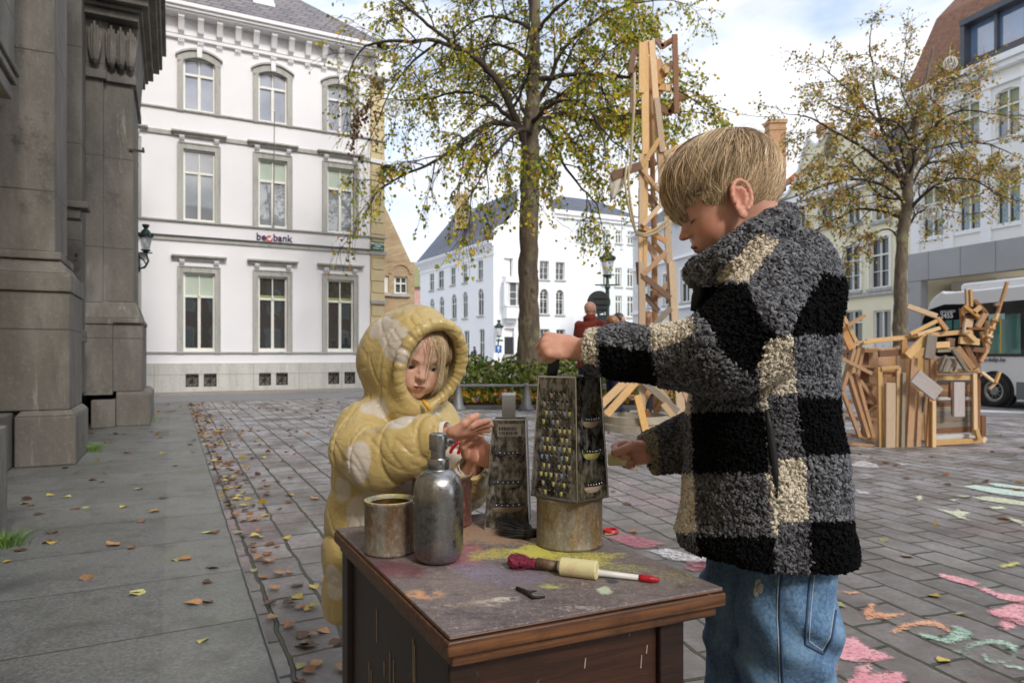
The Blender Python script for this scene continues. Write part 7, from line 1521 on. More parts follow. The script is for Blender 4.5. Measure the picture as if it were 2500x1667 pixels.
# brushes, chalk, twig
def bristles(par, a, b, r, n, mt, cols, tipj=.012, name='bristles'):
    a, b = Vector(a), Vector(b); d = (b-a); L_ = d.length; d.normalize(); x = d.orthogonal().normalized(); y = d.cross(x); P = []
    for _ in range(n):
        t = random.uniform(0, 6.28); q = random.random()**.5*r; s = a+(x*math.cos(t)+y*math.sin(t)*.7)*q*.5; e = b+(x*math.cos(t)+y*math.sin(t)*.7)*q*1.5+Vector((random.gauss(0, .3), random.gauss(0, .3), random.gauss(0, .3)))*tipj+d*random.uniform(-.3, .1)*L_
        P.append([tuple(s.lerp(e, k/4)+(x*math.cos(t)+y*math.sin(t))*q*.25*math.sin(k/4*3.14)) for k in range(5)])
    P = np.array(P); P[:, :, 2] = np.maximum(P[:, :, 2], TZ+.001); return strands(P, rng.uniform(.0005, .0010, n), np.array(cols)[rng.integers(0, len(cols), n)], name, mt, par)
p0 = G(1300, 1318, TZ)+Vector((0, .0, .014)); BB = empty('paint_brush', p0, 'black bristled round brush lying against the tin under the tall grater', 'brush')
bristles(BB, p0, G(1226, 1300, TZ)+Vector((0, 0, .012)), .016, 700, vcol('black bristle', .5), [(.01, .01, .012), (.03, .03, .03), (.08, .08, .08)], .016)
m = MB(); pe = p0+Vector((.05, .006, .0)); m.tube([p0-Vector((.012, 0, 0)), p0, p0+Vector((.012, .001, 0))], [.012, .010, .009], 14); m.build('ferrule', blackiron, BB, smooth=True); m = MB(); m.tube([p0+Vector((.010, .0015, 0)), p0+Vector((.03, .004, -.003)), p0+Vector((.05, .05, -.006)), p0+Vector((.06, .11, -.008))], [.008, .006, .0055, .005], 12); m.build('handle', pm('cream handle', rgb(190, 150, 100), rgb(206, 170, 120)), BB, smooth=True)
b0 = G(1318, 1391, TZ)+Vector((0, 0, .011)); PB = empty('paint_brush', b0, 'brush with clotted magenta bristles and a white handle tipped red lying in yellow dust', 'brush')
m = MB(); bt = G(1258, 1386, TZ)+Vector((0, 0, .011)); d_ = (b0-bt); V, Fc = mesh_sdf(lambda P: smin(capsule(P, bt, b0-d_*.25, .0105, .0085), ell(P, bt+Vector((-.002, 0, 0)), (.012, .014, .011)), .004)+vnoise(P, 210, 2)*.0022+vnoise(P, 90, 3)*.002, np.array(bt)-.03, np.array(b0)+.03, .0012)
V[:, 2] = np.maximum(V[:, 2], TZ+.0008); np_obj('bristles', V, Fc, vcol('magenta pigment', .85), PB, True, cols=np.array(rgb(126, 34, 62))*(1+.5*vnoise(V, 300, 4)[:, None])*(1+.35*vnoise(V, 120, 7)[:, None]))
bristles(PB, b0-d_*.35, bt-d_*.06, .010, 160, vcol('magenta bristle', .8), [rgb(110, 26, 52), rgb(150, 48, 78), rgb(60, 30, 40)], .008, 'loose_bristles')
b1 = G(1362, 1396, TZ)+Vector((0, 0, .010)); b2 = G(1470, 1410, TZ)+Vector((0, 0, .0075)); b3 = G(1560, 1418, TZ)+Vector((0, 0, .006)); b4 = G(1610, 1424, TZ)+Vector((0, 0, .0055))
m = MB(); m.tube([b0-d_*.12, b0.lerp(b1, .5), b1], [.0098, .0088, .0088], 16); m.build('ferrule', rusty('stained ferrule', rgb(132, 118, 96), rgb(90, 64, 50), rgb(170, 120, 120), .6), PB, smooth=True)
m = MB(); m.tube([b1, b1.lerp(b2, .1), b2, b3], [.0078, .0095, .0052, .0042], 14); m.build('handle', pm('white painted handle', rgb(206, 204, 200), rgb(222, 220, 216), 8, .4), PB, smooth=True)
m = MB(); m.tube([b3, b3.lerp(b4, .15), b3.lerp(b4, .55), b4], [.0048, .0058, .0062, .0028], 12); m.build('red_tip', pm('thick red paint', rgb(150, 16, 30), rgb(186, 30, 44), 90, .4, bump=.6, bscale=200, bdist=.002), PB, smooth=True)
chm = pm('pale yellow chalk', rgb(212, 206, 150), rgb(226, 220, 170), 25, .9, bump=.3, bscale=200, bdist=.001); chp = NT('stained chalk stick'); chp.val('Base Color', chp.mix(chp.ramp(chp.noise(22, 5, .7), [(.5, 0.), (.68, .6)]), rgb(214, 206, 156), rgb(196, 158, 138))); chp.val('Roughness', .9); chp.bump(chp.noise(220, 4, .7), .3, .001); chp = chp.m
ca_, cb__ = G(1371, 1410, TZ), G(1461, 1421, TZ); ca_ = ca_+Vector((0, .0145, .0148)); cb__ = cb__+Vector((0, .0145, .0148)); dd_ = (cb__-ca_).normalized()
m = MB(); m.tube([ca_, ca_+dd_*.0015, cb__-dd_*.0015, cb__], [.0132, .0148, .0152, .0138], 28); tag(m.build('chalk_stick', chp, None, auto=True), 'fat pale yellow chalk stick lying across the white brush handle', 'chalk')
m = MB(); q0 = G(1262, 1440, TZ)+Vector((0, 0, .003)); m.tube([q0, G(1285, 1452, TZ)+Vector((0, 0, .005)), G(1300, 1462, TZ)+Vector((0, 0, .003)), G(1330, 1460, TZ)+Vector((0, 0, .002))], [.003, .0035, .003, .0015], 6); m.tube([G(1285, 1452, TZ)+Vector((0, 0, .005)), G(1310, 1448, TZ)+Vector((0, 0, .004))], [.0025, .001], 5)
tag(m.build('twig', blackiron, None, smooth=True), 'short dark curled twig lying on the dusty tabletop near its front', 'twig')
g0 = G(1491, 1301); m = MB(); m.lathe((g0.x, g0.y, .0), [(.030, .004), (.042, .004), (.047, .012), (.042, .024), (.034, .024), (.030, .012), (.030, .004)], 28); tag(m.build('red_ring', pm('red plastic', rgb(158, 20, 34), rgb(172, 26, 40), 4, .35), None, auto=True), 'red plastic ring lying on the paving beyond the table', 'ring')
# ============================================================ THE BOY
BLOND = [rgb(176, 150, 118), rgb(146, 122, 94), rgb(208, 188, 158), rgb(112, 90, 68), rgb(192, 168, 134)]
yb = 1.165; hc = np.array(P3(1776, 512, yb)); HM = frame((-.872, .06, -.485)); hs = 1.0
Lh = lambda p: from_local(p, hc, HM, hs)
def boy_head(P):
    q = to_local(P, hc, HM, hs); d = head_local(q)
    return smin(d, chain(P, [Lh((-.025, 0, -.01)), Lh((-.026, 0, -.07)), Lh((-.026, 0, -.115))], [.05, .047, .050]), .02)
Vh, Fh = mesh_sdf(boy_head, hc-.17, hc+np.array([.17, .14, .15]), .0021)
q = to_local(Vh, hc, HM, hs)
def blob(q, c, r): return np.clip(1-np.linalg.norm((q-np.array(c))/np.array(r), axis=1), 0, 1)[:, None]
def face_cols(q, V, blush=1.0, base=SK):
    C = np.tile(base, (len(q), 1)); C = C*(1+.06*vnoise(V, 60, 3)[:, None])
    for s in (-1, 1):
        C += (SKR-C)*np.clip(blob(q, (.05, s*.04, -.014), (.035, .03, .026))*1.1*blush, 0, .75)
        C += (np.array(rgb(206, 140, 120))-C)*np.clip(blob(q, (0, s*.075, .0), (.03, .02, .038))*1.5, 0, .5)
        C += (np.array(rgb(150, 110, 90))-C)*np.clip(blob(q, (.066, s*.028, .034), (.012, .019, .005))*1.6, 0, .6)
    C += (np.array(rgb(200, 120, 104))-C)*np.clip(blob(q, (.088, 0, -.005), (.012, .012, .010))*1.2, 0, .5)
    C += (LIP-C)*np.clip(blob(q, (.083, 0, -.0318), (.010, .0155, .0085))*3.2, 0, 1)
    dk = (np.abs(q[:, 2]+.0315) < .0016) & (np.abs(q[:, 1]) < .0135) & (q[:, 0] > .070); C[dk] = rgb(92, 42, 38)
    return np.clip(C, 0, 1)
Ch = face_cols(q, Vh)
parts = [(Vh, Fh, Ch)]
# left hand: fist on the black handle
wl = np.array(P3(1412, 868, 1.215))
fnl, tl_, fg_, th_, Al = hand_fn(P3(1408, 852, 1.222), (-1, .03, .12), (.1, .62, .78), (0, -.78, .62), 1.02, [(2, 62, 85, 60)]*2+[(0, 66, 88, 62), (-2, 70, 90, 60)], [(.012, .020, -.008), (.034, .026, -.020), (.050, .016, -.034), (.056, .0, -.040)], arm=P3(1480, 858, 1.19))
V, Fc = mesh_sdf(fnl, np.array(P3(1400, 865, 1.22))-.11, np.array(P3(1400, 865, 1.22))+.11, .0017); Al_ = np.array(Al)
def hand_cols(V): return np.clip(np.tile(SK, (len(V), 1))*np.array([.98, .93, .92])*(1+.08*vnoise(V, 90, 2)[:, None])*(1+.05*vnoise(V, 300, 5)[:, None]), 0, 1)
parts.append((V, Fc, hand_cols(V)))
fnr, tr_, fgr, thr_, Ar = hand_fn(P3(1590, 1108, 1.335), (-1, -.02, .03), (-.05, -.35, .93), (0, .93, .35), .98, [(3, 24, 30, 30), (1, 52, 70, 40), (-1, 62, 80, 45), (-3, 66, 82, 45)], [(.014, .022, -.010), (.040, .030, -.020), (.062, .024, -.030), (.080, .020, -.034)], arm=P3(1660, 1100, 1.335))
cR = np.array(P3(1560, 1108, 1.33)); V, Fc = mesh_sdf(fnr, cR-.13, cR+.13, .0017); parts.append((V, Fc, hand_cols(V)))
# torso, arms and legs under the clothes
Yb_ = 1.19
bx = lambda u, v, Y=Yb_: np.array(P3(u, v, Y))
def boy_core(P):
    d = chain(P, [bx(1850, 700), bx(1865, 950), bx(1875, 1180), bx(1875, 1290)], [.068, .08, .06, .03], .02)
    d = smin(d, chain(P, [bx(1905, 715, 1.10), bx(1800, 855, 1.07), bx(1490, 858, 1.185)], [.045, .035, .024], .01), .02)
    d = smin(d, chain(P, [bx(1870, 730, 1.30), bx(1800, 1040, 1.335), bx(1650, 1102, 1.335)], [.045, .035, .023], .01), .02)
    for s, (hx, hy) in ((0, (.474, 1.155)), (1, (.450, 1.262))):
        d = smin(d, chain(P, [np.array((hx, hy, .62)), np.array((hx-.01, hy, .38)), np.array((hx+.01, hy, .07))], [.046, .040, .034], .01), .01); d = smin(d, capsule(P, np.array((hx+.02, hy, .045)), np.array((hx-.12, hy, .03)), .03, .025), .02)
    return d
V, Fc = mesh_sdf(boy_core, (.0, .95, 0.0), (.72, 1.45, 1.16), .011); parts.append((V, Fc, np.tile(SK, (len(V), 1))))
BOY = body_obj('person', parts, skin, (.46, 1.19, 0)); tag(BOY, 'blond boy in a chequered fleece jacket and blue jeans working the tall grater', 'person')
# eyelashes and brows
def lashes(c, HMx, s, par, col=(.05, .03, .02), zc=.0115, n=26, ln=.006, rr_=.0135):
    P = []
    for sd_ in (-1, 1):
        for t in np.linspace(-1, 1, n):
            p = np.array([.0712-.006*t*t, sd_*(.027+.0115*t), zc-.0012*(1-t*t)]); e = p+np.array([ln*.8, sd_*ln*.35*t, -ln*.5]); P.append([from_local(p+(e-p)*k/3+np.array([0, 0, -.0008*(k/3)*(1-k/3)*4]), c, HMx, s) for k in range(4)])
    return strands(np.array(P), np.full(len(P), .00045), np.tile(np.array(col), (len(P), 1)), 'eyelashes', hairm, par)
lashes(hc, HM, hs, BOY)
def make_hair(c, HMx, s, n, par, whorl, endz, off, Lmax=.17, cover=None, seed=3, nclump=420, pal=BLOND, radius=.0007, fringe=0.0, droop=0.0, K=14):
    g = np.random.default_rng(seed); w = np.array(whorl, float); w /= np.linalg.norm(w); cc0 = np.array([-.02, 0, .044])
    rad = np.array([.090, .072, .082])
    def rnd(n):
        v = g.normal(0, 1, (n*4, 3)); v /= np.linalg.norm(v, axis=1, keepdims=True); p = v*rad+cc0; az = np.degrees(np.arctan2(np.abs(p[:, 1]), p[:, 0]-.0)); ok = p[:, 2] > endz(az)+.012; v = v[ok][:n]; return v
    vc = rnd(nclump); vr = rnd(n); D = vr@vc.T; ci = D.argmax(1)
    seeds = vc[ci]; step = Lmax/K; lay = g.random(n)
    cl_off = g.random(nclump)[ci]; cl_bend = g.normal(0, 1, (nclump, 3))[ci]*.26; cl_val = g.normal(0, 1, nclump)[ci]
    def path(v0, bend, o):
        v = v0.copy(); pts = []; alive = np.ones(len(v), bool); pos = v*rad*(1+.02)+cc0; last = None; frozen = pos.copy()
        for k in range(K):
            t = k/(K-1); offs = (.004+o*(off)*(math.sin(min(1, t*1.9)*1.45))*np.interp((v*rad+cc0)[:, 2], [-.05, .01, .07], [.25, .55, 1])*np.interp(v[:, 0], [-1, .3, 1], [.8, 1, 1.15])*np.where((v*rad+cc0)[:, 2] < .05, np.interp(np.degrees(np.arctan2(np.abs(v[:, 1]*rad[1]), (v*rad+cc0)[:, 0])), [22, 46, 72, 128, 150], [1, .5, .12, .12, .8]), 1))[:, None]; nrm = v/rad; nrm /= np.linalg.norm(nrm, axis=1, keepdims=True); p = v*rad+cc0+nrm*offs
            az = np.degrees(np.arctan2(np.abs(p[:, 1]), p[:, 0])); dead = p[:, 2] < endz(az)+elen
            if last is not None: p = np.where((~alive)[:, None], last+(last-prev)*.015, p)
            prev = last if last is not None else p; last = p; alive &= ~dead; pts.append(p)
            tg = v*(v@w)[:, None]-w; tg /= np.linalg.norm(tg, axis=1, keepdims=True)+1e-6; tg = tg+bend*(.5+t)+np.array([fringe, 0, -droop]); tg -= v*(tg*v).sum(1, keepdims=True); tg /= np.linalg.norm(tg, axis=1, keepdims=True)+1e-6
            v = v+tg*(step/.082); v /= np.linalg.norm(v, axis=1, keepdims=True)
        return np.stack(pts, 1)
    elen = g.normal(0, .007, n)+g.normal(0, .0075, nclump)[ci]
    A = path(vr, cl_bend+g.normal(0, .05, (n, 3)), lay*.6+cl_off*.4); Bp = path(seeds, cl_bend, np.full(n, .0)+cl_off*.7+lay*.3)
    mixw = (np.linspace(0, 1, K)**1.2*.72)[None, :, None]; P = A*(1-mixw)+Bp*mixw
    P = P+g.normal(0, .0009, (n, 1, 3))*np.linspace(0, 1.6, K)[None, :, None]
    W_ = np.array(c)+(P.reshape(-1, 3)*s)@HMx; W_ = W_.reshape(n, K, 3)
    pal = np.array(pal); col = pal[g.choice(len(pal), n, p=[.28, .14, .34, .07, .17])]*(1+.16*cl_val[:, None])*g.uniform(.72, 1.3, (n, 1))
    cols = np.repeat(col[:, None], K, 1)*np.interp(np.linspace(0, 1, K), [0, .3, 1], [.85, 1.2, 1.5])[None, :, None]
    return strands(W_, g.uniform(.7, 1.3, n)*radius, np.clip(cols, 0, 1), 'hair', hairm, par)
ez = lambda az: np.interp(az, [0, 20, 40, 56, 64, 69, 76, 90, 104, 112, 130, 150, 180], [.036, .052, .070, .060, .026, .018, .036, .040, .034, .004, -.020, -.040, -.048])
make_hair(hc, HM, hs, 30000, BOY, (-.50, -.05, .86), ez, .020, seed=5, Lmax=.21, radius=.00044, nclump=520, fringe=.30)
make_hair(hc, HM, hs, 500, BOY, (-.50, -.05, .86), lambda az: ez(az)-.008, .036, seed=15, Lmax=.17, radius=.0004, nclump=300, fringe=.15)
# thin skull cap of hair colour under the strands
def capf(P):
    q = to_local(P, hc, HM, hs); d = ell(q, (-.02, 0, .044), (.0935, .0750, .0855)); az = np.degrees(np.arctan2(np.abs(q[:, 1]), q[:, 0])); return smax(d, (ez(az)+.006-q[:, 2]), .003)+vnoise(q*np.array([1, 1, .35], f32), 220, 4)*.0012
V, Fc = mesh_sdf(capf, hc-.17, hc+np.array([.17, .14, .16]), .003); np_obj('hair_underlayer', V, Fc, hairm, BOY, True, cols=np.array(rgb(112, 86, 56))*(1+.3*vnoise(V*np.array([1, 1, .4]), 260, 4)[:, None]))

# ---- the fleece jacket
rowsv = [640, 700, 760, 850, 950, 1050, 1150, 1250, 1340, 1395]
cl = [1760, 1722, 1706, 1698, 1682, 1672, 1672, 1664, 1640, 1636]; cr = [1985, 2018, 2036, 2044, 2046, 2052, 2062, 2070, 2082, 2087]
yr = [.115, .145, .150, .150, .145, .145, .150, .158, .168, .174]
zt_ = np.array([CH+(H0-v)/F*Yb_ for v in rowsv])[::-1]; xc = np.array([((a+b)/2-CX)/F*Yb_ for a, b in zip(cl, cr)])[::-1]; xr = np.array([(b-a)/2/F*Yb_ for a, b in zip(cl, cr)])[::-1]-.015; yr = np.array(yr)[::-1]-.004
colA = [np.array(P3(u, v, y)) for u, v, y in ((1908, 541, 1.165), (1893, 556, 1.10), (1850, 585, 1.085), (1790, 625, 1.095), (1738, 658, 1.13), (1712, 668, 1.175), (1738, 655, 1.225), (1800, 612, 1.25), (1860, 570, 1.24), (1905, 545, 1.205), (1908, 541, 1.165))]
def coat_fn(P):
    z = P[:, 2]; cx = np.interp(z, zt_, xc).astype(f32); rx = np.interp(z, zt_, xr).astype(f32); ry = np.interp(z, zt_, yr).astype(f32)
    X = (P[:, 0]-cx)/rx; Y_ = (P[:, 1]-(Yb_+.015))/ry; a = (np.abs(X)**2.4+np.abs(Y_)**2.4)**(1/2.4)
    d = (a-1)*np.minimum(rx, ry)*.9
    top = CH+(H0-668)/F*Yb_; d = smax(d, z-top-.02*(1-np.clip(np.abs(Y_), 0, 1)**2), .05)
    hem = CH+(H0-1352)/F*1.10-.05*(P[:, 0]-.36)-.0; d = smax(d, hem-.012-z, .012)
    # shoulders
    d = smin(d, ell(P, bx(1915, 690, 1.115), (.085, .07, .078)), .045); d = smin(d, ell(P, bx(1850, 690, 1.285), (.08, .06, .07)), .05)
    d = smin(d, ell(P, bx(1880, 640, 1.18), (.085, .10, .050)), .05)
    dl = chain(P, [bx(1905, 730, 1.085), bx(1850, 800, 1.05), bx(1765, 862, 1.048), bx(1640, 868, 1.105), bx(1520, 862, 1.16), bx(1446, 858, 1.197)], [.082, .076, .062, .049, .0465, .0405], .02)
    cutl = (P-bx(1430, 858, 1.205))@np.array(Vector((-1, .28, 0)).normalized(), f32); dl = smax(dl, cutl, .008); d = smin(d, dl, .022)
    dr = chain(P, [bx(1850, 760, 1.30), bx(1800, 1010, 1.335), bx(1690, 1080, 1.335), bx(1585, 1108, 1.335)], [.075, .066, .052, .043], .02)
    ax = np.array(Vector((-1, 0, -.28)).normalized(), f32); cutr = (P-bx(1574, 1110, 1.335))@ax; dr = smax(dr, cutr, .008); inner = chain(P, [bx(1640, 1100, 1.335), bx(1540, 1116, 1.335)], [.028, .029]); dr = smax(dr, -inner, .004); d = smin(d, dr, .02)
    dc = chain(P, colA, [.025]*len(colA), .01); d = smin(d, dc, .014)
    ic = ell(P, bx(1800, 600, 1.172), (.060, .056, .060)); d = smax(d, -ic, .01)
    d = d+vnoise(P, 11, 3)*.006+vnoise(P, 26, 4)*.003
    # folds under the arm
    return d
V, Fc = mesh_sdf(coat_fn, (.05, .93, .55), (.74, 1.46, 1.36), .0062)
CR, GR, BK, DG = 0, 1, 2, 3
def coat_pat(V, front=True):
    u, v = project(V); t = np.full(len(V), GR)
    def P_(poly, c): t[inpoly(u, v, poly)] = c
    # body rows
    P_([(1600, 900), (1700, 900), (1698, 1010), (1600, 1010)], CR); P_([(1600, 1010), (1690, 1010), (1692, 1158), (1600, 1158)], GR); P_([(1600, 1158), (1698, 1158), (1706, 1302), (1600, 1302)], CR); P_([(1600, 1302), (1706, 1302), (1706, 1450), (1600, 1450)], DG)
    P_([(1698, 900), (1868, 900), (1866, 1005), (1692, 1008)], DG); P_([(1692, 1008), (1866, 1003), (1876, 1152), (1698, 1155)], BK); P_([(1698, 1155), (1876, 1152), (1890, 1312), (1706, 1308)], DG); P_([(1706, 1308), (1892, 1312), (1892, 1450), (1706, 1450)], BK)
    P_([(1846, 880), (1872, 880), (1878, 1000), (1858, 1000)], CR); P_([(1868, 1150), (1892, 1160), (1908, 1305), (1888, 1305)], CR)
    P_([(1852, 819), (1936, 819), (1942, 962), (1872, 966)], CR); P_([(1872, 966), (1942, 962), (1962, 1118), (1892, 1120)], DG); P_([(1892, 1120), (1962, 1116), (1975, 1272), (1905, 1275)], CR); P_([(1900, 1275), (1975, 1272), (1978, 1450), (1892, 1450)], DG)
    P_([(1936, 819), (2150, 814), (2150, 970), (1942, 973)], GR); P_([(1942, 973), (2150, 970), (2150, 1108), (1962, 1110)], BK); P_([(1962, 1110), (2150, 1108), (2150, 1270), (1975, 1272)], GR); P_([(1975, 1272), (2150, 1270), (2150, 1450), (1978, 1450)], BK)
    # back shoulder black patch, arm
    P_([(1930, 820), (1950, 760), (1990, 700), (2010, 672), (2150, 690), (2150, 814), (1936, 819)], BK)
    P_([(1690, 706), (1740, 690), (1822, 700), (1856, 780), (1905, 822), (1868, 838), (1852, 880), (1840, 915), (1770, 870), (1738, 800), (1700, 762)], BK)
    P_([(1852, 573), (1906, 590), (1862, 650), (1822, 694), (1742, 682), (1790, 628)], CR)
    P_([(1580, 770), (1672, 765), (1704, 800), (1690, 824), (1640, 842), (1592, 862)], CR); P_([(1592, 862), (1640, 842), (1700, 815), (1765, 860), (1800, 960), (1612, 960)], DG)
    P_([(1462, 780), (1582, 780), (1592, 862), (1462, 845)], GR); P_([(1462, 843), (1592, 858), (1612, 960), (1475, 960)], BK); P_([(1400, 780), (1462, 780), (1458, 890), (1400, 880)], CR); P_([(1400, 880), (1460, 888), (1480, 960), (1400, 960)], DG)
    # far sleeve
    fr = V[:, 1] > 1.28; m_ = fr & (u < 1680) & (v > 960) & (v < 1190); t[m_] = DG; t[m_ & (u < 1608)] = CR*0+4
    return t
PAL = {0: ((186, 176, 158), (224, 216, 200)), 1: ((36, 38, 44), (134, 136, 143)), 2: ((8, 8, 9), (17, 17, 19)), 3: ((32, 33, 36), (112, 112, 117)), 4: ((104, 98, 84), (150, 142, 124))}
def pat_cols(t, n, g):
    C = np.zeros((n, 3)); 
    for k, (a, b) in PAL.items(): m_ = t == k; C[m_] = np.array(rgb(*a))+(np.array(rgb(*b))-np.array(rgb(*a)))*g[m_][:, None]
    return C
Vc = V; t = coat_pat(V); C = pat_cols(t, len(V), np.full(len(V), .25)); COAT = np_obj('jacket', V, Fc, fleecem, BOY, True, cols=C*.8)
# the curly pile: thousands of little tufts on the jacket
def tufts(V, Fc, n, colfn, par, size=(.0017, .0040), name='fleece_pile', mt=fleecem, lift=.0016):
    P, N, A = sample_surface(V, Fc, n); g = np.random.default_rng(2); r = g.normal(0, 1, (n, 3)); tan = np.cross(N, r); tan /= np.linalg.norm(tan, axis=1, keepdims=True)+1e-9; tan = tan+N*g.uniform(-.2, .7, (n, 1)); tan[:, 2] -= .35; tan /= np.linalg.norm(tan, axis=1, keepdims=True)
    b = np.cross(N, tan); b /= np.linalg.norm(b, axis=1, keepdims=True)+1e-9; c = np.cross(tan, b); s = g.uniform(*size, (n, 1)); 
    prof = [(-1.5, .0), (-.8, .75), (.2, 1.0), (1.0, .72), (1.6, .0)]; ring = []; S_ = 6; Vt = []; o = P+N*lift*g.uniform(.3, 2.2, (n, 1))
    bend = g.uniform(-.5, .5, (n, 1))
    for (x, r_) in prof:
        ctr = o+tan*s*x+c*s*bend*(x*x)*.35
        if r_ == 0: Vt.append(ctr[:, None])
        else: Vt.append(np.stack([ctr+s*.78*r_*(b*math.cos(2*math.pi*k/S_)+c*math.sin(2*math.pi*k/S_)) for k in range(S_)], 1))
    VV = np.concatenate(Vt, 1); m = VV.shape[1]; f = []
    for k in range(S_):
        k2 = (k+1) % S_; f.append((0, 1+k2, 1+k)); 
        for j in range(2): a0 = 1+j*S_; f += [(a0+k, a0+k2, a0+S_+k2), (a0+k, a0+S_+k2, a0+S_+k)]
        f.append((1+2*S_+k, 1+2*S_+k2, m-1))
    f = np.array(f); FF = (np.arange(n)[:, None, None]*m+f[None]).reshape(-1, 3); col = colfn(P, n, g)
    return np_obj(name, VV.reshape(-1, 3), FF, mt, par, True, cols=np.repeat(col, m, 0))
def cf(P, n, g):
    tt = coat_pat(P+g.normal(0, .0012, (n, 3))); lo = vnoise(P, 130, 9)*.5+.5; return pat_cols(tt, n, np.clip(lo*.7+g.random(n)*.5, 0, 1))
tufts(V, Fc, 46000, cf, COAT)
def fuzz(V, Fc, n, par):
    P, N, A = sample_surface(V, Fc, n); g = np.random.default_rng(12); t = g.normal(0, 1, (n, 3)); d = N*1.0+t*.8; d /= np.linalg.norm(d, axis=1, keepdims=True); s = np.cross(N, t); s /= np.linalg.norm(s, axis=1, keepdims=True); L_ = g.uniform(.004, .0085, (n, 1)); K = 5
    pts = np.stack([P+N*.002+d*L_*(k/(K-1))*(1-.25*k/(K-1))+s*L_*.45*np.sin(k/(K-1)*3.6+g.uniform(0, 1, (n, 1))) for k in range(K)], 1); return strands(pts, np.full(n, .00042), cf(P, n, g)*1.25, 'fuzz', fleecem, par)
fuzz(V, Fc, 42000, COAT)
# pocket slit and dark collar lining, zip
from mathutils.bvhtree import BVHTree
def surf(V, Fc): return BVHTree.FromPolygons([tuple(map(float, v)) for v in V], [tuple(map(int, f)) for f in Fc])
def hit(bv, u, v, lift=.001):
    o = Vector((0, 0, CH)); d = (P3(u, v, 1.0)-o).normalized(); r = bv.ray_cast(o, d)
    return None if r[0] is None else r[0]-d*lift
bvc = surf(Vc, Fc)
pts = [hit(bvc, u, v, .0035) for u, v in ((1872, 1000), (1879, 1045), (1886, 1100), (1892, 1150), (1896, 1215))]; pts = [p for p in pts if p]
m = MB(); m.tube(pts, [.003, .006, .007, .006, .002], 8); m.build('pocket_opening', pm('black pocket lining', rgb(10, 11, 14), rgb(18, 20, 26), 9, .6), COAT, smooth=True)
m = MB(); m.tube([P3(1722, 672, 1.165), P3(1716, 700, 1.16), P3(1704, 728, 1.16), P3(1696, 760, 1.165)], [.012, .014, .012, .008], 10); m.build('zip_facing', pm('black facing', rgb(14, 14, 15), rgb(24, 24, 26), 9, .7), COAT, smooth=True)
m = MB(); lp = [P3(1903, 572, 1.135), P3(1915, 590, 1.15), P3(1917, 620, 1.155), P3(1905, 640, 1.14)]; m.tube(lp, [.006, .010, .010, .004], 10); m.build('collar_lining', pm('dark shiny lining', rgb(26, 27, 32), rgb(36, 38, 44), 9, .4), COAT, smooth=True)

# ---- jeans
def jean_fn(P):
    d = None
    for (hx, hy, x2, r1) in ((.480, 1.152, .474, .079), (.450, 1.262, .452, .079)):
        e = chain(P, [np.array((hx+.0, hy, .70)), np.array((hx-.004, hy, .55)), np.array((x2, hy, .36)), np.array((x2+.004, hy, .10))], [r1*.86, r1*1.03, r1*.97, r1*.82], .02); d = e if d is None else smin(d, e, .02)
    d = smin(d, ell(P, (.470, 1.205, .68), (.082, .105, .09)), .03); d = smax(d, .055-P[:, 2], .006); d = smax(d, P[:, 2]-.74, .01)
    w = vnoise(P*np.array([1, 1, .55], f32), 14, 3)*.008+vnoise(P*np.array([1, 1, 1.8], f32), 22, 5)*.004
    fold = np.sin(P[:, 2]*60+P[:, 0]*55+vnoise(P, 9, 2)*3)*.0048*np.clip((vnoise(P, 7, 8)+.4), 0, 1); return d+w+fold
Vj, Fj = mesh_sdf(jean_fn, (.30, .98, .03), (.66, 1.42, .76), .0055)
dn = NT('blue denim'); wv = dn.n('ShaderNodeTexWave'); wv.inputs['Scale'].default_value = 420; wv.bands_direction = 'DIAGONAL'; dn.l(dn.tc.outputs['Object'], wv.inputs['Vector']); a_ = dn.noise(7, 6, .65, dn.vec((1, 1, .6))); b_ = dn.noise(160, 4, .7)
c_ = dn.ramp(a_, [(.28, rgb(34, 64, 100)), (.48, rgb(68, 108, 148)), (.68, rgb(124, 160, 190))]); c_ = dn.mix(dn.ramp(b_, [(.4, 0.), (.7, .35)]), c_, rgb(176, 198, 214)); c_ = dn.mix(dn.math('MULTIPLY', wv.outputs['Fac'], .18), c_, rgb(60, 90, 126))
dn.val('Base Color', c_); dn.val('Roughness', .85); dn.bump(b_, .35, .0012); dn = dn.m
JN = np_obj('jeans', Vj, Fj, dn, BOY, True); bvj = surf(Vj, Fj)
seam = pm('dark seam thread', rgb(44, 66, 98), rgb(60, 84, 116), 60, .8); lseam = pm('pale seam thread', rgb(150, 170, 188), rgb(170, 188, 202), 60, .8)
def seamline(pts, mt, r=.0016, nm='seam', dash=False):
    P = []
    for i in range(len(pts)-1):
        for k in range(8): t = k/8; h = hit(bvj, pts[i][0]*(1-t)+pts[i+1][0]*t, pts[i][1]*(1-t)+pts[i+1][1]*t, .0004); P += [h] if h else []
    m = MB(); m.tube(P, r, 6); return m.build(nm, mt, JN, smooth=True)
seamline([(1912, 1372), (1906, 1440), (1904, 1500), (1908, 1580), (1912, 1690)], seam, .0022); seamline([(1905, 1372), (1899, 1440), (1897, 1500), (1901, 1580), (1905, 1690)], lseam, .0009)
pk = [(1982, 1382), (1974, 1450), (1968, 1530), (1966, 1572), (2010, 1595), (2030, 1560), (2042, 1480)]
seamline(pk, seam, .0022); seamline([(u+(9 if i < 4 else -3), v-(0 if i < 3 else 8)) for i, (u, v) in enumerate(pk)], lseam, .0009)
m = MB()
for u, v in ((1852, 1425), (1858, 1436), (1848, 1444)):
    h = hit(bvj, u, v, .001)
    if h: m.ball(h, .007, 8, 5, (1, .3, 1.3))
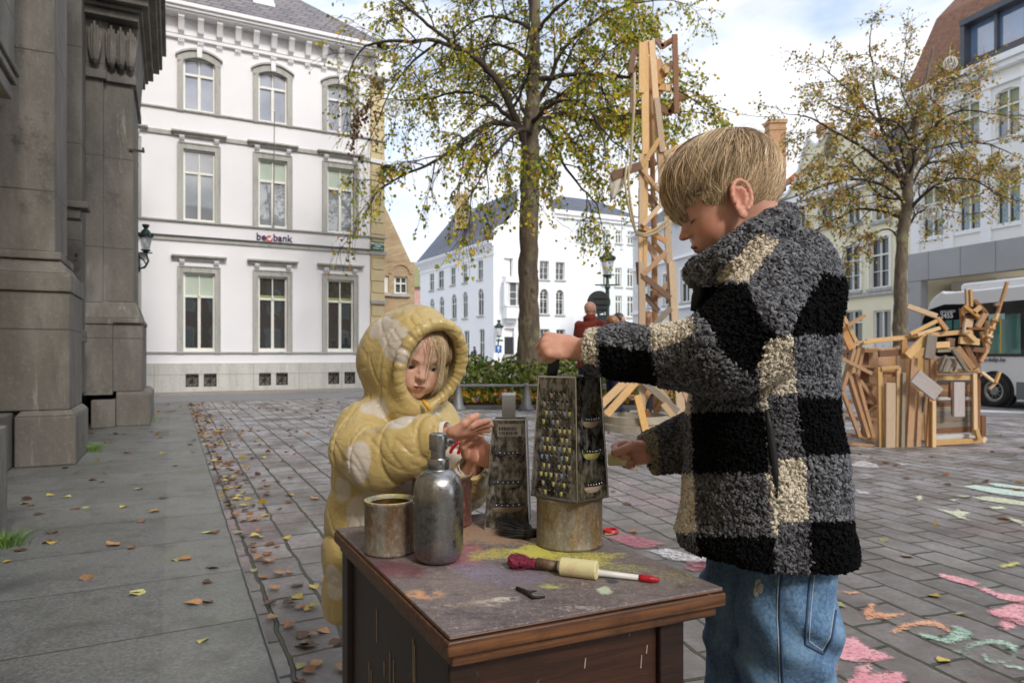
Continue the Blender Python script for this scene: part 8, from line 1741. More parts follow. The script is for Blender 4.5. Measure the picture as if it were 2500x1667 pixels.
m.build('frayed_patch', pm('frayed white denim', rgb(190, 190, 178), rgb(206, 206, 194), 60, .95, bump=.8, bscale=300), JN, smooth=True)
m = MB()
for hx, hy in ((.478, 1.125), (.447, 1.268)):
    s = MB(); s.ball((hx-.035, hy, .035), .045, 16, 10, (2.3, .95, .95)); s.build('shoe', pm('grey trainer', rgb(90, 92, 98), rgb(120, 122, 128), 8, .7), BOY, smooth=True)
# chalk in the boy's right hand
c0 = P3(1484, 1120, 1.325); c1 = P3(1530, 1120, 1.32); m = MB(); m.tube([c0, c0+(c1-c0)*.05, c1], [.0105, .0135, .0135], 20); tag(m.build('chalk_stick', chm, None, auto=True), 'stub of pale yellow chalk held in the right hand of the boy', 'chalk')
# ============================================================ THE GIRL
gc_ = np.array((-.228, 1.580, .982)); GM = frame((.31, -.88, -.36), roll=-7); gs = .98
Lg = lambda p: from_local(p, gc_, GM, gs)
def girl_head(P):
    q = to_local(P, gc_, GM, gs); d = head_local(q, eyes=3.8, round_=1.08)*gs
    return smin(d, chain(P, [Lg((-.02, 0, -.01)), Lg((-.04, 0, -.09)), Lg((-.05, 0, -.13))], [.045, .04, .045]), .02)
Vg, Fg = mesh_sdf(girl_head, gc_-.15, gc_+.15, .0019); q = to_local(Vg, gc_, GM, gs); Cg = face_cols(q, Vg, blush=1.15, base=np.array(rgb(222, 182, 162)))
parts = [(Vg, Fg, Cg)]; bvg = surf(q*1.0, Fg)
# reaching hand, palm flat, thumb raised
fn1, _, _, _, _ = hand_fn(P3(1100, 1062, 1.395), (.96, -.06, .22), (.10, -.80, .55), (-.20, .55, .80), .86, [(0, -10, 6, 4), (-1, -4, 8, 6), (-2, 2, 12, 8), (-4, 10, 18, 12)], [(.012, .022, -.004), (.034, .036, .004), (.052, .036, .014), (.068, .028, .022)], arm=P3(1040, 1075, 1.42), armr=.026)
c1_ = np.array(P3(1150, 1050, 1.385)); V, Fc = mesh_sdf(fn1, c1_-.12, c1_+.12, .0016); parts.append((V, Fc, hand_cols(V)))
# other hand, loosely closed, rising out of its cuff
fn2, _, _, _, _ = hand_fn(P3(1156, 1122, 1.455), (.42, -.18, .88), (-.72, -.45, .30), (.50, .62, -.10), .80, [(2, 48, 70, 45), (0, 56, 76, 48), (-1, 62, 78, 48), (-3, 66, 78, 45)], [(.010, .022, -.010), (.032, .026, -.026), (.050, .014, -.034), (.060, .0, -.036)], arm=P3(1146, 1180, 1.49), armr=.026)
c2_ = np.array(P3(1156, 1090, 1.45)); V, Fc = mesh_sdf(fn2, c2_-.11, c2_+.11, .0016); parts.append((V, Fc, hand_cols(V)))
gx = lambda u, v, Y: np.array(P3(u, v, Y))
def girl_core(P):
    d = chain(P, [gx(985, 1040, 1.63), gx(965, 1180, 1.64), gx(960, 1300, 1.64)], [.07, .085, .085], .02)
    d = smin(d, chain(P, [gx(895, 1050, 1.58), gx(925, 1120, 1.48), gx(1050, 1072, 1.42)], [.035, .03, .024], .01), .01); d = smin(d, chain(P, [gx(1060, 1045, 1.63), gx(1120, 1185, 1.60), gx(1150, 1150, 1.48)], [.035, .03, .024], .01), .01)
    for s in (-1, 1): d = smin(d, chain(P, [np.array((-.25+s*.05, 1.64, .52)), np.array((-.24+s*.055, 1.64, .28)), np.array((-.24+s*.055, 1.65, .06))], [.06, .045, .03], .01), .02)
    return d
V, Fc = mesh_sdf(girl_core, (-.46, 1.36, .0), (0, 1.78, .95), .010); parts.append((V, Fc, np.tile(SK, (len(V), 1))))
GIRL = body_obj('person', parts, skin, (-.29, 1.64, 0)); tag(GIRL, 'small child in a yellow hooded puffer jacket reaching over the table', 'person')
# eyes
for s_ in (-1, 1):
    ec = from_local((.0578, s_*.027, .0138), gc_, GM, gs); m = MB(); m.ball(ec, .0118*gs, 28, 20); V = np.array(m.v); n_ = (V-ec)/np.linalg.norm(V-ec, axis=1, keepdims=True); gz = np.array((.86, .20, -.30)); gz /= np.linalg.norm(gz); gw = gz@GM; a = np.degrees(np.arccos(np.clip(n_@gw, -1, 1)))
    C = np.tile(np.array(rgb(196, 186, 180)), (len(V), 1)); C[a < 34] = rgb(62, 66, 70); C[a < 17] = rgb(10, 9, 9); np_obj('eye', V, np.array([f for f in m.f if len(f) == 4]), vcol('eye', .12, spec=.7), GIRL, True, cols=C)
P = []
for sd_ in (-1, 1):
    for t in np.linspace(-1, 1, 30):
        p = np.array([.0722-.0065*t*t, sd_*(.027+.0112*t), .0190-.0042*t*t-.0008]); e = p+np.array([.0045, sd_*.002*t, -.0016]); P.append([from_local(p+(e-p)*k/3, gc_, GM, gs) for k in range(4)])
    for t in np.linspace(-1, 1, 26):
        b = bvg.ray_cast(Vector((.2, sd_*(.028+.016*t), .0335-.004*t*t)), Vector((-1, 0, 0)))[0]
        if b: p = np.array(b)+np.array([.0006, 0, 0]); P.append([from_local(p+np.array([0, sd_*.004, .0006])*k/3, gc_, GM, gs) for k in range(4)])
nl = len(P); strands(np.array(P), np.full(nl, .0005), np.tile(np.array(rgb(84, 62, 48)), (nl, 1)), 'eyelashes', hairm, GIRL)
# fine straight hair falling out of the hood
def face_x(y, z, lift):
    r = bvg.ray_cast(Vector((.25, float(y), float(z))), Vector((-1, 0, 0)))[0]
    return (r.x if r else .03)+lift
g = np.random.default_rng(8); PP_ = []; CC_ = []; RR_ = []
def lock(n, y0, z0, y1, z1, sy0, sy1, lift, bow=.0, pal=((214, 190, 150), (190, 160, 118), (226, 208, 176))):
    for _ in range(n):
        a = g.normal(0, 1); b = g.normal(0, 1); zz = z1+g.normal(0, .012); pts = []; lf = lift+abs(g.normal(0, .004))
        for k in range(11):
            t = k/10; y = (y0+sy0*a)*(1-t)+(y1+sy1*(a*.6+b*.5))*t+bow*math.sin(math.pi*t); z = z0*(1-t)+zz*t; pts.append(from_local((face_x(np.clip(y, -.062, .062), max(z, -.058), lf*(.4+t)) , y, z), gc_, GM, gs))
        PP_.append(pts); CC_.append(np.array(rgb(*pal[g.integers(len(pal))]))*g.uniform(.75, 1.15)); RR_.append(g.uniform(.00035, .00065))
lock(400, .034, .094, .058, -.035, .010, .006, .004, .012); lock(60, .028, .098, .046, .0, .008, .008, .004, .008); lock(20, .004, .100, .026, -.006, .010, .014, .004, .006); lock(60, .036, .09, .040, -.060, .006, .008, .008, .012)
lock(260, -.040, .088, -.056, -.060, .008, .004, .003, -.006); lock(120, -.050, .080, -.034, -.075, .006, .006, .006, -.012); lock(60, -.02, .10, -.046, .01, .01, .008, .004, -.006); lock(10, .012, .09, -.006, -.07, .01, .01, .010, .004)
strands(np.array(PP_), np.array(RR_), np.array(CC_), 'hair', hairm, GIRL)
# ---- jacket with hood
HO = gx(988, 880, 1.645); rc = Lg((.062, .012, .012)); 
def ring(c, ax, bx_, ra, rb, n, r, tilt=0.0):
    pts = [np.array(c)+ax*ra*math.cos(t)+bx_*rb*math.sin(t) for t in np.linspace(0, 2*math.pi, n)]; return pts, [r]*n
RM = frame((.52, -.80, -.28), roll=-10); rc = np.array(P3(1053, 893, 1.522)); ringp, ringr = ring(rc, RM[1], RM[2], .077, .099, 24, .0115)
RT = np.array(Matrix.Rotation(.8, 3, Vector((1, 2, .7)).normalized()), dtype=f32)
def ridged(P, s, sd): return 1-np.abs(vnoise(P, s, sd))
def girl_coat(P):
    hood = ell(P, HO, (.114, .120, .125)); hood = smin(hood, ell(P, HO*.45+rc*.55+np.array([0, 0, .006]), (.088, .090, .108), RM.T), .035)
    hood = smin(hood, ell(P, Lg((-.022, 0, .036)), (.103, .088, .096), GM.T), .02); hood = smin(hood, chain(P, [gx(985, 1000, 1.62), gx(1000, 985, 1.56)], [.075, .060]), .03)
    cav = ell(P, rc*.66+gc_*.34, (.14, .068, .091), RM.T); hood = smax(hood, -cav, .008); cav2 = ell(P, gc_, (.095, .078, .100), GM.T)
    hood = smax(hood, -cav2, .006); hood = smin(hood, chain(P, ringp, ringr, .008), .012)
    # gathers along the rim
    rel = (P-rc.astype(f32))@RM.T; ang = np.arctan2(rel[:, 2]/.099, rel[:, 1]/.077); near = np.clip(1-np.abs(chain(P, ringp, ringr, .008))/.02, 0, 1)
    hood = hood+np.sin(ang*46+vnoise(P, 20, 1)*5)*.0009*near
    z = P[:, 2]; cxs = np.interp(z, [.36, .55, .75, .90], [-.302, -.300, -.290, -.268]).astype(f32); rx = np.interp(z, [.36, .55, .70, .80, .88, .92], [.152, .158, .140, .135, .115, .09]).astype(f32); ry = np.interp(z, [.36, .55, .75, .88], [.140, .140, .125, .09]).astype(f32)
    a = np.sqrt(((P[:, 0]-cxs)/rx)**2+((P[:, 1]-1.645)/ry)**2); d = (a-1)*np.minimum(rx, ry); d = smax(d, z-.905, .05); d = smax(d, .375-z, .012)
    d = d-np.abs(np.sin((z-.36)*math.pi/.105))**.6*.008
    PR = P@RT; wp = np.stack([vnoise(PR, 13, 21), vnoise(PR, 13, 22), vnoise(PR, 13, 23)], 1)*.022; PR = PR+wp
    wr = ridged(PR*np.array([1, 1, .7], f32), 22, 3); wr2 = ridged(PR*np.array([.7, .7, 1.6], f32), 41, 6)
    al = chain(P, [gx(893, 1052, 1.575), gx(885, 1100, 1.52), gx(925, 1125, 1.455), gx(990, 1094, 1.425), gx(1045, 1070, 1.412)], [.072, .070, .067, .060, .051], .02)
    sa = P-gx(1078, 1062, 1.402).astype(f32); axa = np.array(Vector((.95, -.05, .10)).normalized(), f32); ta = sa@axa
    cf_ = capsule(P, gx(1040, 1072, 1.412), gx(1092, 1060, 1.398), .043, .036); phi = np.arctan2(sa[:, 2], sa[:, 1]); cf_ = cf_+np.sin(phi*22)*.0016; cf_ = smax(cf_, ta, .004); cf_ = smax(cf_, -capsule(P, gx(1060, 1066, 1.405), gx(1120, 1058, 1.395), .026, .026), .003)
    al = smin(al, cf_, .008); al = smax(al, ta, .004)
    ar = chain(P, [gx(1065, 1050, 1.63), gx(1110, 1120, 1.63), gx(1132, 1185, 1.58), gx(1150, 1172, 1.50)], [.064, .064, .060, .048], .02)
    sb = P-gx(1152, 1142, 1.462).astype(f32); axb = np.array(Vector((.05, -.35, .80)).normalized(), f32); tb_ = sb@axb; cb2 = capsule(P, gx(1150, 1172, 1.50), gx(1152, 1138, 1.455), .043, .038); phi2 = np.arctan2(sb[:, 1], sb[:, 0]); cb2 = cb2+np.sin(phi2*22)*.0016; cb2 = smax(cb2, tb_, .004); cb2 = smax(cb2, -capsule(P, gx(1152, 1160, 1.48), gx(1152, 1120, 1.44), .027, .027), .003)
    ar = smin(ar, cb2, .01)
    d = smin(d, al, .012); d = smin(d, ar, .015); d = smin(d, hood, .016)
    # quilting seams across the sleeve and folds
    ax1 = np.array(Vector((.62, -.45, .10)).normalized(), f32); s1 = (P-gx(893, 1052, 1.575).astype(f32))@ax1; arm_m = np.clip(1-np.abs(al)/.03, 0, 1)
    d = d+np.exp(-((np.mod(s1+.02, .075)-.0375)/.004)**2)*.005*arm_m
    far = np.clip(np.linalg.norm(P-rc.astype(f32), axis=1)/.08-.4, .25, 1)
    wr3 = ridged(PR*np.array([.5, .9, 1.3], f32), 21, 12); d = d+(wr**14)*.0019*far+(wr2**14)*.0006*far+(wr3**12)*.0036*far-.0006*far+vnoise(PR, 8, 2)*.004*far
    # hood panel seams
    pl = np.abs(rel[:, 1]+.004+vnoise(P, 6, 4)*.002); hm_ = np.clip(1-np.abs(ell(P, HO, (.112, .118, .122)))/.02, 0, 1)*(rel[:, 0] < -.03); d = d+np.exp(-(pl/.0028)**2)*.0035*hm_
    pl2 = np.abs(rel[:, 0]+.058); d = d+np.exp(-(pl2/.0028)**2)*.004*np.clip(1-np.abs(hood)/.02, 0, 1)
    return d
V, Fc = mesh_sdf(girl_coat, (-.50, 1.34, .35), (.02, 1.82, 1.14), .0036)
nyl = NT('yellow nylon'); pos = nyl.world(); n_a = nyl.noise(9, 4, .6); wob = nyl.n('ShaderNodeTexNoise'); wob.inputs['Scale'].default_value = 14; nyl.l(pos, wob.inputs['Vector']); ad = nyl.n('ShaderNodeVectorMath', operation='MULTIPLY_ADD'); nyl.l(wob.outputs['Color'], ad.inputs[0]); ad.inputs[1].default_value = (.02, .02, .02); nyl.l(pos, ad.inputs[2])
c = nyl.ramp(n_a, [(.3, rgb(176, 153, 94)), (.7, rgb(196, 175, 117))])
bvk = surf(V, Fc)
for (u, v, r) in ((928, 795, .036), (948, 812, .034), (972, 826, .026), (958, 850, .030), (975, 868, .020), (905, 992, .026), (935, 998, .022), (975, 1024, .030), (1005, 1018, .022), (868, 1118, .040), (872, 1150, .030), (836, 1195, .030), (880, 1255, .042), (905, 1235, .03), (1100, 1130, .030), (1110, 1160, .026), (1105, 1098, .018), (1126, 800, .03), (1060, 1008, .018), (815, 1420, .04), (990, 1180, .03), (1180, 1180, .012)):
    h = hit(bvk, u, v, 0)
    if h is None: continue
    dv_ = nyl.dist(ad.outputs[0], tuple(h+Vector((.01, .01, .01)))); f = nyl.ramp(dv_, [(max(r-.003, 0), 1.), (r+.003, 0.)]); c = nyl.mix(f, c, rgb(198, 189, 176))
nyl.val('Base Color', c); nyl.val('Roughness', .33); nyl.val('Specular IOR Level', .5); nyl.val('Sheen Weight', .15); b0_ = nyl.bump(nyl.noise(17, 3, .5, nyl.vec((1, 1, 2.2), (.5, .4, .3)), dist=2.2), .22, .012); b_ = nyl.bump(nyl.noise(48, 4, .6, nyl.vec((1, 1, 2.0), (.2, .7, .1)), dist=1.6), .12, .004, b0_); nyl.bump(nyl.noise(900, 2, .5), .1, .0004, b_); nyl = nyl.m
GJ = np_obj('hooded_jacket', V, Fc, nyl, GIRL, True)
# white cuff linings, red emblem, zip end
m = MB(); h = hit(bvk, 1112, 1100, .002)
if h is not None:
    ux = Vector((.45, -.2, .85)).normalized(); uy = Vector((.9, .1, -.4)).normalized(); m.tube([h+ux*.022*math.cos(t)+uy*.009*math.sin(t) for t in np.linspace(0, 2*math.pi, 17)], .0042, 8); m.build('red_emblem', pm('red emblem', rgb(176, 24, 40), rgb(190, 32, 48), 30, .5), GJ, smooth=True)
for a, b, r in ((P3(1074, 1063, 1.404), P3(1094, 1060, 1.398), .0275), (P3(1152, 1152, 1.474), P3(1152, 1136, 1.452), .029)):
    m = MB(); d_ = (b-a).normalized(); Mz = d_.to_track_quat('Z', 'Y').to_matrix(); m.lathe(a, [(r, 0), (r*1.02, (b-a).length), (r*.95, (b-a).length+.001), (r*.93, 0)], 28, M=Mz); m.build('cuff_lining', pm('white lining', rgb(206, 198, 188), rgb(216, 210, 200), 30, .8), GJ, smooth=True)
m = MB(); z0 = P3(1032, 978, 1.50); m.tube([z0, z0+Vector((.010, -.004, -.010)), z0+Vector((.016, -.004, -.022))], [.004, .006, .003], 8); m.build('zip_end', pm('amber zip end', rgb(206, 150, 40), rgb(216, 164, 56), 30, .5), GJ, smooth=True)
def gleg(P):
    d = None
    for s in (-1, 1): e = chain(P, [np.array((-.25+s*.055, 1.64, .48)), np.array((-.24+s*.06, 1.64, .28)), np.array((-.24+s*.06, 1.65, .08))], [.075, .06, .05], .01); d = e if d is None else smin(d, e, .015)
    return d+vnoise(P, 22, 5)*.005
V, Fc = mesh_sdf(gleg, (-.43, 1.5, .0), (-.06, 1.78, .6), .009); np_obj('trousers', V, Fc, clothm, GIRL, True, cols=np.tile(np.array(rgb(96, 84, 76)), (len(V), 1)))
for s_ in (-1, 1): m = MB(); m.ball((-.24+s_*.06, 1.61, .035), .04, 14, 10, (.95, 1.9, .9)); m.build('shoe', pm('brown boot', rgb(92, 70, 54), rgb(110, 84, 66), 9, .6), GIRL, smooth=True)
# ============================================================ CHALK ON THE PAVING, FALLEN LEAVES, GRASS
def zq(x, y): return 1400+x/2.0445, 900+y/2.0445
def chalk_mat(name, c1, c2, cover=.5):
    m = NT(name); pos = m.world(); f = m.noise(70, 6, .8, pos); g = m.noise(9, 5, .7, pos); bk = m.noise(24, 4, .6, pos)
    m.val('Base Color', m.ramp(g, [(.35, c1), (.65, c2)])); m.val('Roughness', .95)
    at = m.n('ShaderNodeAttribute', attribute_name='Col'); f2 = m.noise(13, 7, .78, m.vec((1, 2.0, 1), (0, 0, .6), src=pos)); e_ = m.math('ADD', at.outputs['Fac'], m.math('MULTIPLY', m.math('SUBTRACT', m.math('ADD', m.math('MULTIPLY', f2, .5), m.math('MULTIPLY', f, .5)), .5), 2.2)); a = m.math('MULTIPLY', m.ramp(e_, [(.62-cover*.22, 0.), (.95-cover*.25, .92)]), m.ramp(f, [(.46-cover*.14, .15), (.62-cover*.12, 1.)])); m.val('Alpha', a); return m.m
CM = {'pink': chalk_mat('pink chalk', rgb(226, 150, 162), rgb(238, 186, 190), 1.0), 'rose': chalk_mat('rose chalk', rgb(170, 100, 116), rgb(188, 122, 132), .5), 'orange': chalk_mat('orange chalk', rgb(222, 160, 126), rgb(232, 184, 150), .7), 'green': chalk_mat('green chalk', rgb(150, 186, 164), rgb(196, 220, 204), .6), 'mint': chalk_mat('mint chalk', rgb(196, 220, 208), rgb(210, 228, 216), 1.0), 'pale': chalk_mat('pale yellow chalk marks', rgb(214, 220, 184), rgb(224, 226, 200), .7), 'white': chalk_mat('white chalk', rgb(206, 204, 206), rgb(222, 220, 220), .35), 'yellow': chalk_mat('yellow chalk', rgb(206, 200, 110), rgb(214, 208, 130), .6)}
zc_ = [0]
def chalk(polys, col, conv=zq, rag=4.0):
    z = .004+zc_[0]*.0006; VV = []; FF = []; CC = []; b0 = 0
    for pl in polys:
        W_ = np.array([tuple(G(*conv(*p)))[:2] for p in pl]); lo = W_.min(0)-.03; hi = W_.max(0)+.03; st_ = max(.008, float((hi-lo).max())/110); nx_, ny_ = (np.ceil((hi-lo)/st_).astype(int)+1)
        X, Y_ = np.meshgrid(lo[0]+np.arange(nx_)*st_, lo[1]+np.arange(ny_)*st_, indexing='ij'); X = X.ravel(); Y_ = Y_.ravel(); ins = inpoly(X, Y_, [tuple(w) for w in W_]); dmin = np.full(len(X), 9.0)
        for k in range(len(W_)):
            a = W_[k]; ba = W_[(k+1) % len(W_)]-a; px_ = X-a[0]; py_ = Y_-a[1]; t = np.clip((px_*ba[0]+py_*ba[1])/(ba@ba+1e-12), 0, 1); dmin = np.minimum(dmin, np.hypot(px_-t*ba[0], py_-t*ba[1]))
        sd_ = np.where(ins, dmin, -dmin); c = np.clip(.5+sd_/.05, 0, 1); idx = np.arange(nx_*ny_).reshape(nx_, ny_); f = np.stack([idx[:-1, :-1], idx[1:, :-1], idx[1:, 1:], idx[:-1, 1:]], -1).reshape(-1, 4); f = f[(c[f] > 0).any(1)]
        VV.append(np.stack([X, Y_, np.full(len(X), z)], 1)); FF.append(f+b0); CC.append(np.repeat(c[:, None], 3, 1)); b0 += len(X)
    zc_[0] += 1; return tag(np_obj('chalk_marking', np.concatenate(VV), np.concatenate(FF), CM[col], None, False, cols=np.concatenate(CC)), kind='structure')
def arcp(cx, cy, rx, ry, a0, a1, w, n=14):
    o = [(cx+rx*math.cos(R(a0+(a1-a0)*i/n)), cy+ry*math.sin(R(a0+(a1-a0)*i/n))) for i in range(n+1)]; i_ = [(cx+(rx-w)*math.cos(R(a0+(a1-a0)*i/n)), cy+(ry-w*.6)*math.sin(R(a0+(a1-a0)*i/n))) for i in range(n, -1, -1)]; return o+i_
chalk([[(1290, 1350), (1400, 1342), (1480, 1398), (1600, 1438), (1590, 1448), (1500, 1462), (1430, 1480), (1390, 1466), (1310, 1450), (1290, 1420)], [(1290, 1450), (1320, 1470), (1300, 1570), (1240, 1570)], [(1420, 1490), (1480, 1470), (1500, 1485), (1470, 1530), (1560, 1512), (1640, 1520), (1668, 1560), (1600, 1600), (1330, 1610), (1400, 1540)]], 'pink')
chalk([[(1980, 1090), (2060, 1095), (2120, 1120), (2260, 1140), (2260, 1180), (2160, 1160)], [(2062, 1215), (2110, 1200), (2180, 1180), (2260, 1178), (2260, 1290), (2140, 1262)], [(2130, 1255), (2200, 1262), (2210, 1300), (2160, 1310), (2120, 1285)], [(1820, 1022), (1900, 1036), (2030, 1072), (2000, 1092), (1890, 1062), (1830, 1042)]], 'pink')
chalk([[(1440, 1215), (1470, 1172), (1512, 1180), (1508, 1215), (1560, 1225), (1680, 1213), (1650, 1235), (1560, 1255), (1500, 1252), (1462, 1262)], [(1350, 1118), (1420, 1112), (1440, 1122), (1380, 1134)], [(1570, 1312), (1640, 1275), (1720, 1256), (1800, 1260), (1890, 1300), (1885, 1322), (1800, 1292), (1720, 1288), (1660, 1305), (1600, 1328)]], 'orange')
chalk([[(1700, 1308), (1760, 1330), (1830, 1345), (1890, 1320), (1870, 1292), (1930, 1290), (2010, 1325), (2000, 1345), (1900, 1385), (1840, 1372), (1740, 1345)], arcp(2080, 1420, 150, 66, 150, 380, 46), arcp(2120, 1440, 90, 40, -20, 200, 34), [(1900, 1410), (1960, 1412), (1950, 1430), (1905, 1424)], [(2150, 1480), (2260, 1490), (2260, 1510), (2170, 1500)]], 'green')
chalk([[(1940, 590), (2000, 582), (2120, 600), (2260, 618), (2260, 645), (2100, 625)], [(2060, 574), (2120, 574), (2260, 594), (2260, 606), (2110, 590)]], 'mint')
chalk([[(1985, 645), (2080, 640), (2180, 655), (2260, 668), (2260, 690), (2120, 672), (2040, 660)], [(1790, 698), (1900, 715), (1915, 700), (1940, 715), (1990, 720), (1950, 740), (1990, 765), (1920, 748), (1895, 735), (1830, 712)], [(1705, 640), (1740, 634), (1745, 655), (1720, 668)], [(1870, 655), (1920, 655), (1905, 668)], [(2065, 692), (2150, 690), (2170, 704), (2090, 704)], [(2160, 740), (2260, 770), (2260, 790), (2190, 765)], [(1890, 632), (1990, 640), (1970, 648)], [(2230, 785), (2260, 775), (2260, 800)]], 'pale')
chalk([[(1362, 478), (1440, 460), (1520, 480), (1530, 500), (1460, 495), (1400, 492)], arcp(1458, 541, 36, 11, 0, 350, 9), [(1600, 470), (1700, 480), (1640, 486)], [(1380, 600), (1480, 620), (1500, 635), (1420, 625)], [(360, 910), (470, 900), (620, 940), (740, 960), (640, 978), (480, 960)], [(640, 1045), (760, 1035), (760, 1060), (700, 1064)], [(620, 925), (740, 930), (740, 945)], [(1850, 1285), (1960, 1290), (1900, 1300)]], 'white')
chalk([[(150, 845), (270, 828), (460, 878), (400, 900), (320, 905)], arcp(640, 990, 100, 30, 0, 350, 40), [(560, 985), (640, 965), (720, 985), (740, 1008), (650, 1012)], [(668, 1292), (720, 1282), (765, 1290), (750, 1310), (700, 1312)]], 'rose')
chalk([[(2115, 990), (2180, 972), (2240, 970), (2220, 990), (2140, 1003)], [(150, 820), (240, 815), (210, 830), (160, 838)]], 'yellow')
# ---- leaves lying on the ground
def leafmesh(seed, col):
    g = random.Random(seed); n = 6; V = []; curl = g.uniform(-.35, .5); cup = g.uniform(.1, .55); tw_ = g.uniform(-.3, .3)
    wd_ = [.06, .34, .46, .42, .27, .12, .0]
    for i in range(n+1):
        t = i/n; w = wd_[i]*(1+g.uniform(-.12, .12))
        for j in (-1, -.5, 0, .5, 1): V.append((t-.5, j*w+.03*g.uniform(-1, 1)*(abs(j) > .9), .03+cup*(j*w)**2*1.6+curl*(t-.5)**2*.8+tw_*j*w*(t-.5)*1.5+(0 if j else -.015)+.02*g.random()))
    Fc = [(i*5+j, (i+1)*5+j, (i+1)*5+j+1, i*5+j+1) for i in range(n) for j in range(4)]
    mn = min(v[2] for v in V); V = [(x, y, z-mn) for x, y, z in V]; b = len(V); V += [(-.5, -.012, .03), (-.5, .012, .03), (-.85, .02, .06), (-.85, 0, .06)]; Fc.append((b, b+1, b+2, b+3))
    return V, Fc
def leaf_mat(name, c1, c2):
    m = NT(name); a = m.noise(4, 5, .7); oi = m.n('ShaderNodeObjectInfo'); h = m.n('ShaderNodeHueSaturation'); m.l(m.ramp(a, [(.3, c1), (.65, c2)]), h.inputs['Color']); m.l(m.math('ADD', m.math('MULTIPLY', oi.outputs['Random'], .6), .65), h.inputs['Value']); m.val('Base Color', h.outputs[0]); m.val('Roughness', .6); return m.m
kinds = [('curled brown leaf', rgb(116, 76, 44), rgb(160, 112, 68)), ('yellow leaf', rgb(160, 136, 58), rgb(186, 166, 84)), ('orange tan leaf', rgb(140, 98, 62), rgb(168, 130, 86)), ('pale greenish leaf', rgb(150, 148, 84), rgb(184, 178, 120)), ('dark brown leaf', rgb(74, 50, 34), rgb(106, 74, 50))]
protos = []
for k, (nm, c1, c2) in enumerate(kinds):
    mt = leaf_mat(nm, c1, c2)
    for s in range(3):
        V, Fc = leafmesh(k*10+s, 0); me = bpy.data.meshes.new('fallen_leaf'); me.from_pydata(V, [], Fc); me.update(); me.materials.append(mt); me.polygons.foreach_set('use_smooth', [True]*len(me.polygons)); protos.append((k, me))
rl = random.Random(21); zones = {'pavement': ('lying on the grey stone pavement', 'fallen leaves on the pavement'), 'gutter': ('caught along the kerb line beside the paving', 'fallen leaves along the kerb'), 'square': ('lying on the paved square', 'fallen leaves on the square')}
def put(zone, x, y, z, size):
    k, me = rl.choice(protos if zone != 'square' else protos); o = bpy.data.objects.new('fallen_leaf', me); link(o); o.location = (x, y, z); o.scale = (size,)*3; o.rotation_euler = (rl.gauss(0, .12), rl.gauss(0, .12), rl.uniform(0, 6.28))
    tag(o, kinds[k][0]+' '+zones[zone][0], 'leaf', zones[zone][1]+', '+kinds[k][0])
cnt = 0
for (u, v) in ((430, 1367), (470, 1473), (505, 1470), (508, 1422), (332, 1448), (455, 1365), (525, 1301), (320, 1338), (335, 1447), (495, 1565), (505, 1300), (213, 1413), (128, 1325), (300, 1238), (375, 1249), (210, 1240), (345, 1273), (400, 1216), (228, 1172), (165, 1213), (60, 1229), (95, 1255), (130, 1300), (340, 1194), (20, 1371), (112, 1324)): p = G(u, v, .03); put('pavement', p.x, p.y, .031, rl.uniform(.045, .07)); cnt += 1
for _ in range(48): a = 7.5*rl.random()**1.3+.9; o = -2.6*rl.random()-.05; p = kp(a, o); put('pavement', p.x, p.y, .031, rl.uniform(.04, .08))
for _ in range(112): a = 8.5*rl.random()**1.5-.1; p = kp(a, .03+abs(rl.gauss(0, .11))); put('gutter', p.x, p.y, .003+rl.random()*.012, rl.uniform(.035, .07))
for _ in range(75): a = 8*rl.random()**1.3; p = kp(a, .15+2.2*rl.random()**1.7); put('square', p.x, p.y, .003, rl.uniform(.045, .075))
for (u, v) in ((2285, 1457), (2307, 1615), (2345, 1500), (1750, 1380), (2100, 1110), (2160, 1320), (2215, 1360), (2360, 1215), (2260, 1130), (2050, 1480), (1545, 1300), (1530, 1232), (2430, 1080), (2480, 1110)): p = G(u, v); put('square', p.x, p.y, .004, rl.uniform(.045, .07))
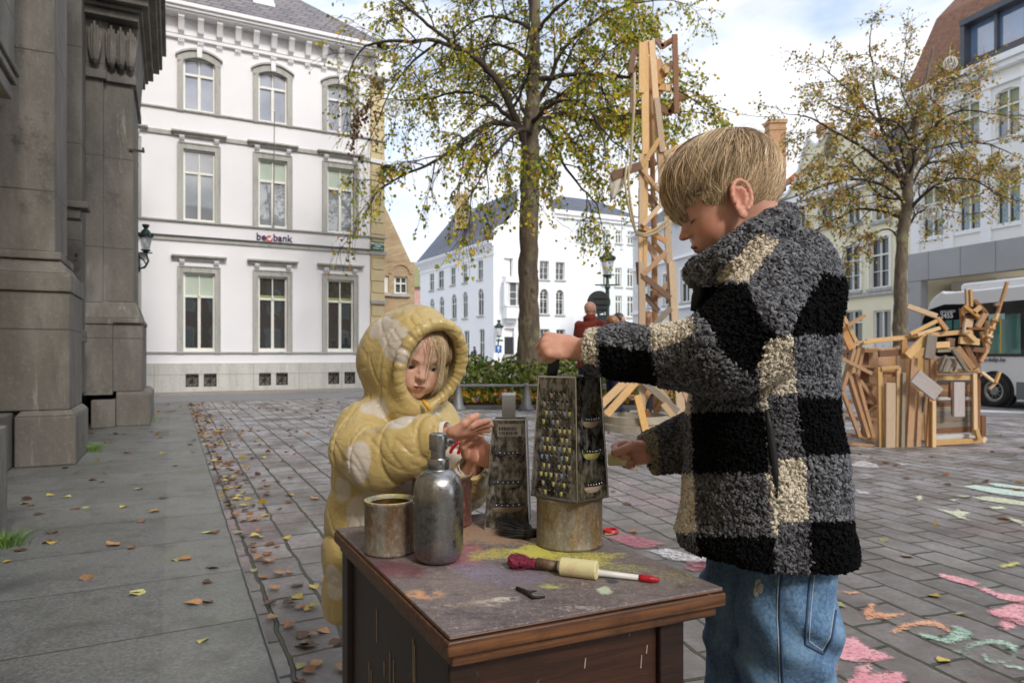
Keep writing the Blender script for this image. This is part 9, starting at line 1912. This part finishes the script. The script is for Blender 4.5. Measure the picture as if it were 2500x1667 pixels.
N = 700; a = rng.uniform(0, 1, N)**.7*12+1; o_ = np.where(rng.random(N) < .35, np.abs(rng.normal(0, .2, N)), rng.uniform(-2.5, 6, N)); P = np.zeros((N, 3)); P[:, 0] = K0.x+KD.x*a+KN.x*o_; P[:, 1] = K0.y+KD.y*a+KN.y*o_; P[:, 2] = np.where(o_ < 0, .034, .006)
D = rng.normal(0, 1, (N, 3)); D[:, 2] = 0; ok = P[:, 1] > 4.0; P, D = P[ok], D[ok]; x2 = np.stack([rng.uniform(2.5, 9, 160), rng.uniform(3.5, 9, 160), np.full(160, .006)], 1); P = np.concatenate([P, x2]); D = np.concatenate([D, rng.normal(0, 1, (160, 3))*[1, 1, 0]])
tag(leaves(P, D, rng.uniform(.035, .07, len(P)), autumn(len(P), [rgb(130, 88, 50), rgb(186, 150, 62), rgb(166, 104, 56), rgb(90, 60, 40)], [4, 3, 3, 2]), 'leaf_litter', None, jit=.02, flat=True), 'scattered small fallen leaves over the farther paving', 'leaves', kind='stuff')
grassm = vcol('grass blade', .6)
def tuft(u, v, n, h, label):
    p = np.array(G(u, v, .03)); p[2] = .03; P = []
    for _ in range(n):
        a = rl.uniform(0, 6.28); r = abs(rl.gauss(0, .045)); b = p+np.array([math.cos(a)*r, math.sin(a)*r*.6, 0]); l = h*rl.uniform(.5, 1.2); d = np.array([math.cos(a)+rl.gauss(0, .3), math.sin(a)+rl.gauss(0, .3), 0])*l*rl.uniform(.3, .9); P.append([b+d*(k/5)**1.6+np.array([0, 0, l*(k/5-.35*(k/5)**2.2)]) for k in range(6)])
    o = strands(np.array(P), np.full(n, .0016), np.array([rgb(70, 112, 36), rgb(104, 146, 52), rgb(132, 160, 76)])[rng.integers(0, 3, n)], 'grass_tuft', grassm, None); return tag(o, label, 'grass', 'grass tufts at the foot of the stone building')
tuft(10, 1335, 130, .12, 'bright green grass tuft at the left edge by the nearest plinth'); tuft(226, 1102, 120, .13, 'bright green grass tuft at the corner of the big stone plinth'); tuft(372, 1030, 50, .10, 'tiny grass tuft at the foot of the farther stepped plinth')
